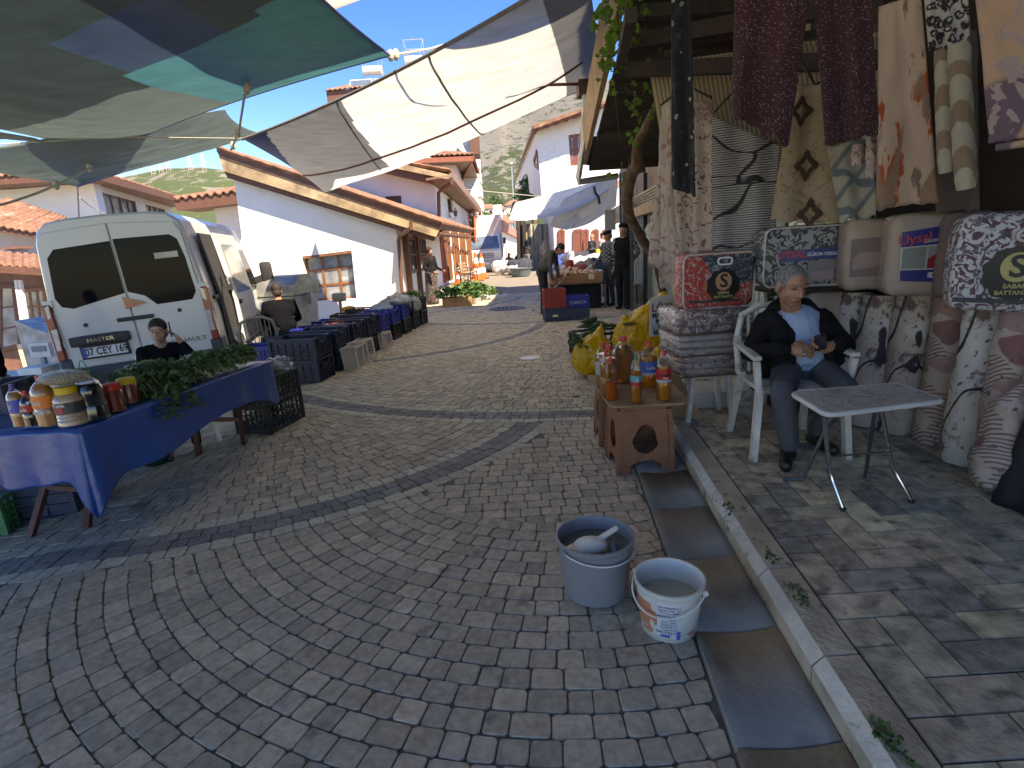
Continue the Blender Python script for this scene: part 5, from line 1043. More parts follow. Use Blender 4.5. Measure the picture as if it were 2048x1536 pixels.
q=at(722,634,11.3); squash('squash','pale green ribbed squash lying behind the blue crates',V((q.x,11.3,q.z)),.19,mt('pale squash rind',(.52,.56,.46),.5,.1,5),rx=1.2)
q=at(700,632,11.0); t=thing('produce_bag','orange yellow net bag of produce leaning on the pale squash','bag',(q.x,11.0,q.z)); mb=MB(); mb.rbox((0,0,.02),(.24,.18,.36),.05,6,amp=.02,ns=12); mb.build('bag_body',[mt('orange net bag',(.72,.38,.03),.5,.2,20,bump=.4)],t,smooth=True); mb=MB(); mb.rbox((0,-.085,.03),(.13,.01,.15),.01,3); mb.build('label_card',[mt('pale card',(.7,.62,.42),.6)],t)
mb=MB(); mb.box((q.x+.05,11.25,(q.z-.2)/2-.12),(.95,.5,q.z-.05)); tag(mb.build('wooden_box',[mt('rough box wood',(.30,.22,.14),.8,.3,6)]),'rough wooden box under the pale squash and the orange bag','box')
t=thing('weighing_scale','grey market weighing scale standing behind the blue crates','scale',at(682,640,11.4)); mb=MB(); mb.box((0,0,.05),(.26,.26,.08)); mb.box((0,.1,.24),(.05,.05,.36)); mb.build('stand',[mt('grey metal',(.3,.3,.3),.5)],t); mb=MB(); mb.rbox((0,.08,.46),(.28,.12,.18),.03,4); mb.build('dial_head',[mt('grey metal',(.3,.3,.3),.5)],t,smooth=True); mb=MB(); mb.lathe([(.15,.0),(.15,.012)],18,0,M.Translation((0,0,.11))); mb.build('pan',[mt('steel pan',(.5,.5,.5),.25,metal=1)],t)
mb=MB(); q=at(682,640,11.4); mb.box((q.x,11.45,(q.z-.35)/2-.02),(.4,.4,q.z+.35)); tag(mb.build('wooden_box',[mt('rough box wood',(.30,.22,.14),.8,.3,6)]),'narrow wooden box holding up the grey scale','box')
# ================================================================ blue covered stall
P=[V((-2.16,2.62,.74)),V((-1.86,4.20,.74)),V((-2.66,4.36,.72)),V((-3.20,2.74,.71))]
t=thing('market_table','folding trestle table with dark red legs under the blue oilcloth','table',(-2.5,3.4,gz(-2.5,3.4)))
mb=MB(); mb.prism([p-V((0,0,.012)) for p in [P[0].lerp(P[2],.03),P[1].lerp(P[3],.03),P[2].lerp(P[0],.03),P[3].lerp(P[1],.03)]],(0,0,-.03)); mb.build('tabletop',[mt('plywood',(.3,.2,.12),.7)],t,world=True)
LEG=mt('dark red angle iron',(.10,.035,.03),.6,.3,8)
for a,b in(((-3.02,3.10),(-2.78,3.35)),((-2.66,3.10),(-2.36,3.0)),((-2.62,4.30),(-2.42,4.05)),((-2.30,4.42),(-2.02,3.95))):
    mb=MB(); mb.bar((a[0],a[1],gz(*a)),(b[0],b[1],.69),.035,.035); mb.build('leg',[LEG],t,world=True)
for a,b in(((-2.93,3.2,.22),(-2.55,3.05,.24)),((-2.50,4.2,.30),(-2.15,4.15,.3)),((-2.5,4.2,.3),(-2.3,3.9,.68))):
    mb=MB(); mb.bar(a,b,.028,.028); mb.build('brace',[LEG],t,world=True)
def tablecloth():
    per=[];edges=[(0,1),(1,2),(2,3),(3,0)]; ctr=sum(P,V())/4
    for a,b in edges:
        n=40
        for k in range(n): per.append((P[a].lerp(P[b],k/n),a+k/n))
    rings=14
    def drop(s):
        # s: 0..4 around; corner 0 is the near right corner
        s=s%4; base=.27
        if s<1: base=.27+.05*math.sin(s*7)
        if s>3: base=.27+.02*math.sin(s*9)
        d0=min(s,4-s); base+=.20*math.exp(-(d0/.07)**2)
        d1=abs(s-1); base+=.06*math.exp(-(d1/.1)**2); return base
    def fn(u,v):
        k=u*len(per); i=int(k)%len(per); f=k-int(k); p0,s=per[i]; p1,_=per[(i+1)%len(per)]; p=p0.lerp(p1,f); s=s+f/40
        out=(p-ctr); out.z=0; out.normalize()
        if v<.2: q=ctr.lerp(p,v/.2); q.z+=.004+.004*noise.noise(q*4); return q
        w=(v-.2)/.8; d=drop(s); d0=min(s%4,4-s%4); fold=.09*math.exp(-(d0/.10)**2)*math.sin(d0*42)*w
        q=p+out*(.012+.028*w+.018*w*math.sin(s*23+1.7*math.sin(s*7))+fold*.5)+V((0,0,.004-d*w)); q+=V((0,0,.01*noise.noise(p*5)*w)); return q
    t=sheet('tablecloth',fn,160,rings*2,[mt('royal blue oilcloth',(.004,.062,.27),.35,.16,2.2,bump=.25,bsc=9,coat=.3)],th=.003)
    tag(t,'shiny royal blue oilcloth draped over the trestle table at the left','tablecloth')
tablecloth()
# white chair factory ----------------------------------------------------------
def armchair(name,label,loc,rz,mat,group=None,s=1.,arms=True):
    t=thing(name,label,'chair',loc,rz,group)       # front faces local -Y
    mb=MB(); mb.rbox((0,0,.42),(.46,.44,.035),.015,5); mb.build('seat',[mat],t,smooth=True)
    for sx in(-1,1):
        mb=MB(); mb.tube([(.27*sx,-.255,0),(.245*sx,-.235,.40),(.27*sx,-.22,.60),(.275*sx,-.18,.64)],[.022,.026,.022,.02],8) if False else mb.bar((.275*sx,-.26,0),(.245*sx,-.22,.44),.05,.036)
        mb.build('leg',[mat],t)
        mb=MB(); mb.bar((.25*sx,.30,0),(.21*sx,.20,.46),.045,.036); mb.build('leg',[mat],t)
        if arms:
            mb=MB(); mb.bar((.248*sx,-.225,.40),(.275*sx,-.235,.62),.05,.034); mb.bar((.275*sx,-.25,.635),(.265*sx,.16,.66),.055,.026); mb.bar((.265*sx,.15,.66),(.235*sx,.24,.68),.05,.03); bev(mb.build('armrest',[mat],t),.008)
    # slatted back
    mb=MB(); 
    arch=[(-.23,.20,.44),(-.24,.25,.66),(-.20,.29,.82),(-.08,.31,.88),(.08,.31,.88),(.20,.29,.82),(.24,.25,.66),(.23,.20,.44)]; mb.tube(arch,.022,8)
    for k in range(7):
        x=-.165+.055*k; mb.bar((x,.21,.45),(x*.95,.295,.84-abs(x)*.15),.03,.012)
    mb.build('backrest',[mat],t); return t
# ================================================================ textile display
def fab(name,base,layers=(),rough=.85,coat=0.,bump=.2,bsc=60,src='Object',wrap=0.,stretch=(1,1,1),crough=.12):
    if name in MC: return MC[name]
    m,nt,b=nmat(name); N=nt.nodes;L=nt.links; tc=N.new('ShaderNodeTexCoord'); mp=N.new('ShaderNodeMapping'); mp.inputs['Scale'].default_value=stretch; L.new(tc.outputs[src],mp.inputs[0]); vec=mp.outputs[0]
    wn=N.new('ShaderNodeTexNoise'); wn.inputs['Scale'].default_value=7; L.new(vec,wn.inputs[0])
    c0=N.new('ShaderNodeMix'); c0.data_type='RGBA'; c0.inputs[6].default_value=(*[c*.85 for c in base],1); c0.inputs[7].default_value=(*[min(1,c*1.12) for c in base],1); L.new(wn.outputs[0],c0.inputs[0]); out=c0.outputs[2]
    for col,kind,sc,lo,hi,*ex in layers:
        v=vec; dist=ex[0] if ex else 0
        if len(ex)>1:
            m2=N.new('ShaderNodeMapping'); m2.inputs['Scale'].default_value=ex[1]; 
            if len(ex)>2: m2.inputs['Rotation'].default_value=ex[2]
            L.new(vec,m2.inputs[0]); v=m2.outputs[0]
        if dist:
            dn=N.new('ShaderNodeTexNoise'); dn.inputs['Scale'].default_value=sc*.7; L.new(v,dn.inputs[0]); ds=N.new('ShaderNodeVectorMath'); ds.operation='MULTIPLY_ADD'; L.new(dn.outputs['Color'],ds.inputs[0]); ds.inputs[1].default_value=(dist/sc,)*3; L.new(v,ds.inputs[2]); v=ds.outputs[0]
        if kind=='noise': t=N.new('ShaderNodeTexNoise'); t.inputs['Detail'].default_value=7; t.inputs['Roughness'].default_value=.65; o=t.outputs[0]
        elif kind=='soft': t=N.new('ShaderNodeTexNoise'); t.inputs['Detail'].default_value=1; o=t.outputs[0]
        elif kind=='edge': t=N.new('ShaderNodeTexVoronoi'); t.feature='DISTANCE_TO_EDGE'; o=t.outputs['Distance']
        elif kind=='cell': t=N.new('ShaderNodeTexVoronoi'); o=t.outputs['Distance']
        elif kind=='ring': t=N.new('ShaderNodeTexVoronoi'); o=t.outputs['Distance']
        elif kind=='wave': t=N.new('ShaderNodeTexWave'); t.bands_direction='X'; o=t.outputs[0]
        elif kind=='wavez': t=N.new('ShaderNodeTexWave'); t.bands_direction='Z'; t.inputs['Distortion'].default_value=1.5; t.inputs['Detail Scale'].default_value=2; o=t.outputs[0]
        elif kind=='waved': t=N.new('ShaderNodeTexWave'); t.bands_direction='DIAGONAL'; o=t.outputs[0]
        elif kind=='curl': t=N.new('ShaderNodeTexNoise'); t.inputs['Distortion'].default_value=3.2; t.inputs['Detail'].default_value=1.2; o=t.outputs[0]; lo,hi=(.50,.53) if lo<.6 else (.565,.59); sc=sc*.75
        t.inputs['Scale'].default_value=sc; L.new(v,t.inputs['Vector']); r=N.new('ShaderNodeMapRange'); r.inputs[1].default_value=lo; r.inputs[2].default_value=hi; L.new(o,r.inputs[0])
        fac=r.outputs[0]
        if kind=='ring':
            r.inputs[3].default_value=0; s_=N.new('ShaderNodeMath'); s_.operation='PINGPONG'; s_.inputs[1].default_value=.5; L.new(r.outputs[0],s_.inputs[0]); q_=N.new('ShaderNodeMapRange'); q_.inputs[1].default_value=.25; q_.inputs[2].default_value=.4; L.new(s_.outputs[0],q_.inputs[0]); fac=q_.outputs[0]
        x=N.new('ShaderNodeMix'); x.data_type='RGBA'; x.inputs[7].default_value=(*col,1); L.new(out,x.inputs[6]); L.new(fac,x.inputs[0]); out=x.outputs[2]
    L.new(out,b.inputs['Base Color']); b.inputs['Roughness'].default_value=rough; b.inputs['Coat Weight'].default_value=coat; b.inputs['Coat Roughness'].default_value=crough; b.inputs['Specular IOR Level'].default_value=.25 if not coat else .5; b.inputs['Sheen Weight'].default_value=.0 if coat else .15
    nb=N.new('ShaderNodeTexNoise'); nb.inputs['Scale'].default_value=bsc; nb.inputs['Detail'].default_value=4; L.new(tc.outputs['Object'],nb.inputs[0]); bp=N.new('ShaderNodeBump'); bp.inputs['Strength'].default_value=bump; bp.inputs['Distance'].default_value=.004; L.new(nb.outputs[0],bp.inputs['Height']); L.new(bp.outputs[0],b.inputs['Normal'])
    if wrap:
        mq=N.new('ShaderNodeMapping'); mq.inputs['Rotation'].default_value=(.3,.7,.2); mq.inputs['Scale'].default_value=(1,1,3.2); L.new(tc.outputs['Object'],mq.inputs[0])
        n2=N.new('ShaderNodeTexNoise'); n2.inputs['Scale'].default_value=11; n2.inputs['Detail'].default_value=4; n2.inputs['Distortion'].default_value=2.4; L.new(mq.outputs[0],n2.inputs[0]); b2=N.new('ShaderNodeBump'); b2.inputs['Strength'].default_value=wrap; b2.inputs['Distance'].default_value=.11; L.new(n2.outputs[0],b2.inputs['Height']); L.new(b2.outputs[0],b.inputs['Coat Normal'])
    MC[name]=m; return m
CREAM_=(.42,.345,.27)
F_FLOR=fab('maroon cotton with small white flowers',(.052,.016,.02),[((.12,.09,.09),'cell',62,.30,.2,1.3),((.30,.27,.27),'cell',74,.20,.12,1.0)])
F_BLK=fab('black voile with scattered flowers',(.012,.013,.015),[((.10,.10,.105),'noise',9,.55,.75),((.05,.052,.055),'noise',8,.55,.7),((.26,.28,.26),'cell',15,.20,.15,.7),((.012,.013,.015),'cell',15,.07,.05,.7)])
F_SHEET=fab('cream sheet with mauve sprays',(.46,.37,.31),[((.33,.19,.175),'curl',7,.80,.86,.5),((.26,.13,.12),'noise',5,.60,.66)])
F_DAMASK=fab('cream damask with mauve scrolls',(.42,.33,.27),[((.20,.105,.10),'soft',2.2,.54,.60),((.36,.27,.23),'curl',16,.72,.80,.6),((.17,.085,.085),'curl',13,.88,.93,.7)])
F_PLAINC=fab('peach lining',(.38,.29,.235),[((.30,.2,.17),'noise',6,.6,.7)])
F_ZEB=fab('grey striped blanket',(.34,.325,.31),[((.075,.07,.07),'wavez',19,.50,.66),((.02,.02,.022),'edge',3.3,.022,.010,.9)],stretch=(.35,.35,1))
F_MED=fab('beige brocade',(.34,.25,.165),[((.25,.17,.11),'curl',14,.82,.9,.6)])
F_LAT=fab('cream and slate lattice cloth',(.36,.33,.26),[((.12,.15,.16),'waved',2.6,.86,.93,.15),((.14,.17,.17),'waved',2.6,.86,.93,.15,(-1,1,1)),((.22,.24,.21),'noise',8,.55,.7)])
F_RUST=fab('cream cloth with rust brush marks',(.44,.31,.225),[((.34,.065,.018),'noise',3.4,.535,.56,.6,(1.6,1.6,.5)),((.17,.11,.08),'noise',8,.555,.60,.4,(2.2,2.2,.4)),((.24,.15,.10),'soft',4,.58,.62,.5,(2,2,.4)),((.5,.42,.34),'noise',6,.62,.68,.2,(1,1,.5))])
F_VERM=fab('black and cream mottled cloth',(.40,.37,.33),[((.02,.016,.016),'ring',26,.0,.7,1.4)])
F_ZIG=fab('cream zigzag pile',(.38,.35,.27),[((.24,.17,.12),'waved',4.0,.55,.62,.3)],bump=.9,bsc=90)
F_SCROLL=fab('peach rug with mauve scrolls',(.42,.265,.17),[((.135,.085,.105),'soft',3.0,.50,.54,.7),((.33,.24,.22),'curl',8,.86,.90,.6)],bump=.8,bsc=80)
F_BEIGE=fab('beige fleece in clear wrap',(.40,.30,.235),[],coat=1,wrap=.65,rough=.7)
F_GDAM=fab('grey damask quilt in clear wrap',(.30,.30,.28),[((.035,.036,.038),'curl',17,.42,.50,.6),((.05,.05,.052),'soft',9,.56,.60,.5)],coat=1,wrap=.4)
F_WDAM=fab('white and plum floral in clear wrap',(.50,.49,.50),[((.10,.045,.06),'curl',20,.45,.55,.8),((.12,.11,.13),'noise',24,.55,.60)],coat=1,wrap=.5)
F_RED=fab('red and white floral in clear wrap',(.42,.035,.02),[((.55,.16,.04),'soft',5,.52,.62),((.42,.30,.27),'curl',22,.78,.86,.8)],coat=1,wrap=.45)
F_NVY=fab('dark blue floral',(.025,.03,.045),[((.20,.21,.23),'curl',24,.72,.82,.8)],coat=1,wrap=.4)
F_Q1=fab('plum and white quilt in clear wrap',(.50,.42,.40),[((.15,.045,.055),'curl',18,.42,.50,.7),((.12,.04,.05),'noise',12,.56,.60)],coat=1,wrap=.9,crough=.08)
F_Q2=fab('pale pink quilt in clear wrap',(.52,.42,.385),[((.36,.26,.24),'wavez',6,.75,.95)],coat=1,wrap=.95,crough=.08)
F_Q3=fab('dusty pink floral quilt in clear wrap',(.48,.38,.345),[((.23,.12,.115),'curl',14,.62,.72,.6)],coat=1,wrap=.9,crough=.08)
def rollmat(k):
    b=[(.46,.40,.34),(.40,.31,.26),(.50,.46,.42),(.44,.36,.30)][k%4]
    ls=[((.15,.085,.075),'noise',4.2,.53,.58,.5,(1,1,.9)),((.50,.46,.41),'soft',3.0,.56,.60,.3),((.10,.06,.055),'noise',26,.58,.63),((.012,.011,.012),'edge',2.4,.020,.012,.9,(1,1,.6))]
    if k%3==1: ls=[((.15,.09,.08),'waved',15,.62,.7,0,(1,1,1.6)),(b,'soft',4.5,.49,.50,.3),((.21,.085,.08),'soft',3.1,.56,.57),((.30,.17,.15),'soft',4,.57,.58,.2),((.12,.07,.06),'noise',20,.6,.65)]
    return fab('abstract printed blanket roll %d'%(k%5),b,ls,coat=.8,wrap=.5,rough=.75,stretch=(1,1,1))
def hang(name,label,cat,q,mat,folds=3,amp=.02,group=None,parent=None,th=.004,bot=.02,nu=30,nv=40,seed=0,ph=0,top=0.):
    TL,TR,BR,BL=[at(*p) for p in q]; nrm=(TR-TL).cross(BL-TL).normalized()
    if nrm.y>0: nrm=-nrm
    W=(TR-TL).length
    def fn(u,v):
        p=(TL*(1-u)+TR*u)*(1-v)+(BL*(1-u)+BR*u)*v
        a=amp*(top+(1-top)*(.35+.65*v)); p=p+nrm*(a*math.sin(folds*2*PI*u+ph+.8*noise.noise(V((u*2,v*3,seed))))+.6*amp*noise.noise(V((u*4,v*5,seed+3))))
        p.z+=bot*v*v*noise.noise(V((u*6,seed,2)))*1.5
        return p
    o=sheet(name,fn,nu,nv,mat,parent,th=th)
    if label: tag(o,label,cat,group)
    return o
gh='fabrics hanging over the textile shop front'
hang('bed_sheet','cream bed sheet with mauve sprays, outermost of the hanging fabrics, beside the vine','sheet',[(1328,205,4.75),(1346,205,4.62),(1352,590,4.5),(1300,520,4.75)],F_SHEET,2,.03,gh,seed=1)
hang('bed_sheet','cream bed sheet gathered low behind the white lettered sign','sheet',[(1322,330,4.7),(1350,330,4.55),(1372,585,4.45),(1322,575,4.6)],F_SHEET,2,.035,gh,seed=5)
t=hang('curtain','cream curtain with mauve damask scrolls, hanging behind the black flowered cloth','curtain',[(1343,207,4.5),(1428,200,4.35),(1428,515,4.3),(1352,515,4.5)],F_DAMASK,2.3,.022,gh,seed=2)
hang('blanket','grey finely striped blanket with black twig marks','blanket',[(1424,232,4.3),(1560,290,4.05),(1548,505,4.05),(1424,512,4.3)],F_ZEB,1.8,.03,gh,seed=3)
t=hang('scarf_cloth','long narrow black cloth scattered with small white flowers','cloth',[(1343,-70,3.5),(1380,-70,3.45),(1393,394,3.55),(1343,376,3.62)],F_BLK,1.2,.02,gh,seed=4,bot=.01)
# patterned trousers
t=thing('patterned_trousers','pair of dark maroon trousers covered in tiny white flowers, hung above the seated man','trousers',at(1610,290,3.15),group=gh)
def leg(q,seed,ph): 
    o=hang('trouser_leg',None,None,q,F_FLOR,1.6,.028,parent=t,seed=seed,ph=ph,nu=34,nv=50,bot=.03)
leg([(1472,-90,3.15),(1632,-90,3.0),(1577,290,3.1),(1463,232,3.2)],1,0); leg([(1622,-90,3.06),(1738,-90,2.92),(1757,268,2.95),(1652,294,3.08)],2,1)
t=hang('curtain','beige brocade curtain with dark brown medallions between the two trouser legs','curtain',[(1586,168,3.85),(1652,170,3.75),(1692,446,3.7),(1541,440,3.9)],F_MED,1.4,.02,gh,seed=7)
def medallion(px,py,Y,s):
    c=at(px,py,Y-.05); mb=MB(); n=24; pts=[]
    for k in range(n): a=2*PI*k/n; r=s*(1+.32*math.cos(4*a)*(1 if k%2==0 else .6)); pts.append((r*math.sin(a),r*1.15*math.cos(a),0))
    inn=[(p[0]*.42,p[1]*.42,0) for p in pts]; mb.add(pts+inn,[(i,(i+1)%n,(i+1)%n+n,i+n) for i in range(n)],0,frame(c,(1,.05,0),(0,0,1))); o=mb.build('medallion',[mt('dark brown weave',(.085,.045,.03),.9,.3,40)],t,world=False); inv=V(t.location)
    for v in o.data.vertices: v.co-=inv
medallion(1603,222,3.80,.062); medallion(1613,331,3.80,.066); medallion(1620,428,3.79,.07)
hang('cloth','short cream cloth with slate blue lattice lines above the quilt bags','cloth',[(1655,300,3.72),(1748,262,3.6),(1752,436,3.55),(1680,446,3.65)],F_LAT,1.1,.02,gh,seed=8)
hang('curtain','long cream curtain streaked with rust red brush marks','curtain',[(1757,14,2.95),(1842,-14,2.85),(1877,404,2.9),(1752,418,3.0)],F_RUST,1.3,.018,gh,seed=9)
hang('cloth','short black and cream mottled cloth right of the rust streaked curtain','cloth',[(1842,-80,2.8),(1932,-80,2.7),(1941,82,2.72),(1858,102,2.8)],F_VERM,2.4,.015,gh,seed=10)
hang('cloth','dull brown cloth edge hanging behind the rust streaked curtain','cloth',[(1870,60,3.15),(1955,60,3.0),(1962,420,3.0),(1872,425,3.15)],fab('dull mauve brown cloth',(.10,.07,.06)),1.3,.018,gh,seed=12)
t=hang('rug','peach rug with mauve scrollwork hanging at the right edge','rug',[(1944,-90,2.35),(2160,-90,2.1),(2150,250,2.1),(1980,284,2.3)],F_SCROLL,.6,.012,gh,seed=11,th=.012)
mb=MB(); a=at(1979,279,2.3);b=at(2150,252,2.1); mb.tube([a,b],.016,10); mb.tube([lin(a,b,.05)+V((0,-.02,-.035)),b+V((0,-.02,-.035))],.014,10); mb.build('rolled_hem',[F_SCROLL],t,world=False); o=[x for x in bpy.data.objects if x.parent==t][-1]
for v in o.data.vertices: v.co-=V(t.location)
def roll(name,label,a,b,r,mat,group,n=22,amp=.006,seed=0,spiral=True,cat=None,flat=1.,parent=None):
    a=V(a);b=V(b); K=26; mb=MB(); x,y=ortho(b-a); vs=[]
    for i in range(K+1):
        t=i/K; p=a.lerp(b,t); e=1-.12*(abs(2*t-1)**10)
        for j in range(n):
            q=2*PI*j/n; d=r*e*(1+.10*noise.noise(V((math.cos(q)*1.2,math.sin(q)*1.2,t*2.5+seed))))+amp*noise.noise(V((q*2,t*9,seed))); vs.append(p+(x*math.cos(q)+y*math.sin(q)*flat)*d)
    fs=[(i*n+j,i*n+(j+1)%n,(i+1)*n+(j+1)%n,(i+1)*n+j) for i in range(K) for j in range(n)]+[tuple(range(n-1,-1,-1)),tuple(range(K*n,(K+1)*n))]; mb.add(vs,fs)
    o=mb.build(name,[mat],parent,smooth=True,ang=60,world=parent is not None)
    if parent is None: tag(o,label,cat or 'roll',group)
    return o
roll('rolled_rug','cream zigzag rug roll hanging nearer the rust streaked curtain',at(1886,98,2.8),at(1894,345,2.8),.036,F_ZIG,gh,cat='rug roll',seed=1)
roll('rolled_rug','cream zigzag rug roll with a frayed end, second from the rust streaked curtain',at(1918,86,2.72),at(1931,378,2.72),.042,F_ZIG,gh,cat='rug roll',seed=2)
roll('rolled_mat','small rolled pink mat hanging left of the rust streaked curtain',at(1744,275,3.25),at(1744,356,3.25),.030,F_Q3,gh,cat='mat roll',seed=3)
roll('rolled_mat','small rolled pinkish mat tucked beside the lattice cloth',at(1717,288,3.35),at(1717,330,3.35),.034,F_Q3,gh,cat='mat roll',seed=4)
# wire hangers and rails
mb=MB()
for a,b in(((1322,210,4.6),(1345,192,4.5)),((1388,178,4.4),(1422,195,4.35)),((1428,225,4.3),(1470,180,4.2)),((1600,118,3.9),(1630,170,3.8)),((1630,170,3.8),(1648,160,3.8))):
    t=thing('hanger','black wire hanger arm holding up the hanging fabrics','hanger',at(*a),group='black hanger arms'); m2=MB(); m2.tube([at(*a),at(*b)],.008,6); m2.build('arm',[IRON],t,world=True); m2=MB(); m2.ball(at(*b),.012); m2.build('hook_tip',[IRON],t,world=True)
# bundles
def card(parent,c,x,y,w,h,col,name='label_card',th=.003):
    mb=MB(); mb.box((0,0,0),(w,h,th)); o=mb.build(name,[mt(name+' '+str([round(k,2) for k in col]),col,.35,.05,4,coat=.5)],None); me=o.data; me.transform(frame(c,x,y)); me.transform(parent.matrix_basis.inverted()); 
    me.transform(M.Translation(V(o.location))) if False else None
    o.parent=parent; o.location=(0,0,0); return o
def bundle(name,label,cp,w,d,h,mat,rz,group,cat='quilt bag',r=.05,seed=0,amp=.012):
    t=thing(name,label,cat,cp,rz,group); mb=MB(); mb.rbox((0,0,0),(w,d,h),r,10,amp=amp,ns=7,seed=seed,bulge=.05); mb.build('bundle_body',[mat],t,smooth=True,ang=180,weld=True); return t
def pipe(t,w,h,y,mat,r=.006,zc=0):
    mb=MB(); pts=[(x,y,z+zc) for x,z in rrect(w,h,.05,5)]; mb.tube(pts+[pts[0]],r,6,cap=False); mb.build('piping',[mat],t)
WPI=mt('off white piping',(.50,.47,.42),.6); gb='wrapped quilts lined up on the blanket rolls'
def lab(t,pts,col,y,name='label_card'):
    mb=MB(); mb.prism([(x,y,z) for x,z in pts],(0,.004,0)); return mb.build(name,[mt(name+' %.2f %.2f %.2f'%col,col,.45,.06,5,coat=.12,spec=.3)],t)
fr_=lambda x,y,z:frame((x,y,z),(1,0,0),(0,0,1))
c=at(1608,512,3.85); t=bundle('quilt_bag','zipped bag with a grey damask quilt behind the seated man\'s head',c,.60,.24,.40,F_GDAM,R(-8),gb,seed=1); pipe(t,.585,.385,-.115,WPI)
l=lab(t,[(-.20,.045),(.17,.055),(.17,-.015),(-.20,-.03)],(.03,.045,.16),-.137); text('lettering','UYSAL',.062,fr_(-.125,-.139,.018),mt('red print',(.50,.05,.05),.5),l,.001,.0015); text('lettering','SİLİKON YORGAN',.030,fr_(.072,-.139,.014),mt('white print',(.6,.6,.6),.5),l,.001,.0006,sx=.8)
l=lab(t,[(-.02,-.03),(.155,-.02),(.15,-.16),(-.02,-.165)],(.20,.18,.18),-.136,'bed_picture'); lab(t,[(0,-.10),(.14,-.09),(.14,-.15),(0,-.155)],(.30,.22,.22),-.1385,'bed_picture')
mb=MB(); mb.tube([(-.08,0,.19),(-.07,-.03,.235),(.02,-.05,.225),(.10,-.05,.20)],.012,6); mb.build('carry_strap',[WPI],t)
c=at(1742,508,3.62); t=bundle('quilt_bag','beige quilt in clear wrap with a faded bed picture, second from the left',c,.36,.26,.43,F_BEIGE,R(-14),gb,seed=2)
l=lab(t,[(-.165,.10),(.02,.11),(.03,-.13),(-.16,-.13)],(.20,.145,.135),-.146,'bed_picture'); lab(l,[(-.15,-.02),(-.12,.02),(.0,.02),(.02,-.06),(-.02,-.07),(-.15,-.09)],(.33,.22,.19),-.149,'bed_picture')
c=at(1850,508,3.32); t=bundle('quilt_bag','beige quilt in clear wrap with a navy and white printed card',c,.42,.30,.46,F_BEIGE,R(-22),gb,seed=3)
BL=(.02,.025,.17); l=lab(t,[(-.165,.135),(.075,.165),(.085,-.155),(-.15,-.14)],BL,-.166); lab(l,[(-.165,.05),(.082,.065),(.086,-.08),(-.16,-.08)],(.42,.44,.42),-.1685); lab(l,[(-.155,.042),(-.04,.05),(-.04,-.072),(-.152,-.072)],(.20,.23,.20),-.1715); lab(l,[(-.03,.05),(.076,.056),(.078,-.072),(-.03,-.072)],(.25,.26,.24),-.1715)
lab(l,[(-.03,-.02),(0,.005),(.06,.008),(.077,-.012),(.078,-.072),(-.03,-.072)],(.28,.02,.025),-.1745,'bed_picture'); lab(l,[(-.02,-.095),(.075,-.095),(.075,-.13),(-.02,-.125)],(.45,.45,.45),-.1695)
text('lettering','Uysal',.075,frame((-.10,-.172,.095),(1,0,.12),(0,0,1)),mt('red print',(.50,.05,.05),.5),l,.001,.001); text('lettering','Silikon Yorgan',.032,frame((.02,-.172,.088),(1,0,.12),(0,0,1)),mt('white print',(.6,.6,.6),.5),l,.001,.0004,sx=.85); text('lettering','1 Adet',.024,fr_(.03,-.172,-.11),mt('navy print',(.02,.02,.1),.5),l,.001,.0003)
mb=MB(); mb.box((.195,-.08,0),(.03,.10,.44)); mb.build('dark_strap',[mt('dark grey band',(.05,.045,.045),.6)],t) if False else None
c=at(1925,510,3.15); t=bundle('quilt_bag','dusky mauve quilt bag half hidden behind the beige one with the navy card',c,.26,.26,.46,fab('dusky mauve fleece in wrap',(.16,.10,.085),[],coat=.7,wrap=.5),R(-25),gb,seed=7)
c=at(2040,522,2.72); t=bundle('blanket_bag','white and plum floral blanket bag with a gold S badge, right edge',c,.54,.24,.46,F_WDAM,R(-28),gb,seed=4)
def badge(t,cx,cz,y,s,gold,brown=True):
    n=40; pts=[(cx+s*(1+.06*math.cos(10*2*PI*k/n))*math.sin(2*PI*k/n)*1.05,cz+s*(1+.06*math.cos(10*2*PI*k/n))*math.cos(2*PI*k/n)) for k in range(n)]
    l=lab(t,pts,(.012,.011,.011),y,'badge'); q=[(cx+s*.52*math.sin(2*PI*k/28),cz+s*.24+s*.56*math.cos(2*PI*k/28)) for k in range(28)]; l2=lab(l,q,gold,y-.003,'badge_disc')
    text('lettering','S',s*1.15,fr_(cx,y-.006,cz+s*.24),mt('black print',(.01,.01,.01),.5),l,.001,s*.025); text('lettering','SABAH',s*.24,fr_(cx,y-.004,cz-s*.47),mt('gold print',gold,.5),l,.001,.0008); text('lettering','BATTANİYE',s*.22,fr_(cx,y-.004,cz-s*.72),mt('gold print',gold,.5),l,.001,.0006)
badge(t,-.04,-.05,-.137,.125,(.42,.36,.13)); mb=MB(); pts=[(x-.0,-.140,z+.125) for x,z in rrect(.115,.05,.024,4)]; mb.tube(pts+[pts[0]],.008,6,cap=False); mb.build('handle_ring',[WPI],t)
mb=MB(); mb.bar((-.27,-.13,-.17),(.27,-.14,-.20),.008,.022); mb.build('zip_band',[BLK],t)
mb=MB(); mb.prism([(1.85,3.86,1.06),(2.5,3.78,1.06),(2.74,2.4,1.06),(3.3,2.4,1.06),(3.3,4.3,1.06),(1.85,4.3,1.06)],(0,0,.018)); tag(mb.build('shelf',[mt('dark shop interior',(.045,.03,.022),.9)]),'dark shelf board under the row of quilt bags, above the blanket rolls','shelf')
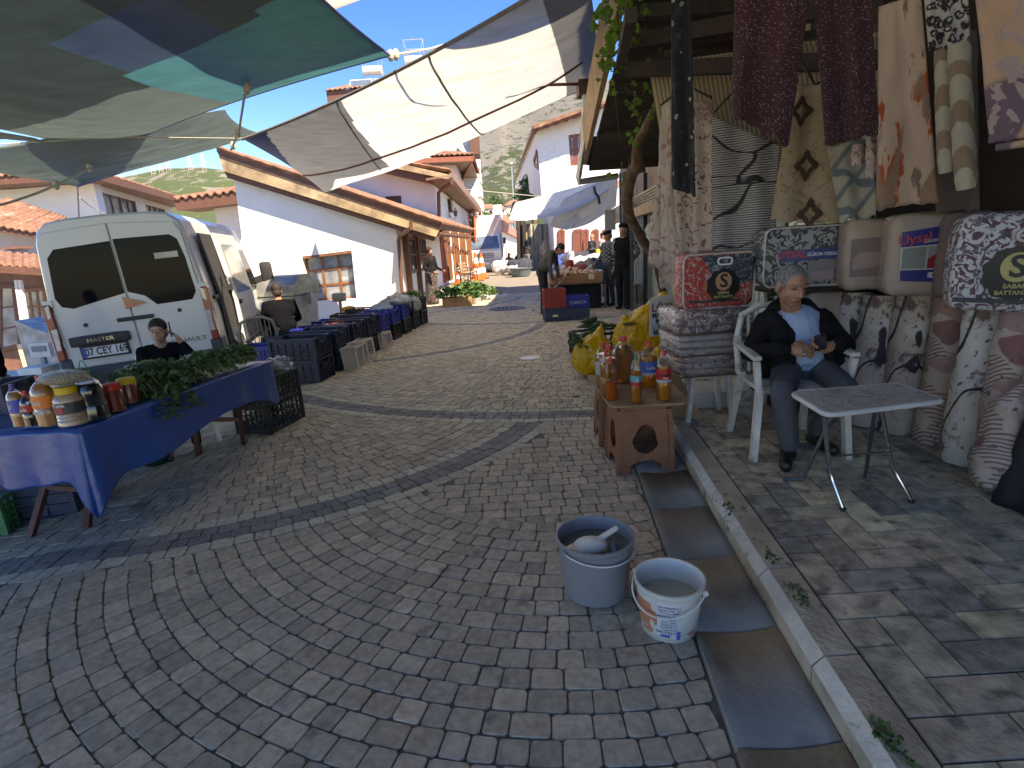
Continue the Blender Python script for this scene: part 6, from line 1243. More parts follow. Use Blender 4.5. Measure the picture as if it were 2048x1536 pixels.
# stack of quilts on white stool with the red and navy bag on top
t=thing('stool','dirty white plastic stool carrying the stack of wrapped quilts','stool',(1.47,4.02,.13)); WPL=mt('worn white plastic',(.58,.55,.49),.5,.2,7,bump=.15,dirt=((.26,.22,.17),9,.58))
for x,y in((-.155,-.10),(.155,-.08),(-.13,.14),(.15,.16)):
    mb=MB(); mb.bar((x*1.12,y*1.12,0),(x*.85,y*.85,.36),.05,.035); bev(mb.build('leg',[WPL],t),.006)
mb=MB(); mb.rbox((0,0,.355),(.34,.32,.03),.012,4); mb.build('seat',[WPL],t,smooth=True)
gq='wrapped quilts stacked on the white stool'
def quilt(label,zc,h,w,d,mat,seed,rz,dx=0):
    t=thing('wrapped_quilt',label,'quilt',(1.455+dx,4.02,zc),rz,gq)
    lay=2 if h<.15 else 3
    for k in range(lay):
        mb=MB(); mb.rbox((random.uniform(-.006,.006),0,-h/2+h*(k+.5)/lay),(w,d,h/lay*1.06),h/lay*.5,9,amp=.010,ns=9,seed=seed+k); mb.build('folded_layer',[mat],t,smooth=True,ang=180,weld=True)
    mb=MB(); mb.rbox((0,0,0),(w+.03,d+.03,h+.012),.05,12,amp=.022,ns=11,seed=seed+9); mb.build('clear_wrap',[shellmat('clear wrap',(.97,.97,.97),.42,.10,bump=.9,milky=.06)],t,smooth=True,ang=180,weld=True)
    mb=MB(); pts=[(x,y,-h/2) for x,y in rrect(w+.03,d+.03,.05,4)]; mb.tube(pts+[pts[0]],.006,5,cap=False); mb.build('piping',[mt('brown piping',(.16,.08,.06),.6)],t)
quilt('dusty pink floral quilt in clear wrap at the bottom of the stack',.585,.15,.52,.42,F_Q3,1,.06)
quilt('plain pale pink quilt in clear wrap in the middle of the stack',.735,.15,.53,.42,F_Q2,5,.03,-.01)
quilt('plum and white patterned quilt in clear wrap, third up in the stack',.895,.16,.54,.42,F_Q1,9,.05,-.015)
t=bundle('blanket_bag','red and navy floral blanket bag with S badge on the quilt stack',at(1426,560,4.0),.52,.20,.385,F_RED,R(3),gq,seed=6,amp=.006)
mb=MB(); mb.prism([(-.13,-.112,.175),(.235,-.112,.175),(.24,-.112,-.01),(.12,-.112,-.03),(.03,-.112,.03),(-.06,-.112,.05)],(0,.006,0)); mb.build('navy_panel',[F_NVY],t)
badge(t,.025,-.03,-.118,.112,(.50,.24,.14)); pipe(t,.51,.375,-.10,WPI,.007); mb=MB(); pts=[(x+.03,-.122,z+.135) for x,z in rrect(.10,.045,.021,4)]; mb.tube(pts+[pts[0]],.007,6,cap=False); mb.build('handle_ring',[mt('white ring',(.7,.7,.7),.4)],t)
mb=MB(); mb.bar((-.22,-.112,-.135),(.16,-.112,-.14),.006,.016); mb.build('zip_band',[BLK],t)
# white lettered sign
c=at(1331,632,4.75); t=thing('lettered_sign','white card sign with red and black lettering, half hidden by the quilt stack','sign',c,R(4)); W=.30;Hh=.36
mb=MB(); mb.prism([(-.14,0,-.17),(.2,0,-.17),(.2,0,.15),(.03,0,.19),(-.14,0,.15)],(0,.008,0)); mb.build('card',[mt('sign card',(.56,.55,.52),.5,.05,3)],t)
lf=lambda z,x=-.13:frame((x,-.004,z),(1,0,0),(0,0,1)); RP=mt('dull red print',(.32,.06,.06),.6)
text('lettering','LÖKUM',.10,lf(.075,-.125),RP,t,.001,.002,'LEFT',.85); text('lettering','MANTI',.058,lf(.01,-.12),BLK,t,.001,.002,'LEFT',.9); text('lettering','MEZE',.058,lf(-.04,-.09),BLK,t,.001,.002,'LEFT',.9); text('lettering','0544 7',.058,lf(-.14,-.11),BLK,t,.001,.002,'LEFT',.8)
mb=MB(); mb.box((.03,-.002,-.085),(.30,.003,.055)); mb.build('blue_band',[mt('washed blue print',(.30,.40,.42),.6,.3,20)],t); text('lettering','B.Y.',.05,lf(-.085,-.07),mt('dark blue print',(.08,.10,.12),.6),t,.001,.001,'LEFT')
# blanket rolls standing on the floor
gr2='wrapped blanket rolls standing along the shop front'
RL=[(1716,852,.125,.90,'leftmost standing blanket roll, mottled brown and cream, beside the armchair'),(1778,868,.125,.93,'cream blanket roll with black drip marks, second from the armchair'),(1846,892,.110,.95,'blanket roll with red chevrons and fine stripes, third from the armchair'),(1902,930,.112,.97,'white blanket roll with a bold black curved line, fourth from the armchair'),(1962,965,.110,.97,'white and grey blanket roll with a black V line, fifth from the armchair'),(2030,1000,.110,.95,'pale pink and red patterned blanket roll at the right edge')]
km=[0,3,1,2,6,4]
for k,(px,py,r,h,l) in enumerate(RL):
    b=GZ(px,py,.13); b.x+=.08; b.y+=.03; t=b+V((.03+.01*k,.02,h)); roll('blanket_roll',l,b+V((0,0,.005)),t,r,rollmat(km[k]),gr2,seed=k*3,amp=.012,cat='blanket roll')
for k,(x,y,l) in enumerate(((2.42,3.86,'back row beside the folded bedspreads'),(2.66,3.58,'back row, behind the chevron roll'),(2.76,3.30,'back row, behind the white roll with the curved line'),(2.80,3.02,'back row, behind the V line roll'),(2.82,2.75,'back row, farthest right'))): roll('blanket_roll','blanket roll in the '+l,V((x,y,.135)),V((x+.02,y,1.04)),.12,rollmat(k+2),gr2,seed=k*5+40,amp=.012,cat='blanket roll')
b=GZ(1815,858,.13)+V((.22,.1,0)); roll('blanket_roll','brown mottled blanket roll in the second row between the drip marked and chevron ones','',b+V((0,0,.96)),.1,rollmat(0),gr2) if False else None
t=thing('folded_bedspread','pale peach folded bedspread in wrap standing behind the seated man\'s shoulder','bedspread',at(1648,640,3.92)); mb=MB(); mb.rbox((0,0,0),(.34,.2,.42),.05,8,amp=.01,ns=8,seed=3); mb.build('folded_layer',[F_BEIGE],t,smooth=True,ang=180,weld=True)
mb=MB(); mb.rbox((0,0,-.34),(.40,.24,.27),.05,8,amp=.012,ns=8,seed=5); mb.build('lower_fold',[F_Q3],t,smooth=True,ang=180,weld=True)
t=thing('folded_bedspread','black and white floral bundle tucked behind the seated man\'s ear','bedspread',at(1560,590,4.0)); mb=MB(); mb.rbox((0,0,-.02),(.20,.12,.20),.04,6,amp=.01,ns=8,seed=3); mb.build('folded_layer',[fab('black white floral',(.03,.03,.03),[((.45,.43,.40),'ring',26,0,.7,1)])],t,smooth=True,ang=180,weld=True)
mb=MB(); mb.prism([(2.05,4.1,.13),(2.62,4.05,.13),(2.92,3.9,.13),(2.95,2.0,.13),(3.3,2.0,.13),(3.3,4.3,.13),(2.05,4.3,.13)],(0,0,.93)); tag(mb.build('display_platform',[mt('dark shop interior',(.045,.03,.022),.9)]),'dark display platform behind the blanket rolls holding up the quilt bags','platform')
o=blob('wrapped_bundle',[('e',(0,0,.17),(.13,.13,.17),0),('e',(.03,.02,.36),(.11,.10,.17),0),('c',(0,0,.45),.07,(.04,0,.56),.03,0)],[rollmat(1)],.014,sm=2,bump=crumple(.018,11)); o.location=GZ(1985,985,.13)+V((0,-.02,0)); tag(o,'pinkish bundle slumped in clear plastic at the foot of the right hand rolls','bundle')
o=blob('crumpled_plastic',[('e',(0,0,.07),(.07,.06,.08),0),('e',(.05,.03,.14),(.05,.05,.07),0)],[shellmat('thin bag film',(.9,.9,.9),.35,.15,bump=.8,milky=.12)],.01,sm=1,bump=crumple(.02,20)); o.location=GZ(1498,835,.13); tag(o,'crumpled clear plastic on the slabs beside the armchair','plastic')
def skirt(u,v):
    a=u*2*PI; r=.16+.16*v+.02*math.sin(a*9)*v; return V((2.64+r*math.cos(a),2.38+r*.8*math.sin(a),1.0-.86*v))
tag(sheet('black_dress','' and None or skirt,60,20,[mt('black sequinned cloth',(.006,.006,.008),.6,.4,60,bump=.4,bsc=200)],th=.004),'long black dress on display, only its hem showing at the right edge','dress')
mb=MB(); mb.tube([(2.64,2.38,.132),(2.64,2.38,1.45)],.015,8); tag(mb.build('dress_stand',[IRON]),'thin black stand inside the long black dress','stand')
# ================================================================ people
SK=mt('skin',(.42,.20,.12),.5,.08,9,sss=.08); SKP=mt('lighter skin',(.50,.29,.20),.5,.06,9,sss=.08)
def cl(n,c,var=.18,sc=9): return mt(n,c,.95,var,sc,bump=.5,bsc=22,spec=.12)
BLKC=cl('black cloth',(.012,.012,.014)); SHIRT=mt('pale blue shirt',(.30,.40,.56),.8,.08,6,bump=.25,bsc=12); TRS=mt('slate grey trousers',(.085,.09,.105),.9,.15,6,bump=.9,bsc=11,spec=.2); SHOE=mt('black shoe leather',(.012,.012,.012),.4,.2,9)
HAIRG=mt('short grey hair',(.22,.21,.20),.9,.45,60,bump=.8,bsc=150); HAIRB=mt('dark brown hair',(.02,.013,.01),.7,.3,50,bump=.5,bsc=120)
def rot(rx=0,ry=0,rz=0): return M.Rotation(rz,3,'Z')@M.Rotation(ry,3,'Y')@M.Rotation(rx,3,'X')
def head_prims(c,q,s=1.,mi=0,nose=True,chin=1.):
    """head centred at c, face toward local -Y under rotation q"""
    P=lambda x,y,z:V(c)+q@(V((x,y,z))*s)
    pr=[('e',P(0,.012,.025),(.073*s,.090*s,.088*s),mi,q),('e',P(0,-.018,-.035),(.060*s,.070*s,.075*s),mi,q),('e',P(0,-.045,-.088*chin),(.032*s,.030*s,.025*s),mi,q),
        ('c',P(-.045,-.068,.022),.011*s,P(.045,-.068,.022),.011*s,mi),
        ('e',P(-.040,-.046,-.030),(.021*s,.022*s,.034*s),mi,q),('e',P(.040,-.046,-.030),(.021*s,.022*s,.034*s),mi,q),
        ('e',P(-.076,.01,-.01),(.010*s,.018*s,.032*s),mi,q),('e',P(.076,.01,-.01),(.010*s,.018*s,.032*s),mi,q)]
    if nose: pr+=[('c',P(0,-.085,.015),.009*s,P(0,-.108,-.022),.013*s,mi),('e',P(-.013,-.095,-.027),(.009*s,.011*s,.008*s),mi,q),('e',P(.013,-.095,-.027),(.009*s,.011*s,.008*s),mi,q),('c',P(-.020,-.084,-.056),.0065*s,P(.020,-.084,-.056),.0065*s,mi),('c',P(-.016,-.082,-.066),.0065*s,P(.016,-.082,-.066),.0065*s,mi)]
    return pr
def hand_prims(wr,d,n,side,mi,curl=.5,s=1.,fs=(0,0,0,0)):
    """wr wrist, d finger direction, n palm normal (curl side), side = direction of the thumb"""
    d=V(d).normalized(); n=V(n); n=(n-d*n.dot(d)).normalized(); t=V(side); t=(t-d*t.dot(d)-n*t.dot(n)).normalized(); wr=V(wr)
    pr=[('c',wr,.024*s,wr+d*.045*s,.030*s,mi),('c',wr+d*.03*s+t*.018*s,.019*s,wr+d*.078*s+t*.022*s,.015*s,mi),('c',wr+d*.03*s-t*.018*s,.019*s,wr+d*.074*s-t*.024*s,.014*s,mi)]
    for k,(off,L) in enumerate(((.030,.070),(.010,.080),(-.010,.075),(-.029,.058))):
        p=wr+d*(.078-.002*abs(k-1))*s+t*off*s; a=curl*.5; r=.0092*s; dd=d
        for j,l in enumerate((.45,.32,.23)):
            a=curl*(.5+.55*j)+fs[k]; dd=(d*math.cos(a)+n*math.sin(a)); p2=p+dd*L*l*s; pr.append(('c',p,r*(1-.08*j),p2,r*(.93-.08*j),mi)); p=p2
    p=wr+d*.028*s+t*.030*s; dd=(d*.75+t*.6+n*.25).normalized(); p2=p+dd*.038*s; pr.append(('c',p,.013*s,p2,.011*s,mi)); dd=(d*.9+t*.15+n*.45).normalized(); p3=p2+dd*.030*s; pr.append(('c',p2,.011*s,p3,.009*s,mi)); return pr
# ---- the seated man on the white armchair
man_o=V((1.72,3.38,.13))
armchair('plastic_armchair','white plastic armchair under the man in the black jacket',(1.74,3.36,.13),R(-5),WPL)
def seated_man():
    t=thing('person','grey haired man in a black jacket and blue shirt looking at his phone','person',(1.72,3.40,.13))
    hc=at(1583,571,3.36); nb=at(1588,628,3.47); chest=at(1592,655,3.47); belly=at(1600,702,3.42); pel=at(1598,742,3.46); pel.z=.64
    shL=at(1527,648,3.46); shR=at(1652,642,3.48); elL=at(1502,706,3.40); elR=at(1690,694,3.36)
    wL=at(1580,698,3.14); wR=at(1664,690,3.16)
    kL=at(1566,776,3.02); kR=at(1690,772,3.02); kL.z=kR.z=.59
    aL=at(1577,905,3.06); aL.z=.23; aR=at(1632,890,3.30); aR.z=.22; q=rot(R(19),0,R(8))
    pr=head_prims(hc,q,1.03,0)
    pr+=[('c',nb+V((0,.01,-.01)),.060,hc+V((0,.03,-.05)),.055,0)]
    pr+=[('e',chest,(.165,.115,.15),1),('e',belly+V((0,0,.02)),(.165,.145,.16),1),('c',shL+V((.04,0,0)),.075,shR-V((.04,0,0)),.075,1),('c',chest,.14,belly,.15,1)]
    pr+=[('e',pel,(.185,.15,.12),2),('c',pel+V((-.09,-.02,-.01)),.095,kL,.070,2),('c',pel+V((.09,-.02,-.01)),.095,kR,.070,2),('c',kL,.070,aL+V((0,0,.03)),.055,2),('c',kR,.070,aR+V((0,0,.03)),.055,2)]
    tl=at(1571,934,2.95); tl.z=.165; pr+=[('c',aL+V((0,.02,-.04)),.042,tl,.036,3),('c',aL,.045,aL+V((0,0,-.05)),.045,3)]
    tr=at(1664,925,3.14); tr.z=.165; pr+=[('c',aR+V((-.01,.03,-.04)),.042,tr,.036,3),('c',aR,.045,aR+V((0,0,-.05)),.042,3)]
    # arms (sleeves) and hands
    pr+=[('c',shL,.060,elL,.052,4),('c',elL,.050,wL+V((-.03,0,0)),.038,4),('c',shR,.060,elR,.052,4),('c',elR,.050,wR+V((.03,0,0)),.038,4)]
    pr+=[('c',wL+V((-.04,.0,0)),.026,wL,.025,0),('c',wR+V((.04,0,0)),.026,wR,.025,0)]
    pr+=hand_prims(wL,(.95,-.10,-.15),(.1,.75,-.5),(0,-.35,.9),0,.55,1.08); pr+=hand_prims(wR,(-.75,-.25,-.12),(-.2,-.5,.7),(-.3,.1,.9),0,.7,1.08)
    blob('body',pr,[SK,SHIRT,TRS,SHOE,BLKC],.0048,t,sm=5,world=True)
    # hair: a thin cap set back from the forehead
    P=lambda x,y,z:hc+q@(V((x,y,z))*1.03)
    blob('hair',[('e',P(0,.022,.042),(.080,.090,.083),0,q),('e',P(-.064,.004,.022),(.013,.040,.036),0,q),('e',P(.064,.004,.022),(.013,.040,.036),0,q),('e',P(0,.062,-.03),(.062,.045,.06),0,q)],[HAIRG],.006,t,sm=3,world=True,bump=crumple(.0025,90))
    for s in(-1,1):
        mb=MB(); mb.tube([P(.016*s,-.083,.030),P(.034*s,-.085,.036),P(.052*s,-.074,.030)],[.003,.0045,.003],5); mb.build('eyebrow',[HAIRG],t,world=True)
        mb=MB(); mb.tube([P(.018*s,-.0785,.010),P(.032*s,-.080,.006),P(.046*s,-.072,.008)],[.002,.0032,.002],5); mb.build('eyelid',[mt('eye shadow line',(.10,.05,.035),.6)],t,world=True)
    mb=MB(); mb.tube([P(-.021,-.0905,-.061),P(0,-.093,-.060),P(.021,-.0905,-.061)],[.0015,.0025,.0015],5); mb.build('mouth_line',[mt('lip shade',(.20,.075,.055),.6)],t,world=True)
    # open jacket: back shell, two hanging front panels, sleeves, hem beside the chair
    j=[('c',shL+V((.02,.02,.015)),.066,elL,.060,0),('c',elL,.060,wL+V((-.055,.01,0)),.047,0),('c',shR+V((-.02,.02,.015)),.066,elR,.062,0),('c',elR,.060,wR+V((.045,.01,0)),.047,0),
       ('c',shL+V((.05,.04,.02)),.066,shR+V((-.05,.04,.02)),.066,0),('e',chest+V((0,.075,0)),(.21,.10,.20),0),('e',belly+V((0,.10,0)),(.22,.10,.20),0),
       ('c',shL+V((.035,-.02,.02)),.066,chest+V((-.135,-.075,.0)),.060,0),('c',chest+V((-.135,-.075,.0)),.060,belly+V((-.165,-.085,-.05)),.062,0),('c',shL+V((.09,-.02,.035)),.034,chest+V((-.085,-.115,-.03)),.030,0),('c',chest+V((-.085,-.115,-.03)),.030,belly+V((-.125,-.125,-.03)),.032,0),
       ('c',shR+V((-.035,-.02,.02)),.066,chest+V((.135,-.075,.0)),.060,0),('c',chest+V((.135,-.075,.0)),.060,belly+V((.165,-.085,-.05)),.062,0),('c',shR+V((-.09,-.02,.035)),.034,chest+V((.085,-.115,-.03)),.030,0),('c',chest+V((.085,-.115,-.03)),.030,belly+V((.125,-.125,-.03)),.032,0),
       ('c',belly+V((-.19,.05,-.10)),.055,at(1512,775,3.45),.03,0),('c',belly+V((-.17,.12,-.10)),.05,at(1530,770,3.55),.03,0),('c',belly+V((.18,.08,-.08)),.05,at(1672,745,3.5),.04,0)]
    blob('jacket',j,[BLKC],.0065,t,sm=5,world=True,bump=crumple(.009,17))
    # shirt collar
    for s in(-1,1):
        mb=MB(); mb.tube([nb+V((.066*s,.01,.030)),nb+V((.060*s,-.035,.022)),nb+V((.040*s,-.078,-.004)),nb+V((.012*s,-.100,-.036))],[.010,.013,.014,.007],8); mb.tube([nb+V((.040*s,-.080,-.010)),nb+V((.044*s,-.104,-.050))],[.014,.005],8); mb.build('collar',[SHIRT],t,world=True,smooth=True)
    mb=MB(); 
    for k in range(4): mb.ball(chest.lerp(belly,.1+.3*k)+V((0,-.125-.012*k,.02)),.006,0,5)
    mb.build('buttons',[mt('pale button',(.5,.5,.5),.4)],t,world=True)
    mb=MB(); p=wL+V((.065,-.035,-.03)); mb.lathe([(.011,-.004),(.0125,0),(.011,.004)],12,0,M.Translation(p)@M.Rotation(PI/2,4,'Y'),cap=False); mb.build('ring',[mt('silver',(.7,.7,.7),.2,metal=1)],t,world=True)
    mb=MB(); mb.prism([belly+V((-.15,-.145,-.085)),belly+V((.15,-.145,-.085)),belly+V((.15,-.14,-.11)),belly+V((-.15,-.14,-.11))],(0,.02,0)); mb.build('belt',[SHOE],t,world=True) if False else None
    c=(wL+wR)/2+V((.035,-.03,.032)); ph=thing('mobile_phone','dark mobile phone held in the seated man\'s hands','phone',c); mb=MB(); mb.rbox((0,0,0),(.068,.125,.009),.004,3); o=mb.build('case',[mt('phone case',(.01,.01,.012),.3)],ph); o.rotation_euler=(R(38),R(-22),R(-40)); mb=MB(); mb.box((0,0,.0055),(.060,.112,.001)); o=mb.build('screen',[mt('phone screen',(.02,.022,.03),.08)],ph); o.rotation_euler=(R(38),R(-22),R(-40))
seated_man()
# ---- standing / generic figures
def figure(label,loc,rz,h=1.72,J={},cols=None,skirt=0,hat=None,hair=None,vox=.014,seat=None,bulk=1.,scarf=None,grp=None,long=0,sleeve=None,hands=True,face=True,name='person'):
    s=h/1.72; k=dict(head=(0,-.015,1.585),neck=(0,.005,1.45),chest=(0,.005,1.26),belly=(0,0,1.05),pel=(0,0,.93),sl=(-.185,.01,1.39),sr=(.185,.01,1.39),el=(-.235,.03,1.12),er=(.235,.03,1.12),wl=(-.24,-.04,.88),wr=(.24,-.04,.88),kl=(-.10,-.01,.50),kr=(.10,-.01,.50),al=(-.105,.03,.09),ar=(.105,.03,.09),hq=(0,0,0),fl=(0,-1,-.0),fr=(0,-1,0)); k.update(J)
    P={a:(V(b)*s if a not in('hq','fl','fr') else b) for a,b in k.items()}; q=rot(*[R(a) for a in P['hq']]); c=cols; b=bulk*s
    t=thing(name,label,'person',loc,rz,grp)
    mats=[c['skin'],c['top'],c['legs'],c['shoe'],sleeve or c['top']]
    pr=head_prims(P['head'],q,1.0*s,0,face)+[('c',P['neck'],.055*s,P['head']+V((0,.02,-.05))*s,.052*s,0)]
    pr+=[('c',P['chest'],.135*b,P['belly'],.135*b,1),('e',P['chest'],(.175*b,.115*b,.17*s),1),('c',P['sl']+V((.05,0,0))*s,.062*s,P['sr']-V((.05,0,0))*s,.062*s,1),('e',P['belly'],(.16*b,.13*b,.15*s),1),('e',P['pel'],(.165*b,.13*b,.12*s),2 if not long else 1)]
    pr+=[('c',P['sl'],.058*s,P['el'],.050*s,4),('c',P['el'],.048*s,P['wl'],.036*s,4),('c',P['sr'],.058*s,P['er'],.050*s,4),('c',P['er'],.048*s,P['wr'],.036*s,4)]
    for w,e,sd in(('wl','el',-1),('wr','er',1)):
        d=(P[w]-P[e]).normalized(); pr+=[('c',P[w],.026*s,P[w]+d*.03*s,.024*s,0)]
        if hands: pr+=hand_prims(P[w]+d*.03*s,d,(-sd*.9,0,.1),(0,-1,.1),0,.45,s)
    hl=P['pel']+V((-.085,0,-.03))*s; hr=P['pel']+V((.085,0,-.03))*s
    pr+=[('c',hl,.090*b,P['kl'],.064*b,2),('c',hr,.090*b,P['kr'],.064*b,2),('c',P['kl'],.062*b,P['al']+V((0,0,.02)),.050*b,2),('c',P['kr'],.062*b,P['ar']+V((0,0,.02)),.050*b,2)]
    if skirt:
        pr+=[('c',P['pel'],.17*b,(P['al']+P['ar'])/2+V((0,0,skirt*s)),.19*b,2)]
    for a,f in(('al','fl'),('ar','fr')): pr+=[('c',P[a]+V((0,.02,-.045))*s,.040*s,P[a]+V((0,.02,-.05))*s+V(P[f]).normalized()*.16*s,.034*s,3)]
    if long: pr+=[('c',P['belly'],.155*b,P['pel']-V((0,0,long))*s,.165*b,1)]
    blob('body',pr,mats,vox,t,sm=3,bump=None)
    H_=lambda x,y,z:P['head']+q@(V((x,y,z))*s)
    if hair: blob('hair',[('e',H_(0,.020,.042),(.082*s,.093*s,.086*s),0,q),('e',H_(0,.055,-.03),(.068*s,.05*s,.065*s),0,q)],[hair],.010,t,sm=2)
    if hat:
        kind,mat=hat
        if kind=='cap': pr=[('e',H_(0,.012,.072),(.098*s,.115*s,.048*s),0,q),('e',H_(0,-.085,.055),(.062*s,.06*s,.016*s),0,q)]
        elif kind=='beret': pr=[('e',H_(0,.015,.080),(.095*s,.105*s,.052*s),0,q),('c',H_(-.05,.015,.055),.045*s,H_(.05,.015,.055),.045*s,0)]
        blob('hat',pr,[mat],.010,t,sm=3)
    if scarf:
        blob('headscarf',[('e',H_(0,.022,.020),(.092*s,.104*s,.112*s),0,q),('c',H_(0,.035,-.06),.085*s,P['chest']+V((0,.05,.10))*s,.13*s,0),('c',H_(0,-.03,-.10),.055*s,P['chest']+V((0,-.06,.08))*s,.07*s,0)],[scarf],.012,t,sm=4,bump=crumple(.006,16))
    return t
C=lambda top,legs,shoe=SHOE,skin=SK:dict(top=top,legs=legs,shoe=shoe,skin=skin)
DGR=cl('dark grey trousers',(.045,.043,.042)); GSH=cl('grey brown shirt',(.105,.098,.092)); NVC=cl('dark navy jacket',(.004,.0045,.007)); CHK=fab('grey checked wool',(.11,.115,.12),[((.28,.29,.31),'waved',7,.62,.74,0,(1,0,1)),((.03,.03,.035),'waved',7,.62,.74,0,(-1,0,1))]); CHK2=fab('black and white checked sleeve',(.07,.075,.08),[((.38,.40,.42),'waved',8,.60,.72,0,(1,0,1)),((.30,.32,.34),'waved',8,.62,.74,0,(-1,0,1))])
g=G(1245,617); figure('stout man in a black padded waistcoat and beret with both hands clasped behind his back',(2.52,11.9,0),R(-38),1.80,dict(el=(-.27,.11,1.14),er=(.27,.11,1.14),wl=(-.10,.20,.98),wr=(.09,.21,.96),hq=(4,0,8)),C(BLKC,cl('black trousers',(.018,.018,.02))),hat=('beret',BLKC),hair=HAIRG,sleeve=CHK2,bulk=1.22,grp='two men talking beside the onion table')
figure('man in a dark flat cap and grey checked jacket facing the man with the beret',(2.36,12.75,0),R(-62),1.70,dict(hq=(16,0,0),wl=(-.2,-.22,.98),el=(-.25,.0,1.12)),C(CHK,cl('grey jeans',(.06,.065,.07))),hat=('cap',BLKC),hair=HAIRG,bulk=1.05,grp='two men talking beside the onion table')
# bent man with the walking stick
figure('old man in a grey shirt stooping over the onion box with a walking stick',(.84,11.9,0),R(72),1.70,dict(pel=(0,.06,.90),belly=(0,-.01,1.04),chest=(0,-.12,1.19),neck=(0,-.26,1.31),head=(0,-.36,1.36),sl=(-.18,-.20,1.29),sr=(.18,-.20,1.29),el=(-.21,-.16,1.02),er=(.21,-.22,1.0),wl=(-.16,-.20,.76),wr=(.17,-.26,.78),kl=(-.09,.03,.49),kr=(.09,.02,.49),al=(-.09,.06,.09),ar=(.1,.05,.09),hq=(42,0,0)),C(GSH,DGR),hair=HAIRB)
t=thing('walking_stick','thin metal walking stick slanting down beside the stooping old man','walking stick',(.45,11.75,0)); mb=MB(); a=at(1136,548,11.7); b=G(1066,622); b.z=.02; mb.tube([a,b],.011,8); mb.build('shaft',[mt('steel tube',(.5,.5,.5),.3,metal=.9)],t,world=True); mb=MB(); mb.ball(a,.028); mb.build('grip',[BLK],t,world=True); mb=MB(); mb.ball(b,.02); mb.build('rubber_tip',[BLK],t,world=True)
# woman in the brown headscarf
FSK=fab('mauve brown floral skirt cloth',(.045,.03,.03),[((.20,.16,.16),'curl',16,.8,.88,.8)])
figure('woman in a brown headscarf and flowered skirt at the house corner',(-2.06,15.6,gz(-2.06,15.6)),R(55),1.58,dict(wr=(.20,-.30,1.0),er=(.26,-.02,1.08),wl=(-.2,-.28,.98),el=(-.25,-.0,1.08)),C(BLKC,FSK),skirt=.06,scarf=cl('brown headscarf cloth',(.045,.028,.026)),bulk=1.12,long=.18)
# girl behind the stall
GP=V((-2.97,4.68,gz(-3,4.7)))
armchair('plastic_chair','white plastic armchair holding the girl behind the blue stall',(GP.x,GP.y+.02,GP.z),R(32),mt('clean white plastic',(.62,.63,.62),.45,.05),None)
figure('girl in a black sweatshirt behind the blue stall, hand at her ear',GP,R(32),1.50,dict(pel=(0,.05,.54),belly=(0,.05,.68),chest=(0,.04,.86),neck=(0,.03,1.05),head=(0,.01,1.185),sl=(-.165,.04,1.0),sr=(.165,.04,1.0),el=(-.20,-.08,.78),er=(.27,-.10,.86),wl=(-.05,-.30,.82),wr=(.185,-.05,1.03),kl=(-.12,-.38,.52),kr=(.12,-.38,.52),al=(-.12,-.38,.10),ar=(.12,-.38,.10),hq=(4,0,-14)),C(cl('black sweatshirt',(.010,.011,.014)),BLKC,skin=SKP),hair=HAIRB,vox=.008,bulk=.88)
def faceparts(t,hd,q,s):
    P=lambda x,y,z:V(hd)+q@(V((x,y,z))*s)
    for sd in(-1,1):
        mb=MB(); mb.ball(P(.030*sd,-.076,.006),.0095*s,0,7,(1.2,.6,.7)); e=mb.build('eye',[mt('eye white',(.55,.5,.47),.3)],t); mb=MB(); mb.ball(P(.030*sd,-.0815,.006),.0055*s,0,6,(1,.5,1)); mb.build('iris',[mt('dark iris',(.01,.007,.005),.2)],e)
        mb=MB(); mb.tube([P(.015*sd,-.086,.026),P(.034*sd,-.086,.031),P(.054*sd,-.070,.024)],[.002*s,.0035*s,.002*s],5); mb.build('eyebrow',[HAIRB],t)
    mb=MB(); mb.tube([P(-.020,-.089,-.061),P(0,-.093,-.060),P(.020,-.089,-.061)],[.002*s,.0045*s,.002*s],5); mb.build('lips',[mt('lips',(.36,.12,.10),.5)],t)
gt=[o for o in bpy.data.objects if o.get('label','').startswith('girl in')][0]; faceparts(gt,V((0,.01,1.185))*(1.5/1.72),rot(R(4),0,R(-14)),1.5/1.72)
ht=blob('p',[('c',(0,0,0),.01,(0,0,.01),.01,0)],[HAIRB],.01); bpy.data.objects.remove(ht)
mb=MB(); s=1.5/1.72; mb.rbox((.135*s+.018,-.03*s,1.165*s),(.012,.065,.13),.004,3); o=mb.build('mobile_phone',[BLK]); o.location=V(GP)+M.Rotation(R(32),3,'Z')@V((.088,-.02,.975)); o.rotation_euler.z=R(32); tag(o,'dark phone the girl holds against her ear','phone')
# seated person seen from behind
BP=G(566,708); BP.y=8.7; BP=V((-3.50,8.55,gz(-3.5,8.55)))
BEI=mt('aged beige plastic',(.30,.28,.22),.5,.15,6)
armchair('plastic_chair','empty looking beige plastic chair back in front of the navy crates, turned away',(-3.60,7.9,gz(-3.60,7.9)),R(205),BEI,None)
figure('stocky person in a dark navy jacket seen from behind, sitting beside the van',BP,R(205),1.66,dict(pel=(0,.05,.50),belly=(0,.05,.66),chest=(0,.0,.88),neck=(0,-.02,1.07),head=(0,-.05,1.19),sl=(-.2,.0,1.0),sr=(.2,.0,1.0),el=(-.27,-.06,.74),er=(.27,-.06,.74),wl=(-.15,-.30,.64),wr=(.15,-.30,.64),kl=(-.14,-.38,.50),kr=(.14,-.38,.50),al=(-.14,-.38,.10),ar=(.14,-.38,.10),hq=(14,0,0)),C(NVC,NVC),hair=HAIRB,bulk=1.35)
# person at the left photo edge
lp=at(-12,720,6.2); figure('person in dark navy clothes cut off by the left edge of the photo',(lp.x-.08,6.2,gz(lp.x,6.2)),R(120),1.66,{},C(NVC,NVC),hair=HAIRB,bulk=1.15)
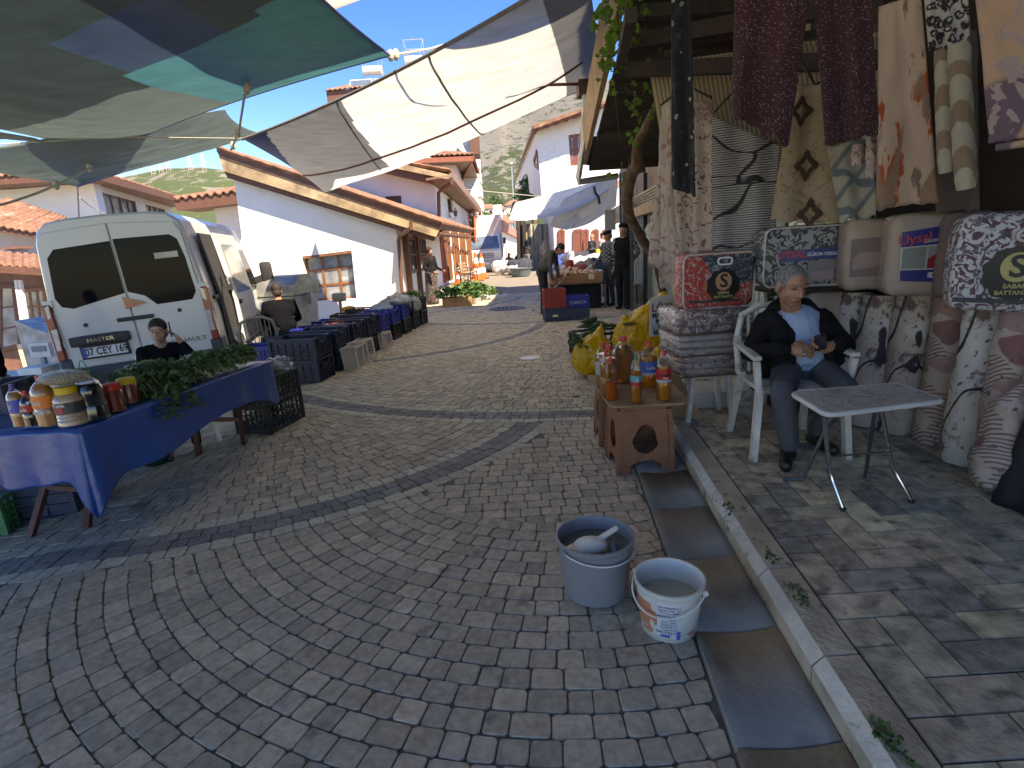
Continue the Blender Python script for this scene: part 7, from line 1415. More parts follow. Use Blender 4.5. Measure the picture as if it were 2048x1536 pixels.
# far shoppers
def fp(label,px,py,h,rz,J,c,**kw):
    g=G(px,py); return figure(label,g,R(rz),h,J,c,vox=.03,hands=False,face=False,grp='far shoppers in the street',**kw)
fp('far woman in a dark cardigan and grey trousers walking away up the street',1055,543,1.66,170,{},C(cl('dark cardigan',(.05,.045,.045)),cl('pale grey trousers',(.20,.18,.18)),shoe=mt('white shoe',(.6,.6,.6),.5)),scarf=cl('dark scarf',(.05,.045,.045)),bulk=1.05)
fp('far person in a cream coat and dark cap facing away beside the white truck side',1078,536,1.68,180,{},C(cl('cream coat',(.48,.40,.28)),DGR),hat=('beret',BLKC),hair=HAIRB,long=.1)
fp('far woman in a beige coat and beige headscarf, nearest the metal shed',1090,538,1.62,200,{},C(cl('cream coat',(.48,.40,.28)),DGR),scarf=cl('beige scarf',(.42,.36,.28)),long=.3)
fp('far woman all in black sitting low beside the truck with white bags',1020,548,1.62,20,dict(pel=(0,.05,.38),belly=(0,.05,.52),chest=(0,.0,.72),neck=(0,-.02,.9),head=(0,-.05,1.02),sl=(-.2,.0,.84),sr=(.2,.0,.84),el=(-.27,-.06,.6),er=(.27,-.06,.6),wl=(-.15,-.30,.5),wr=(.15,-.30,.5),kl=(-.16,-.36,.42),kr=(.16,-.36,.42),al=(-.14,-.38,.10),ar=(.14,-.38,.10)),C(BLKC,BLKC),scarf=BLKC,skirt=.06,bulk=1.3)
fp('far bald man in a dark T-shirt standing by the wall window',1186,556,1.74,-60,dict(wl=(-.12,-.25,1.1),wr=(.1,-.25,1.1)),C(cl('dark T-shirt',(.06,.065,.07)),cl('grey jeans',(.06,.065,.07))),bulk=1.1)
fp('far man in a grey camouflage shirt and dark trousers beside the bald man',1206,552,1.76,60,dict(wl=(-.12,-.25,1.3)),C(CHK2,cl('black trousers',(.018,.018,.02))),hair=HAIRB)
fp('far man bending over the heap of goods behind the onion table',1228,572,1.66,-70,dict(chest=(0,-.14,1.15),neck=(0,-.3,1.22),head=(0,-.42,1.22),sl=(-.18,-.25,1.2),sr=(.18,-.25,1.2),el=(-.2,-.4,.98),er=(.2,-.4,.98),wl=(-.1,-.62,.85),wr=(.1,-.62,.85),pel=(0,.08,.9),belly=(0,0,1.03),hq=(40,0,0)),C(CHK,DGR),hair=HAIRG)
# ================================================================ oil table on brown stools
BRP=mt('brown wicker pattern plastic',(.30,.115,.055),.5,.15,8,bump=.6,bsc=55,dirt=((.20,.085,.045),6,.62))
def bstool(name,label,loc,rz,grp,w=.36,h=.45,d=.34):
    t=thing(name,label,'stool',loc,rz,grp)
    for k in range(4):
        ww=w if k%2==0 else d; off=(d if k%2==0 else w)/2; mm=M.Rotation(PI/2*k,4,'Z')
        top=ww/2*.86; bot=ww/2
        out=[(-bot,0,0),(-bot*.62,0,0),(-bot*.55,0,.06),(-bot*.30,0,.085),(bot*.30,0,.085),(bot*.55,0,.06),(bot*.62,0,0),(bot,0,0),(top,0,h-.02),(-top,0,h-.02)]
        hole=[(.085*math.sin(2*PI*i/16)*(1.05 if math.cos(2*PI*i/16)<0 else .82),0,.235+.10*math.cos(2*PI*i/16)) for i in range(16)]
        mb=MB(); lean=lambda p:V((p[0],-off+(.07*off/.17)*p[2]*.35,p[2])); mb.holed([mm@lean(p) for p in out],[[mm@lean(p) for p in hole]],(mm@V((0,.006,0))))
        mb.build('side_panel',[BRP],t)
        a=mm@lean((bot*.985,0,.0)); b=mm@lean((top*.985,0,h-.02)); mb=MB(); mb.bar(a,b,.026,.026); 
        for j in range(13):
            z=.02+j*.032; q=a.lerp(b,z/h); mb.box(q,(.034,.034,.013))
        mb.build('leg',[BRP],t)
    mb=MB(); mb.rbox((0,0,h-.012),(w*.90,d*.90,.035),.014,5); mb.build('seat',[BRP],t,smooth=True)
    return t
bstool('stool','nearer brown wicker pattern plastic stool carrying the oil bottles',(.83,3.50,.0),R(3),'brown stools under the oil board')
bstool('stool','farther brown wicker pattern plastic stool behind the nearer one, carrying the oil board',(.82,4.02,.0),R(-2),'brown stools under the oil board')
mb=MB(); ZB=.455; pts=[(.61,3.37),(.64,3.335),(1.08,3.32),(1.125,3.36),(1.17,4.10),(.60,4.22)]; mb.prism([(x,y,ZB) for x,y in pts],(0,0,.012)); tag(bev(mb.build('board',[mt('sun bleached hardboard',(.34,.20,.12),.7,.3,5,dirt=((.22,.13,.08),4,.55))]),.003),'brown hardboard sheet laid over the two stools under the oil bottles','board'); ZB+=.0125
def oilmat(name,c,dens=.5):
    if name in MC: return MC[name]
    m,nt,b=nmat(name); N=nt.nodes;L=nt.links; t=N.new('ShaderNodeBsdfTransparent'); t.inputs[0].default_value=(*c,1); d=N.new('ShaderNodeBsdfTranslucent'); d.inputs[0].default_value=(*c,1); e=N.new('ShaderNodeBsdfDiffuse'); e.inputs[0].default_value=(*c,1)
    a=N.new('ShaderNodeMixShader'); L.new(d.outputs[0],a.inputs[1]); L.new(e.outputs[0],a.inputs[2]); s=N.new('ShaderNodeMixShader'); s.inputs[0].default_value=dens; L.new(t.outputs[0],s.inputs[1]); L.new(a.outputs[0],s.inputs[2])
    g=N.new('ShaderNodeBsdfGlossy'); g.inputs['Roughness'].default_value=.05; f=N.new('ShaderNodeFresnel'); f.inputs[0].default_value=1.4; q=N.new('ShaderNodeMixShader'); L.new(f.outputs[0],q.inputs[0]); L.new(s.outputs[0],q.inputs[1]); L.new(g.outputs[0],q.inputs[2]); L.new(q.outputs[0],N['Material Output'].inputs[0]); MC[name]=m; return m
OIL=oilmat('amber cooking oil',(1.,.43,.025)); OILD=oilmat('dark amber oil',(.95,.28,.02)); CLR=shellmat('clear bottle plastic',(.96,.97,.95),.28,.06)
CAPR=mt('red bottle cap',(.55,.02,.02),.4,.1); 
def bottle(name,label,loc,h,r,fill,liq,cap,lab_=None,cat='bottle',grp=None,shape='soda',lz=(.42,.66),ribs=False,text_=None,handle=None,n=22,capr=None,rz=0,sq=1.):
    t=thing(name,label,cat,loc,rz,grp)
    if shape=='soda': pf=[(.80,0),(.97,.02),(1,.06),(.97,.12),(1,.2),(1,.38),(.93,.41),(1,.44),(1,.66),(.93,.75),(.72,.83),(.42,.90),(.26,.94),(.26,.965)]
    elif shape=='big': pf=[(.88,0),(1,.03),(1,.30),(.96,.33),(1,.36),(1,.60),(.95,.70),(.72,.82),(.42,.90),(.30,.93),(.30,.965)]
    elif shape=='jar': pf=[(.90,0),(1,.03),(1,.12),(.95,.15),(1,.18),(.95,.24),(1,.27),(.95,.33),(1,.36),(1,.66),(.98,.72),(.80,.82),(.62,.86),(.62,.92)]
    elif shape=='pot': pf=[(.92,0),(1,.03),(1,.78),(.90,.83),(.86,.86),(.86,.9)]
    P=[(r*a,h*b) for a,b in pf]
    if ribs:
        Q=[]
        for k in range(24): z=.03+.62*k/23; Q.append((r*(1+.035*(k%2)),h*z))
        P=[(r*.88,0)]+Q+[p for p in P if p[1]>.66*h]
    sc=M.Diagonal((1,sq,1,1))
    mb=MB(); mb.lathe(P,n,0,sc,cap=False); mb.build('bottle_shell',[CLR],t,smooth=True)
    zf=fill*h; L=[(max(.001,a-.0022),b+.003) for a,b in P if b<zf]; last=L[-1]; L.append((last[0],zf)) if zf-last[1]>.002 else None
    nx=[p for p in P if p[1]>=zf]; 
    if nx: r1=last[0]+(nx[0][0]-.0022-last[0])*((zf-last[1])/max(.001,nx[0][1]-last[1])); L[-1]=(r1,zf)
    mb=MB(); mb.lathe([(.0005,L[0][1])]+L+[(.0005,zf)],n,0,sc,cap=False); mb.build('liquid',[liq],t,smooth=True)
    cr=capr or P[-1][0]*1.15; mb=MB(); c0=P[-1][1]-.012; mb.lathe([(cr,c0),(cr,h+.006),(cr*.92,h+.009),(.0005,h+.009)],18,0,cap=False); mb.build('cap',[cap],t,smooth=True,ang=40)
    if lab_:
        l=None
        for k,(c,a,b) in enumerate(lab_):
            mb=MB(); mb.lathe([(r*1.012+.0003*k,h*a),(r*1.012+.0003*k,h*b)],n+6,0,sc,cap=False); l=mb.build('label_band',[mt('label print %.2f %.2f %.2f'%c,c,.35,.04,6,coat=.3)],t,smooth=True)
    if text_:
        for s,sz,z,c in text_: text('lettering',s,sz,frame((0,-r*sq*1.02-.001,h*z),(1,0,0),(0,0,1)),c,t,.0008,.0006)
    if handle:
        mb=MB(); mb.tube([(.018*math.cos(a),0,h+.018+.028*math.sin(a)*1.3+.01) for a in [2*PI*k/16 for k in range(17)]],.003,5,cap=False); mb.build('cap_ring',[handle],t)
    return t
gB='cooking oil bottles on the brown board'
WP=mt('white print',(.6,.6,.6),.5); BP_=mt('black print',(.01,.01,.01),.5)
def ob(label,px,py,ptop,r,**kw):
    p=GZ(px,py,ZB); dist=(p-CAM).length; top=at(px,ptop,p.y); h=(top.z-ZB)*.965; return bottle('oil_bottle',label,p,h,r,liq=kw.pop('liq',OIL),**kw,grp=gB)
RED_=(.50,.02,.02); 
ob('large oil bottle with a big red label, nearest the quilt stack',1327,800,700,.047,fill=.72,cap=CAPR,lab_=[((.42,.42,.42),.40,.45),(RED_,.45,.67)],text_=[('Luxyar',.026,.56,BP_),('Mısır',.016,.49,WP)])
ob('slim oil bottle with a turquoise and red label and a green cap',1272,805,708,.036,fill=.66,cap=mt('green cap',(.02,.16,.06),.4),lab_=[(RED_,.38,.46),((.04,.30,.36),.46,.60)],text_=[('B',.03,.5,WP)],shape='soda')
ob('small oil bottle without a label at the near left of the board',1222,800,714,.040,fill=.42,cap=CAPR,liq=OILD,lab_=None,shape='big',sq=.7)
ob('five litre oil bottle with a blue label behind the turquoise labelled one',1297,772,683,.062,fill=.70,cap=mt('orange red cap',(.60,.06,.02),.4),lab_=[((.35,.38,.42),.30,.35),((.03,.12,.42),.35,.60)],text_=[('Luna',.03,.47,WP)],shape='big')
ob('tall oil bottle with a red badge behind the small unlabelled bottle',1219,784,690,.055,fill=.76,cap=CAPR,shape='big')
ob('oil bottle with a white label at the back left of the board',1207,772,683,.055,fill=.76,cap=CAPR,lab_=[((.40,.38,.36),.30,.60)],shape='big')
ob('oil bottle squeezed between the white labelled bottle and the front one',1213,790,700,.042,fill=.72,cap=CAPR,shape='soda')
ob('brown ribbed oil canister with a red cap at the back of the board',1247,762,672,.078,fill=.80,cap=CAPR,liq=oilmat('brown used oil',(.62,.32,.12)),ribs=True,shape='big')
t=thing('badge_sticker','round red sticker on the tall oil bottle','sticker',GZ(1224,778,ZB)+V((0,-.045,.15))) if False else None
# ================================================================ goods on the blue stall
zt=.748
def sb(name,label,px,py,ptop,r,**kw):
    p=GZ(px,py,zt); top=at(px,ptop,p.y); h=(top.z-zt)*.97; return bottle(name,label,p,h,r,grp='drinks and jars on the blue stall',**kw)
PEK=mt('cloudy apricot drink',(.42,.17,.05),.3,.1,4,coat=.6); COLA=mt('dark cola',(.015,.006,.004),.15,.1,4,coat=.6); MOL=mt('dark molasses',(.010,.012,.016),.15,.1,4,coat=.6); SAL=mt('red pepper paste',(.20,.012,.008),.4,.15,20,coat=.6); TAH=mt('pale tahini paste',(.55,.36,.24),.4,.1,6,coat=.5)
BLUc=mt('blue cap',(.05,.05,.30),.4)
sb('drink_bottle','apricot coloured drink bottle with a blue label, leftmost on the stall',46,852,768,.037,fill=.86,liq=PEK,cap=BLUc,lab_=[((.03,.08,.42),.36,.68)],text_=[('p',.03,.54,WP)])
sb('drink_bottle','dark cola bottle with a red label between the two apricot drinks',68,852,782,.034,fill=.70,liq=COLA,cap=CAPR,lab_=[((.50,.02,.02),.45,.64)],text_=[('cola',.022,.54,WP)])
sb('drink_bottle','second red labelled bottle half hidden behind the orange labelled drink',84,846,778,.032,fill=.7,liq=PEK,cap=CAPR,lab_=[((.50,.03,.03),.45,.66)])
sb('drink_bottle','large apricot drink bottle with an orange label and white flowers',104,850,750,.055,fill=.88,liq=PEK,cap=CAPR,lab_=[((.80,.20,.02),.40,.64)],text_=[('oo',.04,.52,WP),('Fresh',.025,.32,WP)])
sb('paste_jar','big ribbed jar of pale tahini with a yellow lid and dark label',150,848,772,.068,fill=.86,liq=TAH,cap=mt('yellow lid',(.62,.42,.02),.45,.08),shape='jar',lab_=[((.04,.035,.035),.36,.66)],text_=[('Tahin',.026,.60,WP),('■',.04,.46,mt('red print',(.5,.05,.05),.5))])
sb('molasses_jug','tall dark molasses jug with a green cap and carrying ring',192,838,742,.065,fill=.80,liq=MOL,cap=mt('bright green cap',(.03,.32,.08),.4),shape='big',handle=mt('bright green cap',(.03,.32,.08),.4))
sb('paste_jar','red paste jar with a red lid beside the dark jug',232,822,768,.050,fill=.80,liq=SAL,cap=CAPR,shape='pot',capr=.047)
sb('paste_jar','red paste jar with a yellow lid behind the red lidded one',262,806,757,.052,fill=.84,liq=SAL,cap=mt('yellow lid',(.62,.42,.02),.45,.08),shape='pot',capr=.048)
p=GZ(150,848,zt); top=at(150,770,p.y); seeds=blob('seed_bag',[('e',(0,0,.035),(.115,.085,.038),0),('c',(-.08,0,.03),.03,(-.125,0,.015),.008,0),('c',(.08,0,.03),.03,(.12,.02,.02),.01,0)],[fab('white seeds in a clear bag',(.44,.42,.34),[((.20,.18,.13),'cell',150,.25,.45)],coat=1,wrap=.8)],.008,sm=3); seeds.location=V((p.x,p.y,top.z+.006)); tag(seeds,'clear bag of pale seeds lying on the lid of the tahini jar','seed bag')
bag('carrier_bag','thin white carrier bag on the stall behind the red paste jars',GZ(258,772,zt),(.18,.14,.10),PBAG,12,group='white carrier bags on the blue stall')
bag('carrier_bag','bluish white carrier bag bunched up in front of the girl',GZ(378,752,zt)+V((.0,0,0)),(.30,.18,.11),PBAG,13,group='white carrier bags on the blue stall')
# greens: bunches of stalks laid over the table edge
def bunch(label,a,b,n,spread,seed,mats,hang_=0,cat='greens'):
    a=V(a);b=V(b); rnd=random.Random(seed); d=(b-a); L=d.length; d.normalize(); side=d.cross(V((0,0,1))).normalized(); t=thing('greens_bunch',label,cat,a,group='bunches of green herbs on the blue stall')
    m1=MB();m2=MB()
    for k in range(n):
        o=side*rnd.gauss(0,spread*.5)+V((0,0,abs(rnd.gauss(0,spread*.35))+.01)); p=a+o-a; q=p+d*L*rnd.uniform(.7,1)+side*rnd.gauss(0,spread*.3)-V((0,0,hang_*rnd.uniform(.3,1.)))
        m=(p+q)/2+V((0,0,.03+hang_*.25)); m1.tube([p,m,q],[.0035,.004,.002],4,rnd.randrange(2))
        for j in range(6):
            c=p.lerp(m,rnd.random()) if rnd.random()<.3 else m.lerp(q,rnd.random()); s=rnd.uniform(.022,.045); mm=M.Translation(c)@M.Rotation(rnd.uniform(0,6.3),4,'Z')@M.Rotation(rnd.uniform(-1.2,1.2),4,'X'); m2.add([(0,0,0),(.32*s,.4*s,.1*s),(0,s,0),(-.32*s,.4*s,.1*s)],[(0,1,2,3)],0,mm)
    m1.build('stalks',mats[:2],t); m2.build('foliage',[mats[2]],t)
STK=mt('pale stalk',(.22,.30,.10),.6,.3,20); 
bunch('dark herb bunch drooping over the cloth edge next to the red jars',(-2.42,3.34,.77),(-2.06,3.12,.72),70,.12,1,[GREEN3,STK,GREEN],.16)
bunch('dark herb bunch behind the drooping one near the white bag',(-2.52,3.55,.78),(-2.12,3.40,.78),70,.10,2,[GREEN3,STK,GREEN],.02)
bunch('leafy herb bunch with its tips over the front edge of the stall',(-2.38,3.64,.78),(-2.02,3.36,.76),60,.10,3,[GREEN,STK,GREEN],.06)
bunch('grey green herb bunch nearest the girl',(-2.60,3.75,.77),(-2.25,3.62,.79),60,.10,4,[GREEN2,STK,GREEN2],.0)
for k in range(5):
    y=3.58+.12*k; bunch('spring onion bunch with pale roots, %s along the stall edge'%['first','second','third','fourth','fifth'][k],(-2.02+.030*k,y-.04,.765),(-2.26+.03*k,y+.24,.80),26,.05,20+k,[mt('pale onion stem',(.50,.46,.30),.5,.2,20),STK,GREEN],0,'spring onions')
rnd=random.Random(9)
for k in range(22):
    c=V((-2.06+rnd.gauss(0,.045)+.02*(k/22),3.52+.56*k/22,.775+rnd.uniform(0,.03))); mb=MB(); mb.ball((0,0,0),.013,0,6,(1,1,1.3)); mb.tube([(0,0,.012),(.01,.05,.018)],[.007,.004],5); o=mb.build('spring_onion',[mt('onion bulb',(.60,.50,.36),.5,.3,30)],smooth=True); o.location=c; o.rotation_euler=(rnd.uniform(0,3),rnd.uniform(0,3),rnd.uniform(0,6)); tag(o,'pale spring onion bulb in the row of bunches on the blue stall','spring onion','spring onion bulbs on the stall')
bunch('leafy bunch at the far end corner of the blue stall',(-2.12,4.10,.77),(-1.92,4.02,.80),50,.10,31,[GREEN3,STK,GREEN],.0)
clump('herb_pile','mixed dark herbs heaped on the stall between the red jars and the girl','herbs',(-2.28,3.38,.76),.55,.60,.10,420,.05,GREEN3,seed=61,kind='stuff'); clump('herb_pile','herb leaves hanging down over the front edge of the blue cloth','herbs',(-2.03,3.22,.60),.16,.34,.17,240,.045,GREEN3,seed=62,kind='stuff')
clump('herb_pile','fresher green leaves piled along the far half of the stall','herbs',(-2.14,3.78,.77),.42,.62,.09,300,.045,GREEN,seed=63,kind='stuff')
# crates with greens at the stall end
gC='black lattice crates at the end of the blue stall'; cp=V((-2.26,4.93,gz(-2.26,4.93)))
crate('black',cp,R(76),'black lattice crate at the bottom, beside the end of the blue stall',gC,sz=(.95,.92,.88)); crate('black',cp+V((0,0,.243)),R(77),'black lattice crate on top, filled with greens and clear plastic',gC,sz=(.95,.92,.88))
clump('herbs','green leaves filling the top black lattice crate',"herbs",(cp.x,cp.y,cp.z+.37),.42,.28,.14,260,.05,GREEN,seed=8,rz=R(76))
o=blob('clear_bag',[('e',(0,0,.07),(.13,.10,.09),0),('e',(.05,.06,.10),(.10,.08,.07),0)],[shellmat('thin bag film',(.9,.9,.9),.35,.15,bump=.8,milky=.12)],.012,sm=1,bump=crumple(.03,14)); o.location=(cp.x+.08,cp.y+.08,cp.z+.42); tag(o,'clear plastic bag billowing over the greens in the lattice crate','plastic bag')
# things under and behind the stall
crate('dull',(-3.25,3.55,gz(-3.25,3.55)),R(10),'dark crate under the blue stall at the left','things under the blue stall'); crate('green',(-3.55,3.35,gz(-3.5,3.35)),R(10),'pale blue green crate under the left end of the blue stall','things under the blue stall')
for k,(px,py) in enumerate(((214,944),(236,944),(225,938))):
    g=G(px,py); mb=MB(); mb.ball((0,0,.032),.035,0,10,(1.2,1,.95)); mb.ball((.04,0,.032),.010,0,6); o=mb.build('lemon',[mt('lemon skin',(.60,.42,.06),.5,.2,30)],smooth=True,ang=180); o.location=g; o.rotation_euler.z=k*1.3; tag(o,['lemon on the ground under the stall, left of the pair','lemon on the ground under the stall, right of the pair','lemon on the ground behind the other two'][k],'lemon','lemons under the stall')
def bucket(name,label,loc,r0,r1,h,mat,rim=.012,water=None,wz=.7,handle=None,hdir=0,th=.004,grp=None,hsw=.0,cat='bucket'):
    t=thing(name,label,cat,loc,0,grp); f=lambda z:r0+(r1-r0)*z/h
    mb=MB(); mb.lathe([(.0005,.0),(r0-.012,.0),(r0,.008),(f(h*.5),h*.5),(f(h*.90),h*.90),(r1+.002,h*.90),(r1+.004,h*.915),(r1,h*.925),(r1,h*.97),(r1+rim*.5,h*.975),(r1+rim*.6,h*.995),(r1-.001,h),(r1-th,h*.985),(f(h*.5)-th,h*.5),(r0-th,.008),(.0005,.006)],48,0,cap=False); mb.build('pail',[mat],t,smooth=True,ang=50)
    if water: mb=MB(); rw=f(wz*h)-th-.001; mb.lathe([(.0005,wz*h),(rw,wz*h)],40,0,cap=False); mb.build('water',[water],t,smooth=True)
    if handle:
        mb=MB(); pts=[]
        for k in range(25):
            a=PI*k/24; x=math.cos(a)*(r1+.012); y=-math.sin(a)*(r1+.012); z=h*.90-hsw*math.sin(a)
            c,s=math.cos(hdir),math.sin(hdir); pts.append((x*c-y*s,x*s+y*c,z))
        mb.tube(pts,.0035,6); mb.build('handle',[handle],t)
        for p in(pts[0],pts[-1]): mb=MB(); mb.ball(p,.012,0,8,(1,1,1)); mb.build('handle_lug',[mat],t,smooth=True)
    return t
bucket('green_bucket','dark green bucket with a printed band under the blue stall',G(300,935)+V((0,.1,0)),.10,.14,.20,mt('dark green pail',(.02,.05,.025),.5),handle=None)
WATER=mt('murky water',(.10,.115,.105),.03,.1,5,spec=.8)
WHP=mt('dirty white pail plastic',(.66,.65,.58),.45,.06,4,dirt=((.48,.45,.38),7,.62))
gp=GZ(1197,1178,0)
t=bucket('grey_bucket','larger grey plastic bucket of water with a white scoop in it','' or (.315,2.13,0),.136,.162,.275,mt('blue grey pail plastic',(.235,.24,.25),.42,.06,5,dirt=((.32,.325,.33),11,.66)),water=WATER,wz=.78,handle=mt('white handle',(.66,.66,.64),.4),hdir=R(35),hsw=.03)
o=blob('scoop',[('e',(0,0,.0),(.075,.055,.035),0),('c',(.05,.02,.02),.014,(.12,.05,.045),.012,0),('e',(-.04,-.02,-.01),(.05,.04,.03),0)],[WHP],.006,sm=2); o.location=(.31,2.09,.205); tag(o,'white scoop floating in the grey bucket','scoop')
t=bucket('white_bucket','smaller white plastic bucket with a worn orange label and blue print',(.560,1.865,0),.104,.128,.226,WHP,water=mt('cloudy water',(.34,.35,.29),.05,.1,5),wz=.62,handle=mt('white handle',(.66,.66,.64),.4),hdir=R(-38),hsw=.07)
def wrapband(t,r0,r1,h,a0,a1,z0,z1,mat,name='printed_label',off=.0012,n=24):
    mb=MB(); f=lambda z:r0+(r1-r0)*z/h+off; vs=[];m=6
    for i in range(n+1):
        a=a0+(a1-a0)*i/n
        for j in range(m+1): z=z0+(z1-z0)*j/m; vs.append((f(z)*math.cos(a),f(z)*math.sin(a),z))
    mb.add(vs,[(i*(m+1)+j,(i+1)*(m+1)+j,(i+1)*(m+1)+j+1,i*(m+1)+j+1) for i in range(n) for j in range(m)]); return mb.build(name,[mat],t,smooth=True)
def wrapm(col,name,worn=.55):
    m,nt,b=nmat(name); N=nt.nodes;L=nt.links; tc=N.new('ShaderNodeTexCoord'); nz=N.new('ShaderNodeTexNoise'); nz.inputs['Scale'].default_value=22; nz.inputs['Detail'].default_value=8; L.new(tc.outputs['Object'],nz.inputs[0]); r=N.new('ShaderNodeMapRange'); r.inputs[1].default_value=worn; r.inputs[2].default_value=worn+.04; L.new(nz.outputs[0],r.inputs[0]); x=N.new('ShaderNodeMix'); x.data_type='RGBA'; x.inputs[6].default_value=(*col,1); x.inputs[7].default_value=(.62,.60,.54,1); L.new(r.outputs[0],x.inputs[0]); L.new(x.outputs[2],b.inputs['Base Color']); b.inputs['Roughness'].default_value=.5; return m
h=.226; B0=R(-122)
wrapband(t,.104,.128,h,R(-178),R(-128),.035,.17,wrapm((.60,.22,.12),'worn orange print',.56)); wrapband(t,.104,.128,h,R(-82),R(-38),.030,.044,wrapm((.60,.22,.12),'worn orange stripe',.50),'printed_stripe'); wrapband(t,.104,.128,h,R(-128),R(-84),.03,.19,mt('white label paper',(.66,.66,.66),.5,.04,8),off=.0009)
def curved(t,s,size,ang,z,mat,r0=.104,r1=.128,hh=.226,bold=0,w=1.):
    """lettering bent round the pail"""
    q=text('lettering',s,size,M.Identity(4),mat,t,.0003,bold,sx=w); r=r0+(r1-r0)*z/hh+.0022
    for v in q.data.vertices:
        a=ang+v.co.x/r; rr=r+v.co.z; v.co=V((rr*math.cos(a),rr*math.sin(a),z+v.co.y))
INK=mt('blue black ink',(.05,.06,.16),.6); BLI=mt('blue print',(.06,.13,.42),.6)
for k,s in enumerate(['GIDA ÜRÜNLERİ A.Ş.','Organize San. Bölg. 2. Cad.','No: 1 Burdur - Türkiye','Üretim Yeri: Organize Sanayi','Bölgesi 2. Cadde No: 12','Burdur - Türkiye','Tel: 0248 252 15 15','Fax: 0248 252 15 16','www.gidaurun.com']): curved(t,s,.0095 if k else .0115,R(-106),.172-k*.0118-(.006 if k>2 else 0),INK,w=.8)
curved(t,'Net: 9 Kg e',.015,R(-112),.058,INK,bold=.0003); curved(t,'▬▬',.02,R(-114),.040,BLI); wrapband(t,.104,.128,h,R(-92),R(-84),.026,.066,BLI,'blue_print_box',off=.002); wrapband(t,.104,.128,h,R(-120),R(-104),.038,.048,BLI,'blue_print_box',off=.002)
# ================================================================ folding marble table by the man
t=thing('folding_table','low folding table with a white marbled top and chrome tube legs','table',(1.78,2.66,.13))
def marble():
    m=mt('white marbled laminate',(.50,.50,.47),.3,.06,3,coat=.2); nt=m.node_tree;N=nt.nodes;L=nt.links;b=N['Principled BSDF']; src=b.inputs['Base Color'].links[0].from_socket
    tc=N.new('ShaderNodeTexCoord'); v=N.new('ShaderNodeTexNoise'); v.inputs['Scale'].default_value=6; v.inputs['Detail'].default_value=8; v.inputs['Distortion'].default_value=1.6; L.new(tc.outputs['Object'],v.inputs[0]); a=N.new('ShaderNodeMath'); a.operation='SUBTRACT'; a.inputs[1].default_value=.5; L.new(v.outputs[0],a.inputs[0]); c=N.new('ShaderNodeMath'); c.operation='ABSOLUTE'; L.new(a.outputs[0],c.inputs[0]); r=N.new('ShaderNodeMapRange'); r.inputs[1].default_value=0; r.inputs[2].default_value=.035; r.inputs[3].default_value=.75; r.inputs[4].default_value=0; L.new(c.outputs[0],r.inputs[0]); x=N.new('ShaderNodeMix'); x.data_type='RGBA'; x.inputs[7].default_value=(.16,.155,.14,1); L.new(src,x.inputs[6]); L.new(r.outputs[0],x.inputs[0]); L.new(x.outputs[2],b.inputs['Base Color']); return m
zT=.655; cs=[GZ(1655,826,zT),GZ(1888,798,zT),GZ(1794,765,zT),GZ(1584,783,zT)]; c0=sum(cs,V())/4
def rounded(cs,r,k=5):
    out=[]
    for i in range(4):
        p=cs[i];a=(cs[i-1]-p).normalized();b=(cs[(i+1)%4]-p).normalized()
        for j in range(k+1): u=j/k; out.append(p+a*r*(1-u)**2+b*r*u**2)
    return out
ol=rounded(cs,.05); mb=MB(); mb.prism([p-V((0,0,.022)) for p in ol],(0,0,.021)); mb.build('tabletop',[marble()],t,world=True); mb=MB(); q=[p+(p-c0).normalized()*.004-V((0,0,.012)) for p in ol]; mb.tube(q+[q[0]],.013,8,cap=False); mb.build('edge_band',[mt('white edge band',(.62,.62,.60),.4)],t,world=True,smooth=True)
CHR=mt('chrome tube',(.62,.63,.65),.18,.05,metal=1); zf=.132
fl=GZ(1686,1018,.14); frr=GZ(1823,1002,.14); bl=GZ(1605,958,.14); br=GZ(1730,955,.14)
tl=GZ(1647,828,.64)+V((.02,.03,0)); tr=GZ(1762,815,.64)+V((0,.0,0)); tbl=GZ(1700,800,.64)+V((.02,.1,0)); tbr=tr+V((.10,.18,0))
for a,m,b in((tl,tl.lerp(fl,.72)+V((-.01,.06,.03)),fl),(tr,tr.lerp(frr,.74)+V((-.02,.06,.03)),frr)):
    mb=MB(); mb.tube([a,a.lerp(m,.5),m,m.lerp(b,.3),b],.0105,10); l=mb.build('leg',[CHR],t,world=True,smooth=True); mb=MB(); mb.ball(b,.016,0,8,(1,1,.8)); mb.build('foot_cap',[BLK],l) if False else mb.build('foot_cap',[BLK],t,world=True)
for a,b in((tbl,bl),(tbr,br)):
    m=a.lerp(b,.5); mb=MB(); mb.tube([a,m,b],.010,8); mb.build('leg',[mt('dull grey tube',(.10,.10,.105),.35,metal=.6)],t,world=True,smooth=True)
mb=MB(); mb.tube([bl,bl+V((-.09,.02,-.0)),bl+V((-.10,-.0,-.0))],.010,8); mb.build('foot_bar',[mt('dull grey tube',(.10,.10,.105),.35)],t,world=True)
mb=MB(); mb.tube([tl.lerp(fl,.45),tr.lerp(frr,.45)],.005,6); mb.build('cross_wire',[CHR],t,world=True)
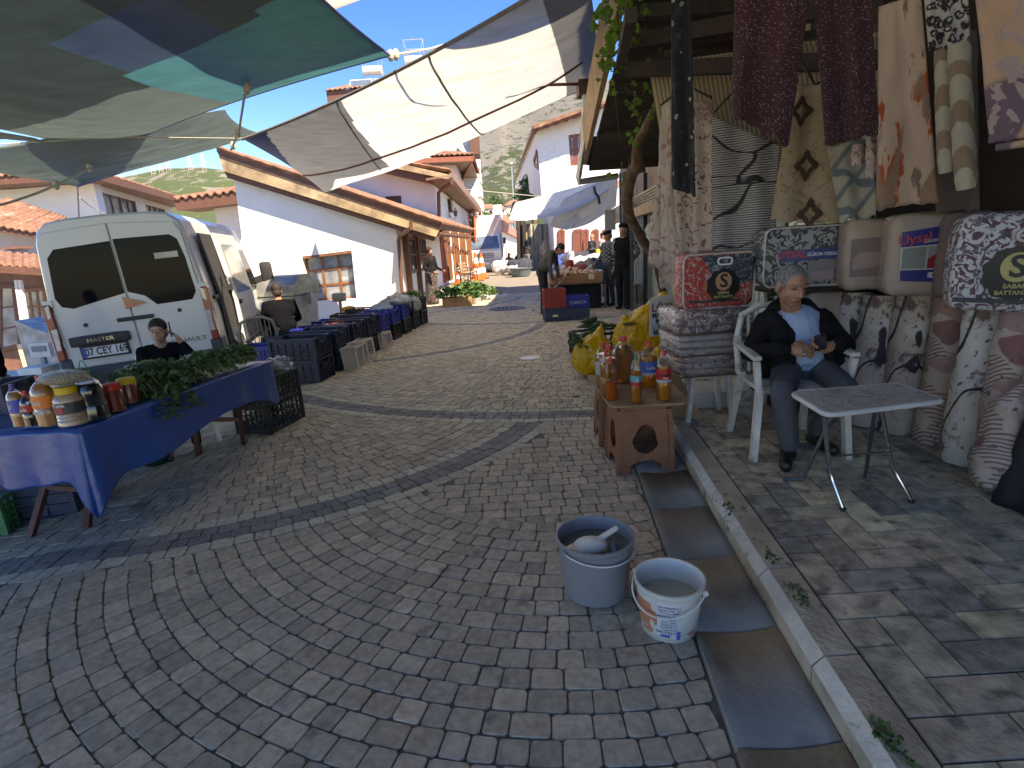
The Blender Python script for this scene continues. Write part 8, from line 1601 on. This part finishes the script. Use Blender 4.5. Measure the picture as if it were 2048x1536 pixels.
# ================================================================ yellow bags, courgettes
def ybag(label,c,s,seed,ex=(),rz=0):
    w,d,h=s; pr=[('e',(0,0,h*.36),(w/2,d/2,h*.38),0),('e',(-.03*w,0,h*.55),(w*.44,d*.42,h*.36),0)]+list(ex)
    o=blob('yellow_bag',pr,[YBAG],.014,sm=2,bump=crumple(.024,10)); o.location=c; o.rotation_euler.z=rz; return tag(o,label,'carrier bag','yellow carrier bags of vegetables')
ybag('full yellow carrier bag beside the oil board, open on courgettes at the left',(.93,6.05,0),(.50,.40,.50),1,[('c',(.03,0,.36),.07,(.10,0,.56),.025,0),('c',(-.12,0,.34),.06,(-.16,0,.40),.05,0)])
ybag('big yellow carrier bag with a long torn handle hole behind the oil bottles',(1.70,6.9,0),(.80,.5,.58),2,[('c',(.05,0,.46),.20,(.26,0,.70),.10,0),('c',(-.2,0,.42),.08,(-.22,0,.48),.06,0)])
ybag('small yellow bag knot between the blue labelled bottle and the lettered sign',(1.60,5.6,0),(.34,.30,.42),3,[('c',(0,0,.36),.06,(.06,0,.50),.03,0)])
p=at(1260,648,6.62); mb=MB(); mb.lathe([(.0001,0),(.085,0),(.09,.004),(.0001,.006)],16,0,frame(p,(1,0,0),(0,.2,1))@M.Diagonal((1,.28,1,1)),cap=False); tag(mb.build('bag_handle_hole',[mt('brown hole shade',(.16,.09,.02),.8)]),'dark slot shaped handle hole in the big yellow bag','handle hole')
mb=MB(); o=crate('black',(1.18,7.35,0),R(4),'black lattice crate of courgettes behind the first yellow bag',None,sz=(1.25,1,1.1))
CUC=mt('dark courgette skin',(.035,.075,.025),.4,.3,12)
rnd=random.Random(4)
for k in range(12):
    a=V((1.18-.30+rnd.uniform(0,.4),7.05+rnd.uniform(0,.25),.33+.025*k/2)); b=a+V((rnd.uniform(.14,.22),rnd.uniform(-.05,.05),rnd.uniform(-.02,.05))); mb=MB(); m=(a+b)/2+V((0,0,.02)); mb.tube([a,a.lerp(m,.5),m,m.lerp(b,.5),b],[.012,.024,.027,.026,.014],8); mb.tube([a,a-V((.03,0,-.01))],.006,5); o=mb.build('courgette',[CUC],smooth=True,ang=180); tag(o,'long dark courgette heaped on the black lattice crate','courgette','courgettes heaped on the crate')
clump('courgette_leaves','spiky green leaves sticking out of the first yellow bag','leaves',(.76,5.98,.34),.16,.2,.12,60,.07,GREEN3,seed=3)
# ================================================================ onion table and crates in the street
t=thing('onion_table','low dark table under the wooden onion box','table',(1.62,12.7,0))
mb=MB(); mb.box((0,0,.56),(1.25,.75,.04)); mb.build('tabletop',[mt('dark table top',(.05,.045,.04),.7)],t)
for x in(-.58,.58):
    for y in(-.33,.33): mb=MB(); mb.box((x,y,.27),(.04,.04,.54)); mb.build('leg',[mt('steel leg',(.22,.22,.22),.4,metal=.6)],t)
mb=MB(); mb.box((.12,.0,.28),(.85,.55,.5)); tag(o:=mb.build('dark_box',[mt('dark box card',(.02,.02,.02),.9)]),'dark box standing under the onion table','box'); o.location=(1.7,12.72,.01)
WB=mt('reddish crate wood',(.34,.17,.085),.75,.25,5,stretch=(.3,4,4),bump=.3)
t=thing('onion_box','shallow reddish wooden box full of onions on the low table','box',(1.56,12.62,.58)); 
for c,d in(((0,-.36,.11),(1.12,.02,.22)),((0,.36,.11),(1.12,.02,.22)),((-.55,0,.11),(.02,.70,.216)),((.55,0,.11),(.02,.70,.216)),((0,0,.01),(1.08,.69,.015))): mb=MB(); mb.box(c,d); mb.build('board',[WB],t)
mb=MB(); mb.box((.32,-.374,.14),(.12,.006,.12)); mb.build('paper_tag',[mt('pale card',(.7,.62,.42),.6)],t)
balls('onion','pinkish brown onion heaped in the wooden box on the low table','onion','onions in the wooden box',(1.56,12.62,.58+.17),1.0,.62,120,.042,mt('pink onion skin',(.72,.44,.27),.45,.3,14),0,7,heap=.11)
bag('carrier_bag','small white carrier bag at the back right corner of the onion box',(1.98,12.85,.80),(.2,.16,.14),PBAG,14)
gK='crates stacked in front of the onion table'
crate('dull',(.92,10.85,0),R(3),'dull navy crate under the red crate',gK,sz=(.80,.95,.92)); crate('red',(.92,10.83,.262),R(2),'red plastic crate on top of the left dull navy crate',gK,sz=(.86,.95,.94))
crate('dull',(1.38,10.88,0),R(-2),'dull navy crate under the small blue crate',gK,sz=(.84,.95,.80)); crate('royal',(1.37,10.88,.228),R(-1),'small blue crate with pale lettering right of the red crate',gK,sz=(.86,.95,.86))
t=thing('crate_lettering','pale worn lettering on the front of the small blue crate','lettering',(1.37,10.70,.34)); text('lettering','ÇAMLICA',.075,frame((0,-.006,0),(1,0,0),(0,0,1)),mt('pale worn print',(.42,.46,.52),.6),t,.002,.001)
mb=MB(); mb.box((.92,10.655,.11),(.10,.006,.04)); tag(mb.build('paper_tag',[mt('pale card',(.7,.62,.42),.6)]),'small pale paper tag on the dull navy crate','tag')
# second stall: scale with red arm, tub, heaps
t=thing('market_table','low table with a kitchen scale and an orange tray behind the onion box','table',(1.9,15.2,0)); mb=MB(); mb.box((0,0,.66),(1.5,.9,.05)); mb.build('tabletop',[mt('pale tray',(.52,.50,.44),.6)],t)
for x in(-.7,.7): mb=MB(); mb.box((x,0,.32),(.05,.8,.64)); mb.build('leg',[mt('steel leg',(.22,.22,.22),.4)],t)
t=thing('hanging_scale','market scale with a red dial on a dark arm beside the onion box','scale',at(1150,570,13.6)); mb=MB(); mb.tube([(0,0,-.15),(-.06,0,.25),(-.10,0,.42)],.03,6); mb.build('arm',[BLK],t); mb=MB(); mb.rbox((-.12,0,.48),(.20,.12,.26),.05,5); mb.build('dial_head',[mt('red scale paint',(.42,.04,.03),.45)],t,smooth=True)
o=blob('produce_heap',[('e',(0,0,.06),(.28,.16,.09),0),('e',(.12,0,.08),(.16,.12,.08),0)],[mt('orange red peppers',(.58,.12,.05),.4,.4,30,bump=.8,bsc=30)],.02,sm=1,bump=crumple(.03,18)); o.location=(1.95,15.1,.685); tag(o,'orange red produce heaped on the pale tray behind the onions','produce')
def heap(label,px,py,w,h,mat,seed,cat='bag',name='goods_bag'):
    g=G(px,py); pr=[('e',(0,0,h*.4),(w/2,w*.4,h*.45),0),('e',(w*.2,0,h*.6),(w*.3,w*.3,h*.35),0),('e',(-w*.22,0,h*.5),(w*.28,w*.3,h*.4),0)]; o=blob(name,pr,[mat],max(.03,w/22),sm=1,bump=crumple(w*.07,6/w)); o.location=g; tag(o,label,cat,'piles of market goods far down the street')
C1=cl('pale heap cloth',(.42,.42,.42)); C2=cl('dark heap cloth',(.05,.055,.07)); C3=cl('blue heap cloth',(.05,.09,.30)); C4=cl('beige heap cloth',(.45,.38,.28))
for k,(l,px,py,w,h,m) in enumerate([('dark pile of shoes and clothes behind the stooping man',1140,556,1.6,.55,C2),('grey and white bundle of clothes right of the stooping man',1122,572,1.1,.5,C1),('blue crate coloured bundle beside the far white wall',1112,548,1.3,.9,C3),('pale pile of clothes under the cream awning',1176,562,1.5,.95,C1),('black bag pile near the bald man',1200,566,1.2,.9,C2),('beige sack behind the orange red produce',1170,580,.6,.95,C4),('pile of dark jackets farthest back under the awning',1152,545,2.2,.9,C2),('dark bag at the feet of the far woman in the cardigan',1040,548,1.3,.75,C2),('grey round bag beside the low sitting woman',1030,549,.9,.5,C1),('white sack beside the parked truck wheel',1003,549,1.0,.75,mt('white sack',(.72,.72,.72),.7)),('dark bundle next to the dull plastic tub',1047,538,1.1,.9,C2)]): heap(l,px,py,w,h,m,k)
t=thing('plastic_tub','grey green plastic tub in the street left of the far woman','tub',G(1042,552)); mb=MB(); mb.lathe([(.0005,0),(.42,0),(.55,.36),(.58,.36),(.58,.39),(.52,.39),(.40,.02),(.0005,.02)],20,0,cap=False); mb.build('tub',[mt('grey green tub',(.12,.16,.17),.5)],t,smooth=True)
t=thing('motor_scooter','white scooter with a yellow rear parked by the far wall','scooter',at(1168,548,22)); t.location.z=0
mb=MB(); mb.rbox((0,0,.62),(1.1,.36,.32),.14,6); mb.rbox((-.5,0,.85),(.24,.4,.62),.1,5); mb.build('fairing',[mt('white fairing',(.7,.7,.7),.3)],t,smooth=True)
for x in(-.62,.52): mb=MB(); mb.lathe([(.12,-.05),(.25,-.05),(.27,0),(.25,.05),(.12,.05)],20,0,M.Translation((x,0,.27))@M.Rotation(PI/2,4,'X')); mb.build('wheel',[BLK],t,smooth=True)
mb=MB(); mb.rbox((.25,0,.82),(.7,.28,.12),.05,5); mb.build('saddle',[BLK],t,smooth=True); mb=MB(); mb.tube([(-.45,-.3,1.15),(-.5,0,1.1),(-.45,.3,1.15)],.025,6); mb.build('handlebar',[BLK],t); mb=MB(); mb.rbox((.62,0,.98),(.3,.34,.3),.05,4); mb.build('top_box',[mt('yellow box',(.6,.45,.05),.5)],t,smooth=True)
t=thing('wooden_stool','pale wooden box stool with cut out sides against the green sheet wall','stool',(2.85,12.75,0)); CW=mt('cream varnished wood',(.50,.42,.26),.5,.2,8)
for k in range(4):
    mm=M.Rotation(PI/2*k,4,'Z'); w0=.2; o_=[(-w0,-w0,0),(w0,-w0,0),(w0*.85,-w0*.9,.44),(-w0*.85,-w0*.9,.44)]; hl=[(.09*math.sin(2*PI*i/10),-w0*.95,.22+.13*math.cos(2*PI*i/10)) for i in range(10)]
    mb=MB(); 
    for x in(-1,1): mb.bar(mm@V((x*w0*.82,-w0,.0)),mm@V((x*w0*.75,-w0*.9,.44)),.10,.02)
    mb.build('side_panel',[CW],t)
mb=MB(); mb.box((0,0,.45),(.42,.42,.03)); mb.build('seat',[CW],t)
t=thing('green_stool','green plastic stool partly hidden behind the wooden box stool','stool',(2.9,13.6,0)); mb=MB(); mb.box((0,0,.42),(.36,.36,.04)); mb.build('seat',[GRN],t)
for x,y in((-.15,-.15),(.15,-.15),(.15,.15),(-.15,.15)): mb=MB(); mb.box((x,y,.2),(.05,.05,.40)); mb.build('leg',[GRN],t)
t=thing('hanging_bag','white plastic bag hanging on the wire beside the vine','bag',at(1305,445,7.6)); o=blob('film',[('e',(0,0,-.12),(.09,.06,.14),0),('c',(0,0,.0),.03,(0,0,.1),.012,0)],[PBAG],.014,t,sm=1,bump=crumple(.03,16))
# ================================================================ plants, carton, cones, bench, dumpster, truck
q=G(917,612); t=thing('cardboard_box','open brown cardboard box of seedlings on the street beside the woman','box',(-1.32,14.75,gz(-1.3,14.75)),R(4)); CB=mt('brown cardboard',(.40,.24,.12),.85,.15,6)
for c,d in(((0,-.2,.12),(.76,.012,.24)),((0,.2,.12),(.76,.012,.24)),((-.38,0,.12),(.012,.388,.238)),((.38,0,.12),(.012,.388,.238))): mb=MB(); mb.box(c,d); mb.build('side',[CB],t)
mb=MB(); mb.box((0,0,.16),(.72,.37,.1)); mb.build('tray',[BLK],t)
text('lettering','▲ SEBZE ▲',.05,frame((0,-.208,.14),(1,0,0),(0,0,1)),mt('brown print',(.22,.09,.04),.8),t,.001)
gS='young plants set out on the street'
def plants(label,px,py,Y,w,d,n,seed,z0=0,h=.24,mat=None): c=at(px,py,Y); clump('seedlings',label,'seedlings',(c.x,Y,gz(c.x,Y)+z0),w,d,h,n,.12,mat or GREEN,gS,seed)
plants('leafy seedlings crowding the cardboard box',905,590,14.75,.75,.5,260,1,.2); plants('leafy seedlings in the tray right behind the cardboard box',935,590,15.6,.9,.8,330,2,.1,.34); plants('paler seedlings farther back beside the drainpipe',940,580,16.8,1.3,.9,330,3,.05,.36,mt('seedling green',(.12,.24,.06),.6,.4,18,transl=.3)); plants('seedlings in the white tray at the right end of the plants',965,590,15.9,.5,.6,160,5,.1,.25)
t=thing('plant_pot','white round pot of seedlings next to the cardboard box','pot',(-.82,15.0,0)); mb=MB(); mb.lathe([(.0005,0),(.17,0),(.22,.17),(.20,.17),(.15,.02),(.0005,.02)],18,0,cap=False); mb.build('pot',[mt('white pot',(.5,.5,.5),.5)],t,smooth=True); clump('foliage',None,None,(0,0,0),.34,.34,.2,110,.1,GREEN,seed=9,parent=t).location=(0,0,.16)
t=thing('seed_tray','white polystyrene tray with a few small seedlings','tray',(-.36,16.3,0)); mb=MB(); mb.box((0,0,.05),(.75,.4,.10)); mb.build('tray',[mt('polystyrene',(.6,.6,.58),.8)],t); clump('foliage',None,None,(0,0,0),.6,.3,.10,70,.07,GREEN,seed=10,parent=t).location=(0,0,.1)
mb=MB(); o=blob('black_bag',[('e',(0,0,.15),(.24,.2,.17),0),('e',(.1,0,.25),(.14,.14,.1),0)],[mt('black bin bag',(.02,.02,.022),.3,.3,9,bump=.8,bsc=12)],.025,sm=1,bump=crumple(.03,9)); o.location=G(896,584)+V((0,0,0)); o.location.y=17.3; tag(o,'black bin bag slumped against the drainpipe foot','bag')
def cone(label,px,py,h=.75,red=False):
    g=G(px,py); t=thing('traffic_cone',label,'traffic cone',g,group='orange and white traffic cones'); mb=MB(); mb.box((0,0,.02),(.42*h/.75,.42*h/.75,.04)); mb.build('base',[mt('cone orange',(.72,.13,.03),.5)],t)
    for k in range(5):
        z0=.04+(h-.04)*k/5;z1=.04+(h-.04)*(k+1)/5; f=lambda z:(.15-.12*z/h)*h/.75; mb=MB(); mb.lathe([(f(z0),z0),(f(z1),z1)],16,0,cap=(k==4)); mb.build('band',[mt('cone orange',(.72,.13,.03),.5) if k%2==0 else mt('cone white',(.75,.75,.75),.5)],t,smooth=True)
cone('traffic cone nearest the corner of the white house',918,567,.85); cone('traffic cone between the ornate bench and the truck',954,560,1.25); cone('traffic cone right in front of the parked truck',965,556,1.2)
t=thing('park_bench','ornate black iron bench with wooden slats between the traffic cones','bench',G(937,566)+V((0,.5,0)),R(80)); 
for x in(-.65,.65):
    mb=MB(); mb.tube([(x,-.25,0),(x,-.22,.42),(x,-.30,.62),(x,-.1,.66)],.025,6); mb.tube([(x,.22,0),(x,.16,.42),(x,.28,.88)],.025,6); mb.tube([(x,-.22,.40),(x,.16,.40)],.025,6)
    for k in range(4): a0=k*1.5; mb.tube([(x,-.03+.10*math.cos(a0+a*.5),.22+.10*math.sin(a0+a*.5)) for a in range(9)],.014,5)
    mb.build('iron_end',[IRON],t)
for k in range(4): mb=MB(); mb.box((0,-.18+.11*k,.44),(1.35,.08,.025)); mb.build('slat',[WTH],t)
for k in range(3): mb=MB(); mb.box((0,.20+.03*k,.56+.13*k),(1.35,.02,.09)); mb.build('slat',[WTH],t)
# dumpster
g=V((-4.95,12.35,gz(-4.95,12.35))); t=thing('dumpster','grey metal waste container with a domed lid and blue lettering beside the white wall','dumpster',g,R(-12)); GM=mt('galvanised container steel',(.40,.43,.45),.45,.15,5,metal=.3,dirt=((.30,.30,.28),4,.6))
mb=MB(); mb.box((0,0,.62),(1.05,.85,.85),top=1.12); bev(mb.build('container_body',[GM],t),.03,2)
mb=MB(); pts=[(-.62,.5*math.cos(a),1.06+.42*math.sin(a)) for a in [PI*k/12 for k in range(13)]]; mb.prism(pts,(1.24,0,0)); mb.build('domed_lid',[mt('lid steel',(.30,.31,.31),.35,.3,4,metal=.5)],t)
for x in(-.68,.68): mb=MB(); mb.box((x,0,.95),(.09,.12,.25)); mb.build('lifting_lug',[GM],t)
for x in(-.42,.42):
    for y in(-.3,.3): mb=MB(); mb.lathe([(.001,-.03),(.09,-.03),(.09,.03),(.001,.03)],14,0,M.Translation((x,y,.09))@M.Rotation(PI/2,4,'Y'),cap=False); mb.build('castor',[BLK],t)
text('lettering','BELEDİYESİ',.15,frame((.02,-.482,.88),(1,0,0),(0,0,1)),mt('blue stencil paint',(.08,.16,.40),.6),t,.001,.002,sx=.9)
# truck
t=thing('box_truck','white box truck parked facing the camera at the far left of the street','truck',at(973,548,33)); t.location.z=gz(t.location.x,33)-.0
TW=mt('white truck paint',(.76,.76,.76),.35,.03,3,coat=.4)
mb=MB(); mb.prism([(-.98,0,.55),(.98,0,.55),(.98,0,1.25),(-.98,0,1.25)],(0,1.8,0)); mb.prism([(-.97,.02,1.25),(.97,.02,1.25),(.88,.62,2.15),(-.88,.62,2.15)],(0,1.1,0)); bev(mb.build('cab',[TW],t),.05,3)
mb=MB(); mb.prism([(-.86,.045,1.36),(.86,.045,1.36),(.78,.54,2.06),(-.78,.54,2.06)],(0,-.03,.0)); mb.build('windscreen',[mt('blue windscreen',(.10,.14,.20),.08,.5,2,spec=.9)],t)
mb=MB(); mb.box((0,3.5,2.05),(2.1,3.8,2.5)); bev(mb.build('cargo_box',[mt('cargo box panel',(.60,.60,.56),.6,.05,2)],t),.03)
mb=MB(); mb.prism([(-1.05,1.6,2.15),(1.05,1.6,2.15),(1.05,1.6,3.3),(-1.05,1.6,3.3)],(0,-.06,0)); mb.build('cargo_front',[mt('cargo box panel',(.60,.60,.56),.6,.05,2)],t)
mb=MB(); mb.box((0,-.06,.55),(1.98,.18,.34)); mb.build('bumper',[mt('grey bumper',(.38,.38,.38),.6)],t); mb=MB(); 
for k in range(3): mb.box((0,-.02,.86+.1*k),(1.0,.05,.035))
mb.build('grille',[DK],t); mb=MB(); mb.box((0,-.16,.52),(.5,.02,.12)); mb.build('number_plate',[mt('plate white',(.75,.76,.78),.4)],t)
for x in(-.78,.78):
    mb=MB(); mb.prism([(x-.18,-.03,.86),(x+.18,-.03,.86),(x+.16,-.03,1.14),(x-.10,-.03,1.1)],(0,.06,0)); mb.build('headlight',[mt('clear lamp lens',(.62,.60,.56),.1)],t)
    mb=MB(); mb.lathe([(.001,-.1),(.36,-.1),(.38,0),(.36,.1),(.001,.1)],20,0,M.Translation((x*1.12,.7,.38))@M.Rotation(PI/2,4,'Y'),cap=False); mb.build('wheel',[mt('tyre rubber',(.02,.02,.02),.85)],t)
    mb=MB(); mb.rbox((x*1.5,.3,1.75),(.18,.1,.36),.04,4); mb.build('mirror',[BLK],t)
# tree right of the valley
t=thing('dark_tree','dark leafy tree growing on the wall left of the whitewashed brick house','tree',at(1066,440,40)); b=V(t.location)
mb=MB(); mb.tube([(0,0,-2.5),(.1,0,0),(-.1,0,1.2),(.3,0,2.4)],[.22,.18,.14,.06],7); mb.tube([(-.1,0,1.0),(-.8,0,2.0)],[.09,.03],5); mb.build('trunk',[mt('vine bark',(.15,.095,.065),.95)],t)
clump('crown',None,None,(0,0,0),2.2,1.6,2.6,700,.30,GREEN3,seed=21,parent=t).location=(0,0,.6); clump('crown_tuft',None,None,(0,0,0),1.5,1.2,1.6,300,.26,GREEN,seed=22,parent=t).location=(.35,-.2,1.6)
for k,(px,py,Y,w) in enumerate([(975,455,120,7),(990,420,180,9),(1040,440,100,6)]):
    t=thing('far_tree',['small far tree beside the orange roof','far tree between the tiny houses under the mountain','far tree under the lamp pole'][k],'tree',at(px,py,Y),group='far trees at the foot of the mountain'); mb=MB(); mb.tube([(0,0,-3),(0,0,1)],[.3,.2],5); mb.build('trunk',[mt('vine bark',(.15,.095,.065),.95)],t); clump('crown',None,None,(0,0,0),w*.6,w*.5,w*.5,160,.9,GREEN,seed=30+k,parent=t)
# left background goods by the porch house
LP=lambda px,py,Y:at(px,py,Y)
t=thing('white_table','white cloth covered table in sunlight behind the left end of the stall','table',at(70,770,7.6)); t.location.z=gz(t.location.x,7.6)
mb=MB(); mb.box((0,0,.68),(1.5,.9,.05)); mb.build('tabletop',[mt('white cloth',(.75,.74,.68),.8)],t); mb=MB(); mb.box((0,-.455,.42),(1.5,.012,.55)); mb.build('cloth_front',[mt('white cloth',(.75,.74,.68),.8)],t)
for x in(-.7,.7): mb=MB(); mb.box((x,0,.33),(.05,.8,.65)); mb.build('leg',[LEG],t)
zt2=t.location.z+.705; X0=t.location.x
t=thing('digital_scale','white shop scale with a display standing on the white table','scale',(X0+.12,7.6,zt2)); mb=MB(); mb.rbox((0,0,.06),(.34,.34,.12),.02,4); mb.build('scale_base',[mt('white plastic',(.75,.75,.72),.4)],t,smooth=True); mb=MB(); mb.box((0,.12,.32),(.28,.07,.20)); mb.build('display_head',[mt('white plastic',(.75,.75,.72),.4)],t); mb=MB(); mb.box((0,.08,.34),(.2,.012,.08)); mb.build('screen',[mt('blue grey screen',(.2,.25,.32),.3)],t); mb=MB(); mb.box((0,.12,.19),(.05,.05,.14)); mb.build('post',[mt('grey metal',(.3,.3,.3),.5)],t)
bag('carrier_bag','clear carrier bag of grey green vegetables at the left end of the white table',(X0-.62,7.5,zt2),(.4,.34,.42),mt('green stuffed bag',(.20,.24,.20),.3,.4,8,bump=.6,bsc=12,coat=.5),31)
t=thing('glass_case','small glass display case beside the cut off person','display case',(X0-.52,8.9,gz(X0-.5,8.9)+.55)); mb=MB(); mb.prism([(-.4,-.3,0),(.4,-.3,0),(.4,-.3,.5),(-.4,-.3,.9)],(0,.6,0)); mb.build('glass',[mt('pale display glass',(.40,.42,.42),.15,.4,6,spec=.8)],t); mb=MB(); mb.box((0,0,-.3),(.85,.65,.6)); mb.build('base_cabinet',[mt('white cabinet',(.62,.62,.58),.5)],t)
armchair('plastic_chair','pale grey slatted plastic chair behind the apricot drink bottles',(-3.30,4.15,gz(-3.3,4.15)),R(150),mt('pale grey plastic',(.48,.50,.48),.45,.05),None)
crate('dull',(-3.16,3.22,.72),R(8),'dark blue crate with a white bag at the far left of the stall',None,sz=(.8,.8,.6)) 
bag('carrier_bag','white plastic spilling from the dark blue crate at the left edge',(-3.10,3.12,.86),(.26,.2,.09),PBAG,33)
# weeds in the slab joint, cardboard behind the board
for k,(px,py,n) in enumerate(((1782,1492,70),(1602,1200,26),(1545,1118,26),(1455,1018,34),(1595,1196,20))):
    c=GZ(px,py,.13); clump('weed',['largest weed tuft in the kerb joint at the bottom of the photo','small weed tuft in the kerb joint, second from the bottom','tiny weed tuft in the kerb joint near the middle','small weed tuft in the kerb joint near the table','weed sprig beside the second tuft'][k],'weed',c,.05,.14,.02,n,.018,GREEN,'weeds in the kerb joint',seed=k+40)
mb=MB(); a=GZ(1345,800,.13); mb.prism([(1.16,4.12,.13),(1.42,3.95,.13),(1.22,4.14,.60),(1.10,4.2,.55)],(.0,.012,0)); tag(mb.build('cardboard',[CB]),'brown cardboard flap leaning between the oil board and the white stool','cardboard')
mb=MB(); mb.add([(0,0,.01),(.05,.03,.02),(.09,0,.012),(.05,-.035,.015)],[(0,1,2,3)]); o=mb.build('fallen_leaf',[GREEN3]); o.location=GZ(1152,794,0); solid(o,.002); tag(o,'single green leaf lying on the setts left of the oil board','leaf')
bpy.context.view_layer.update()
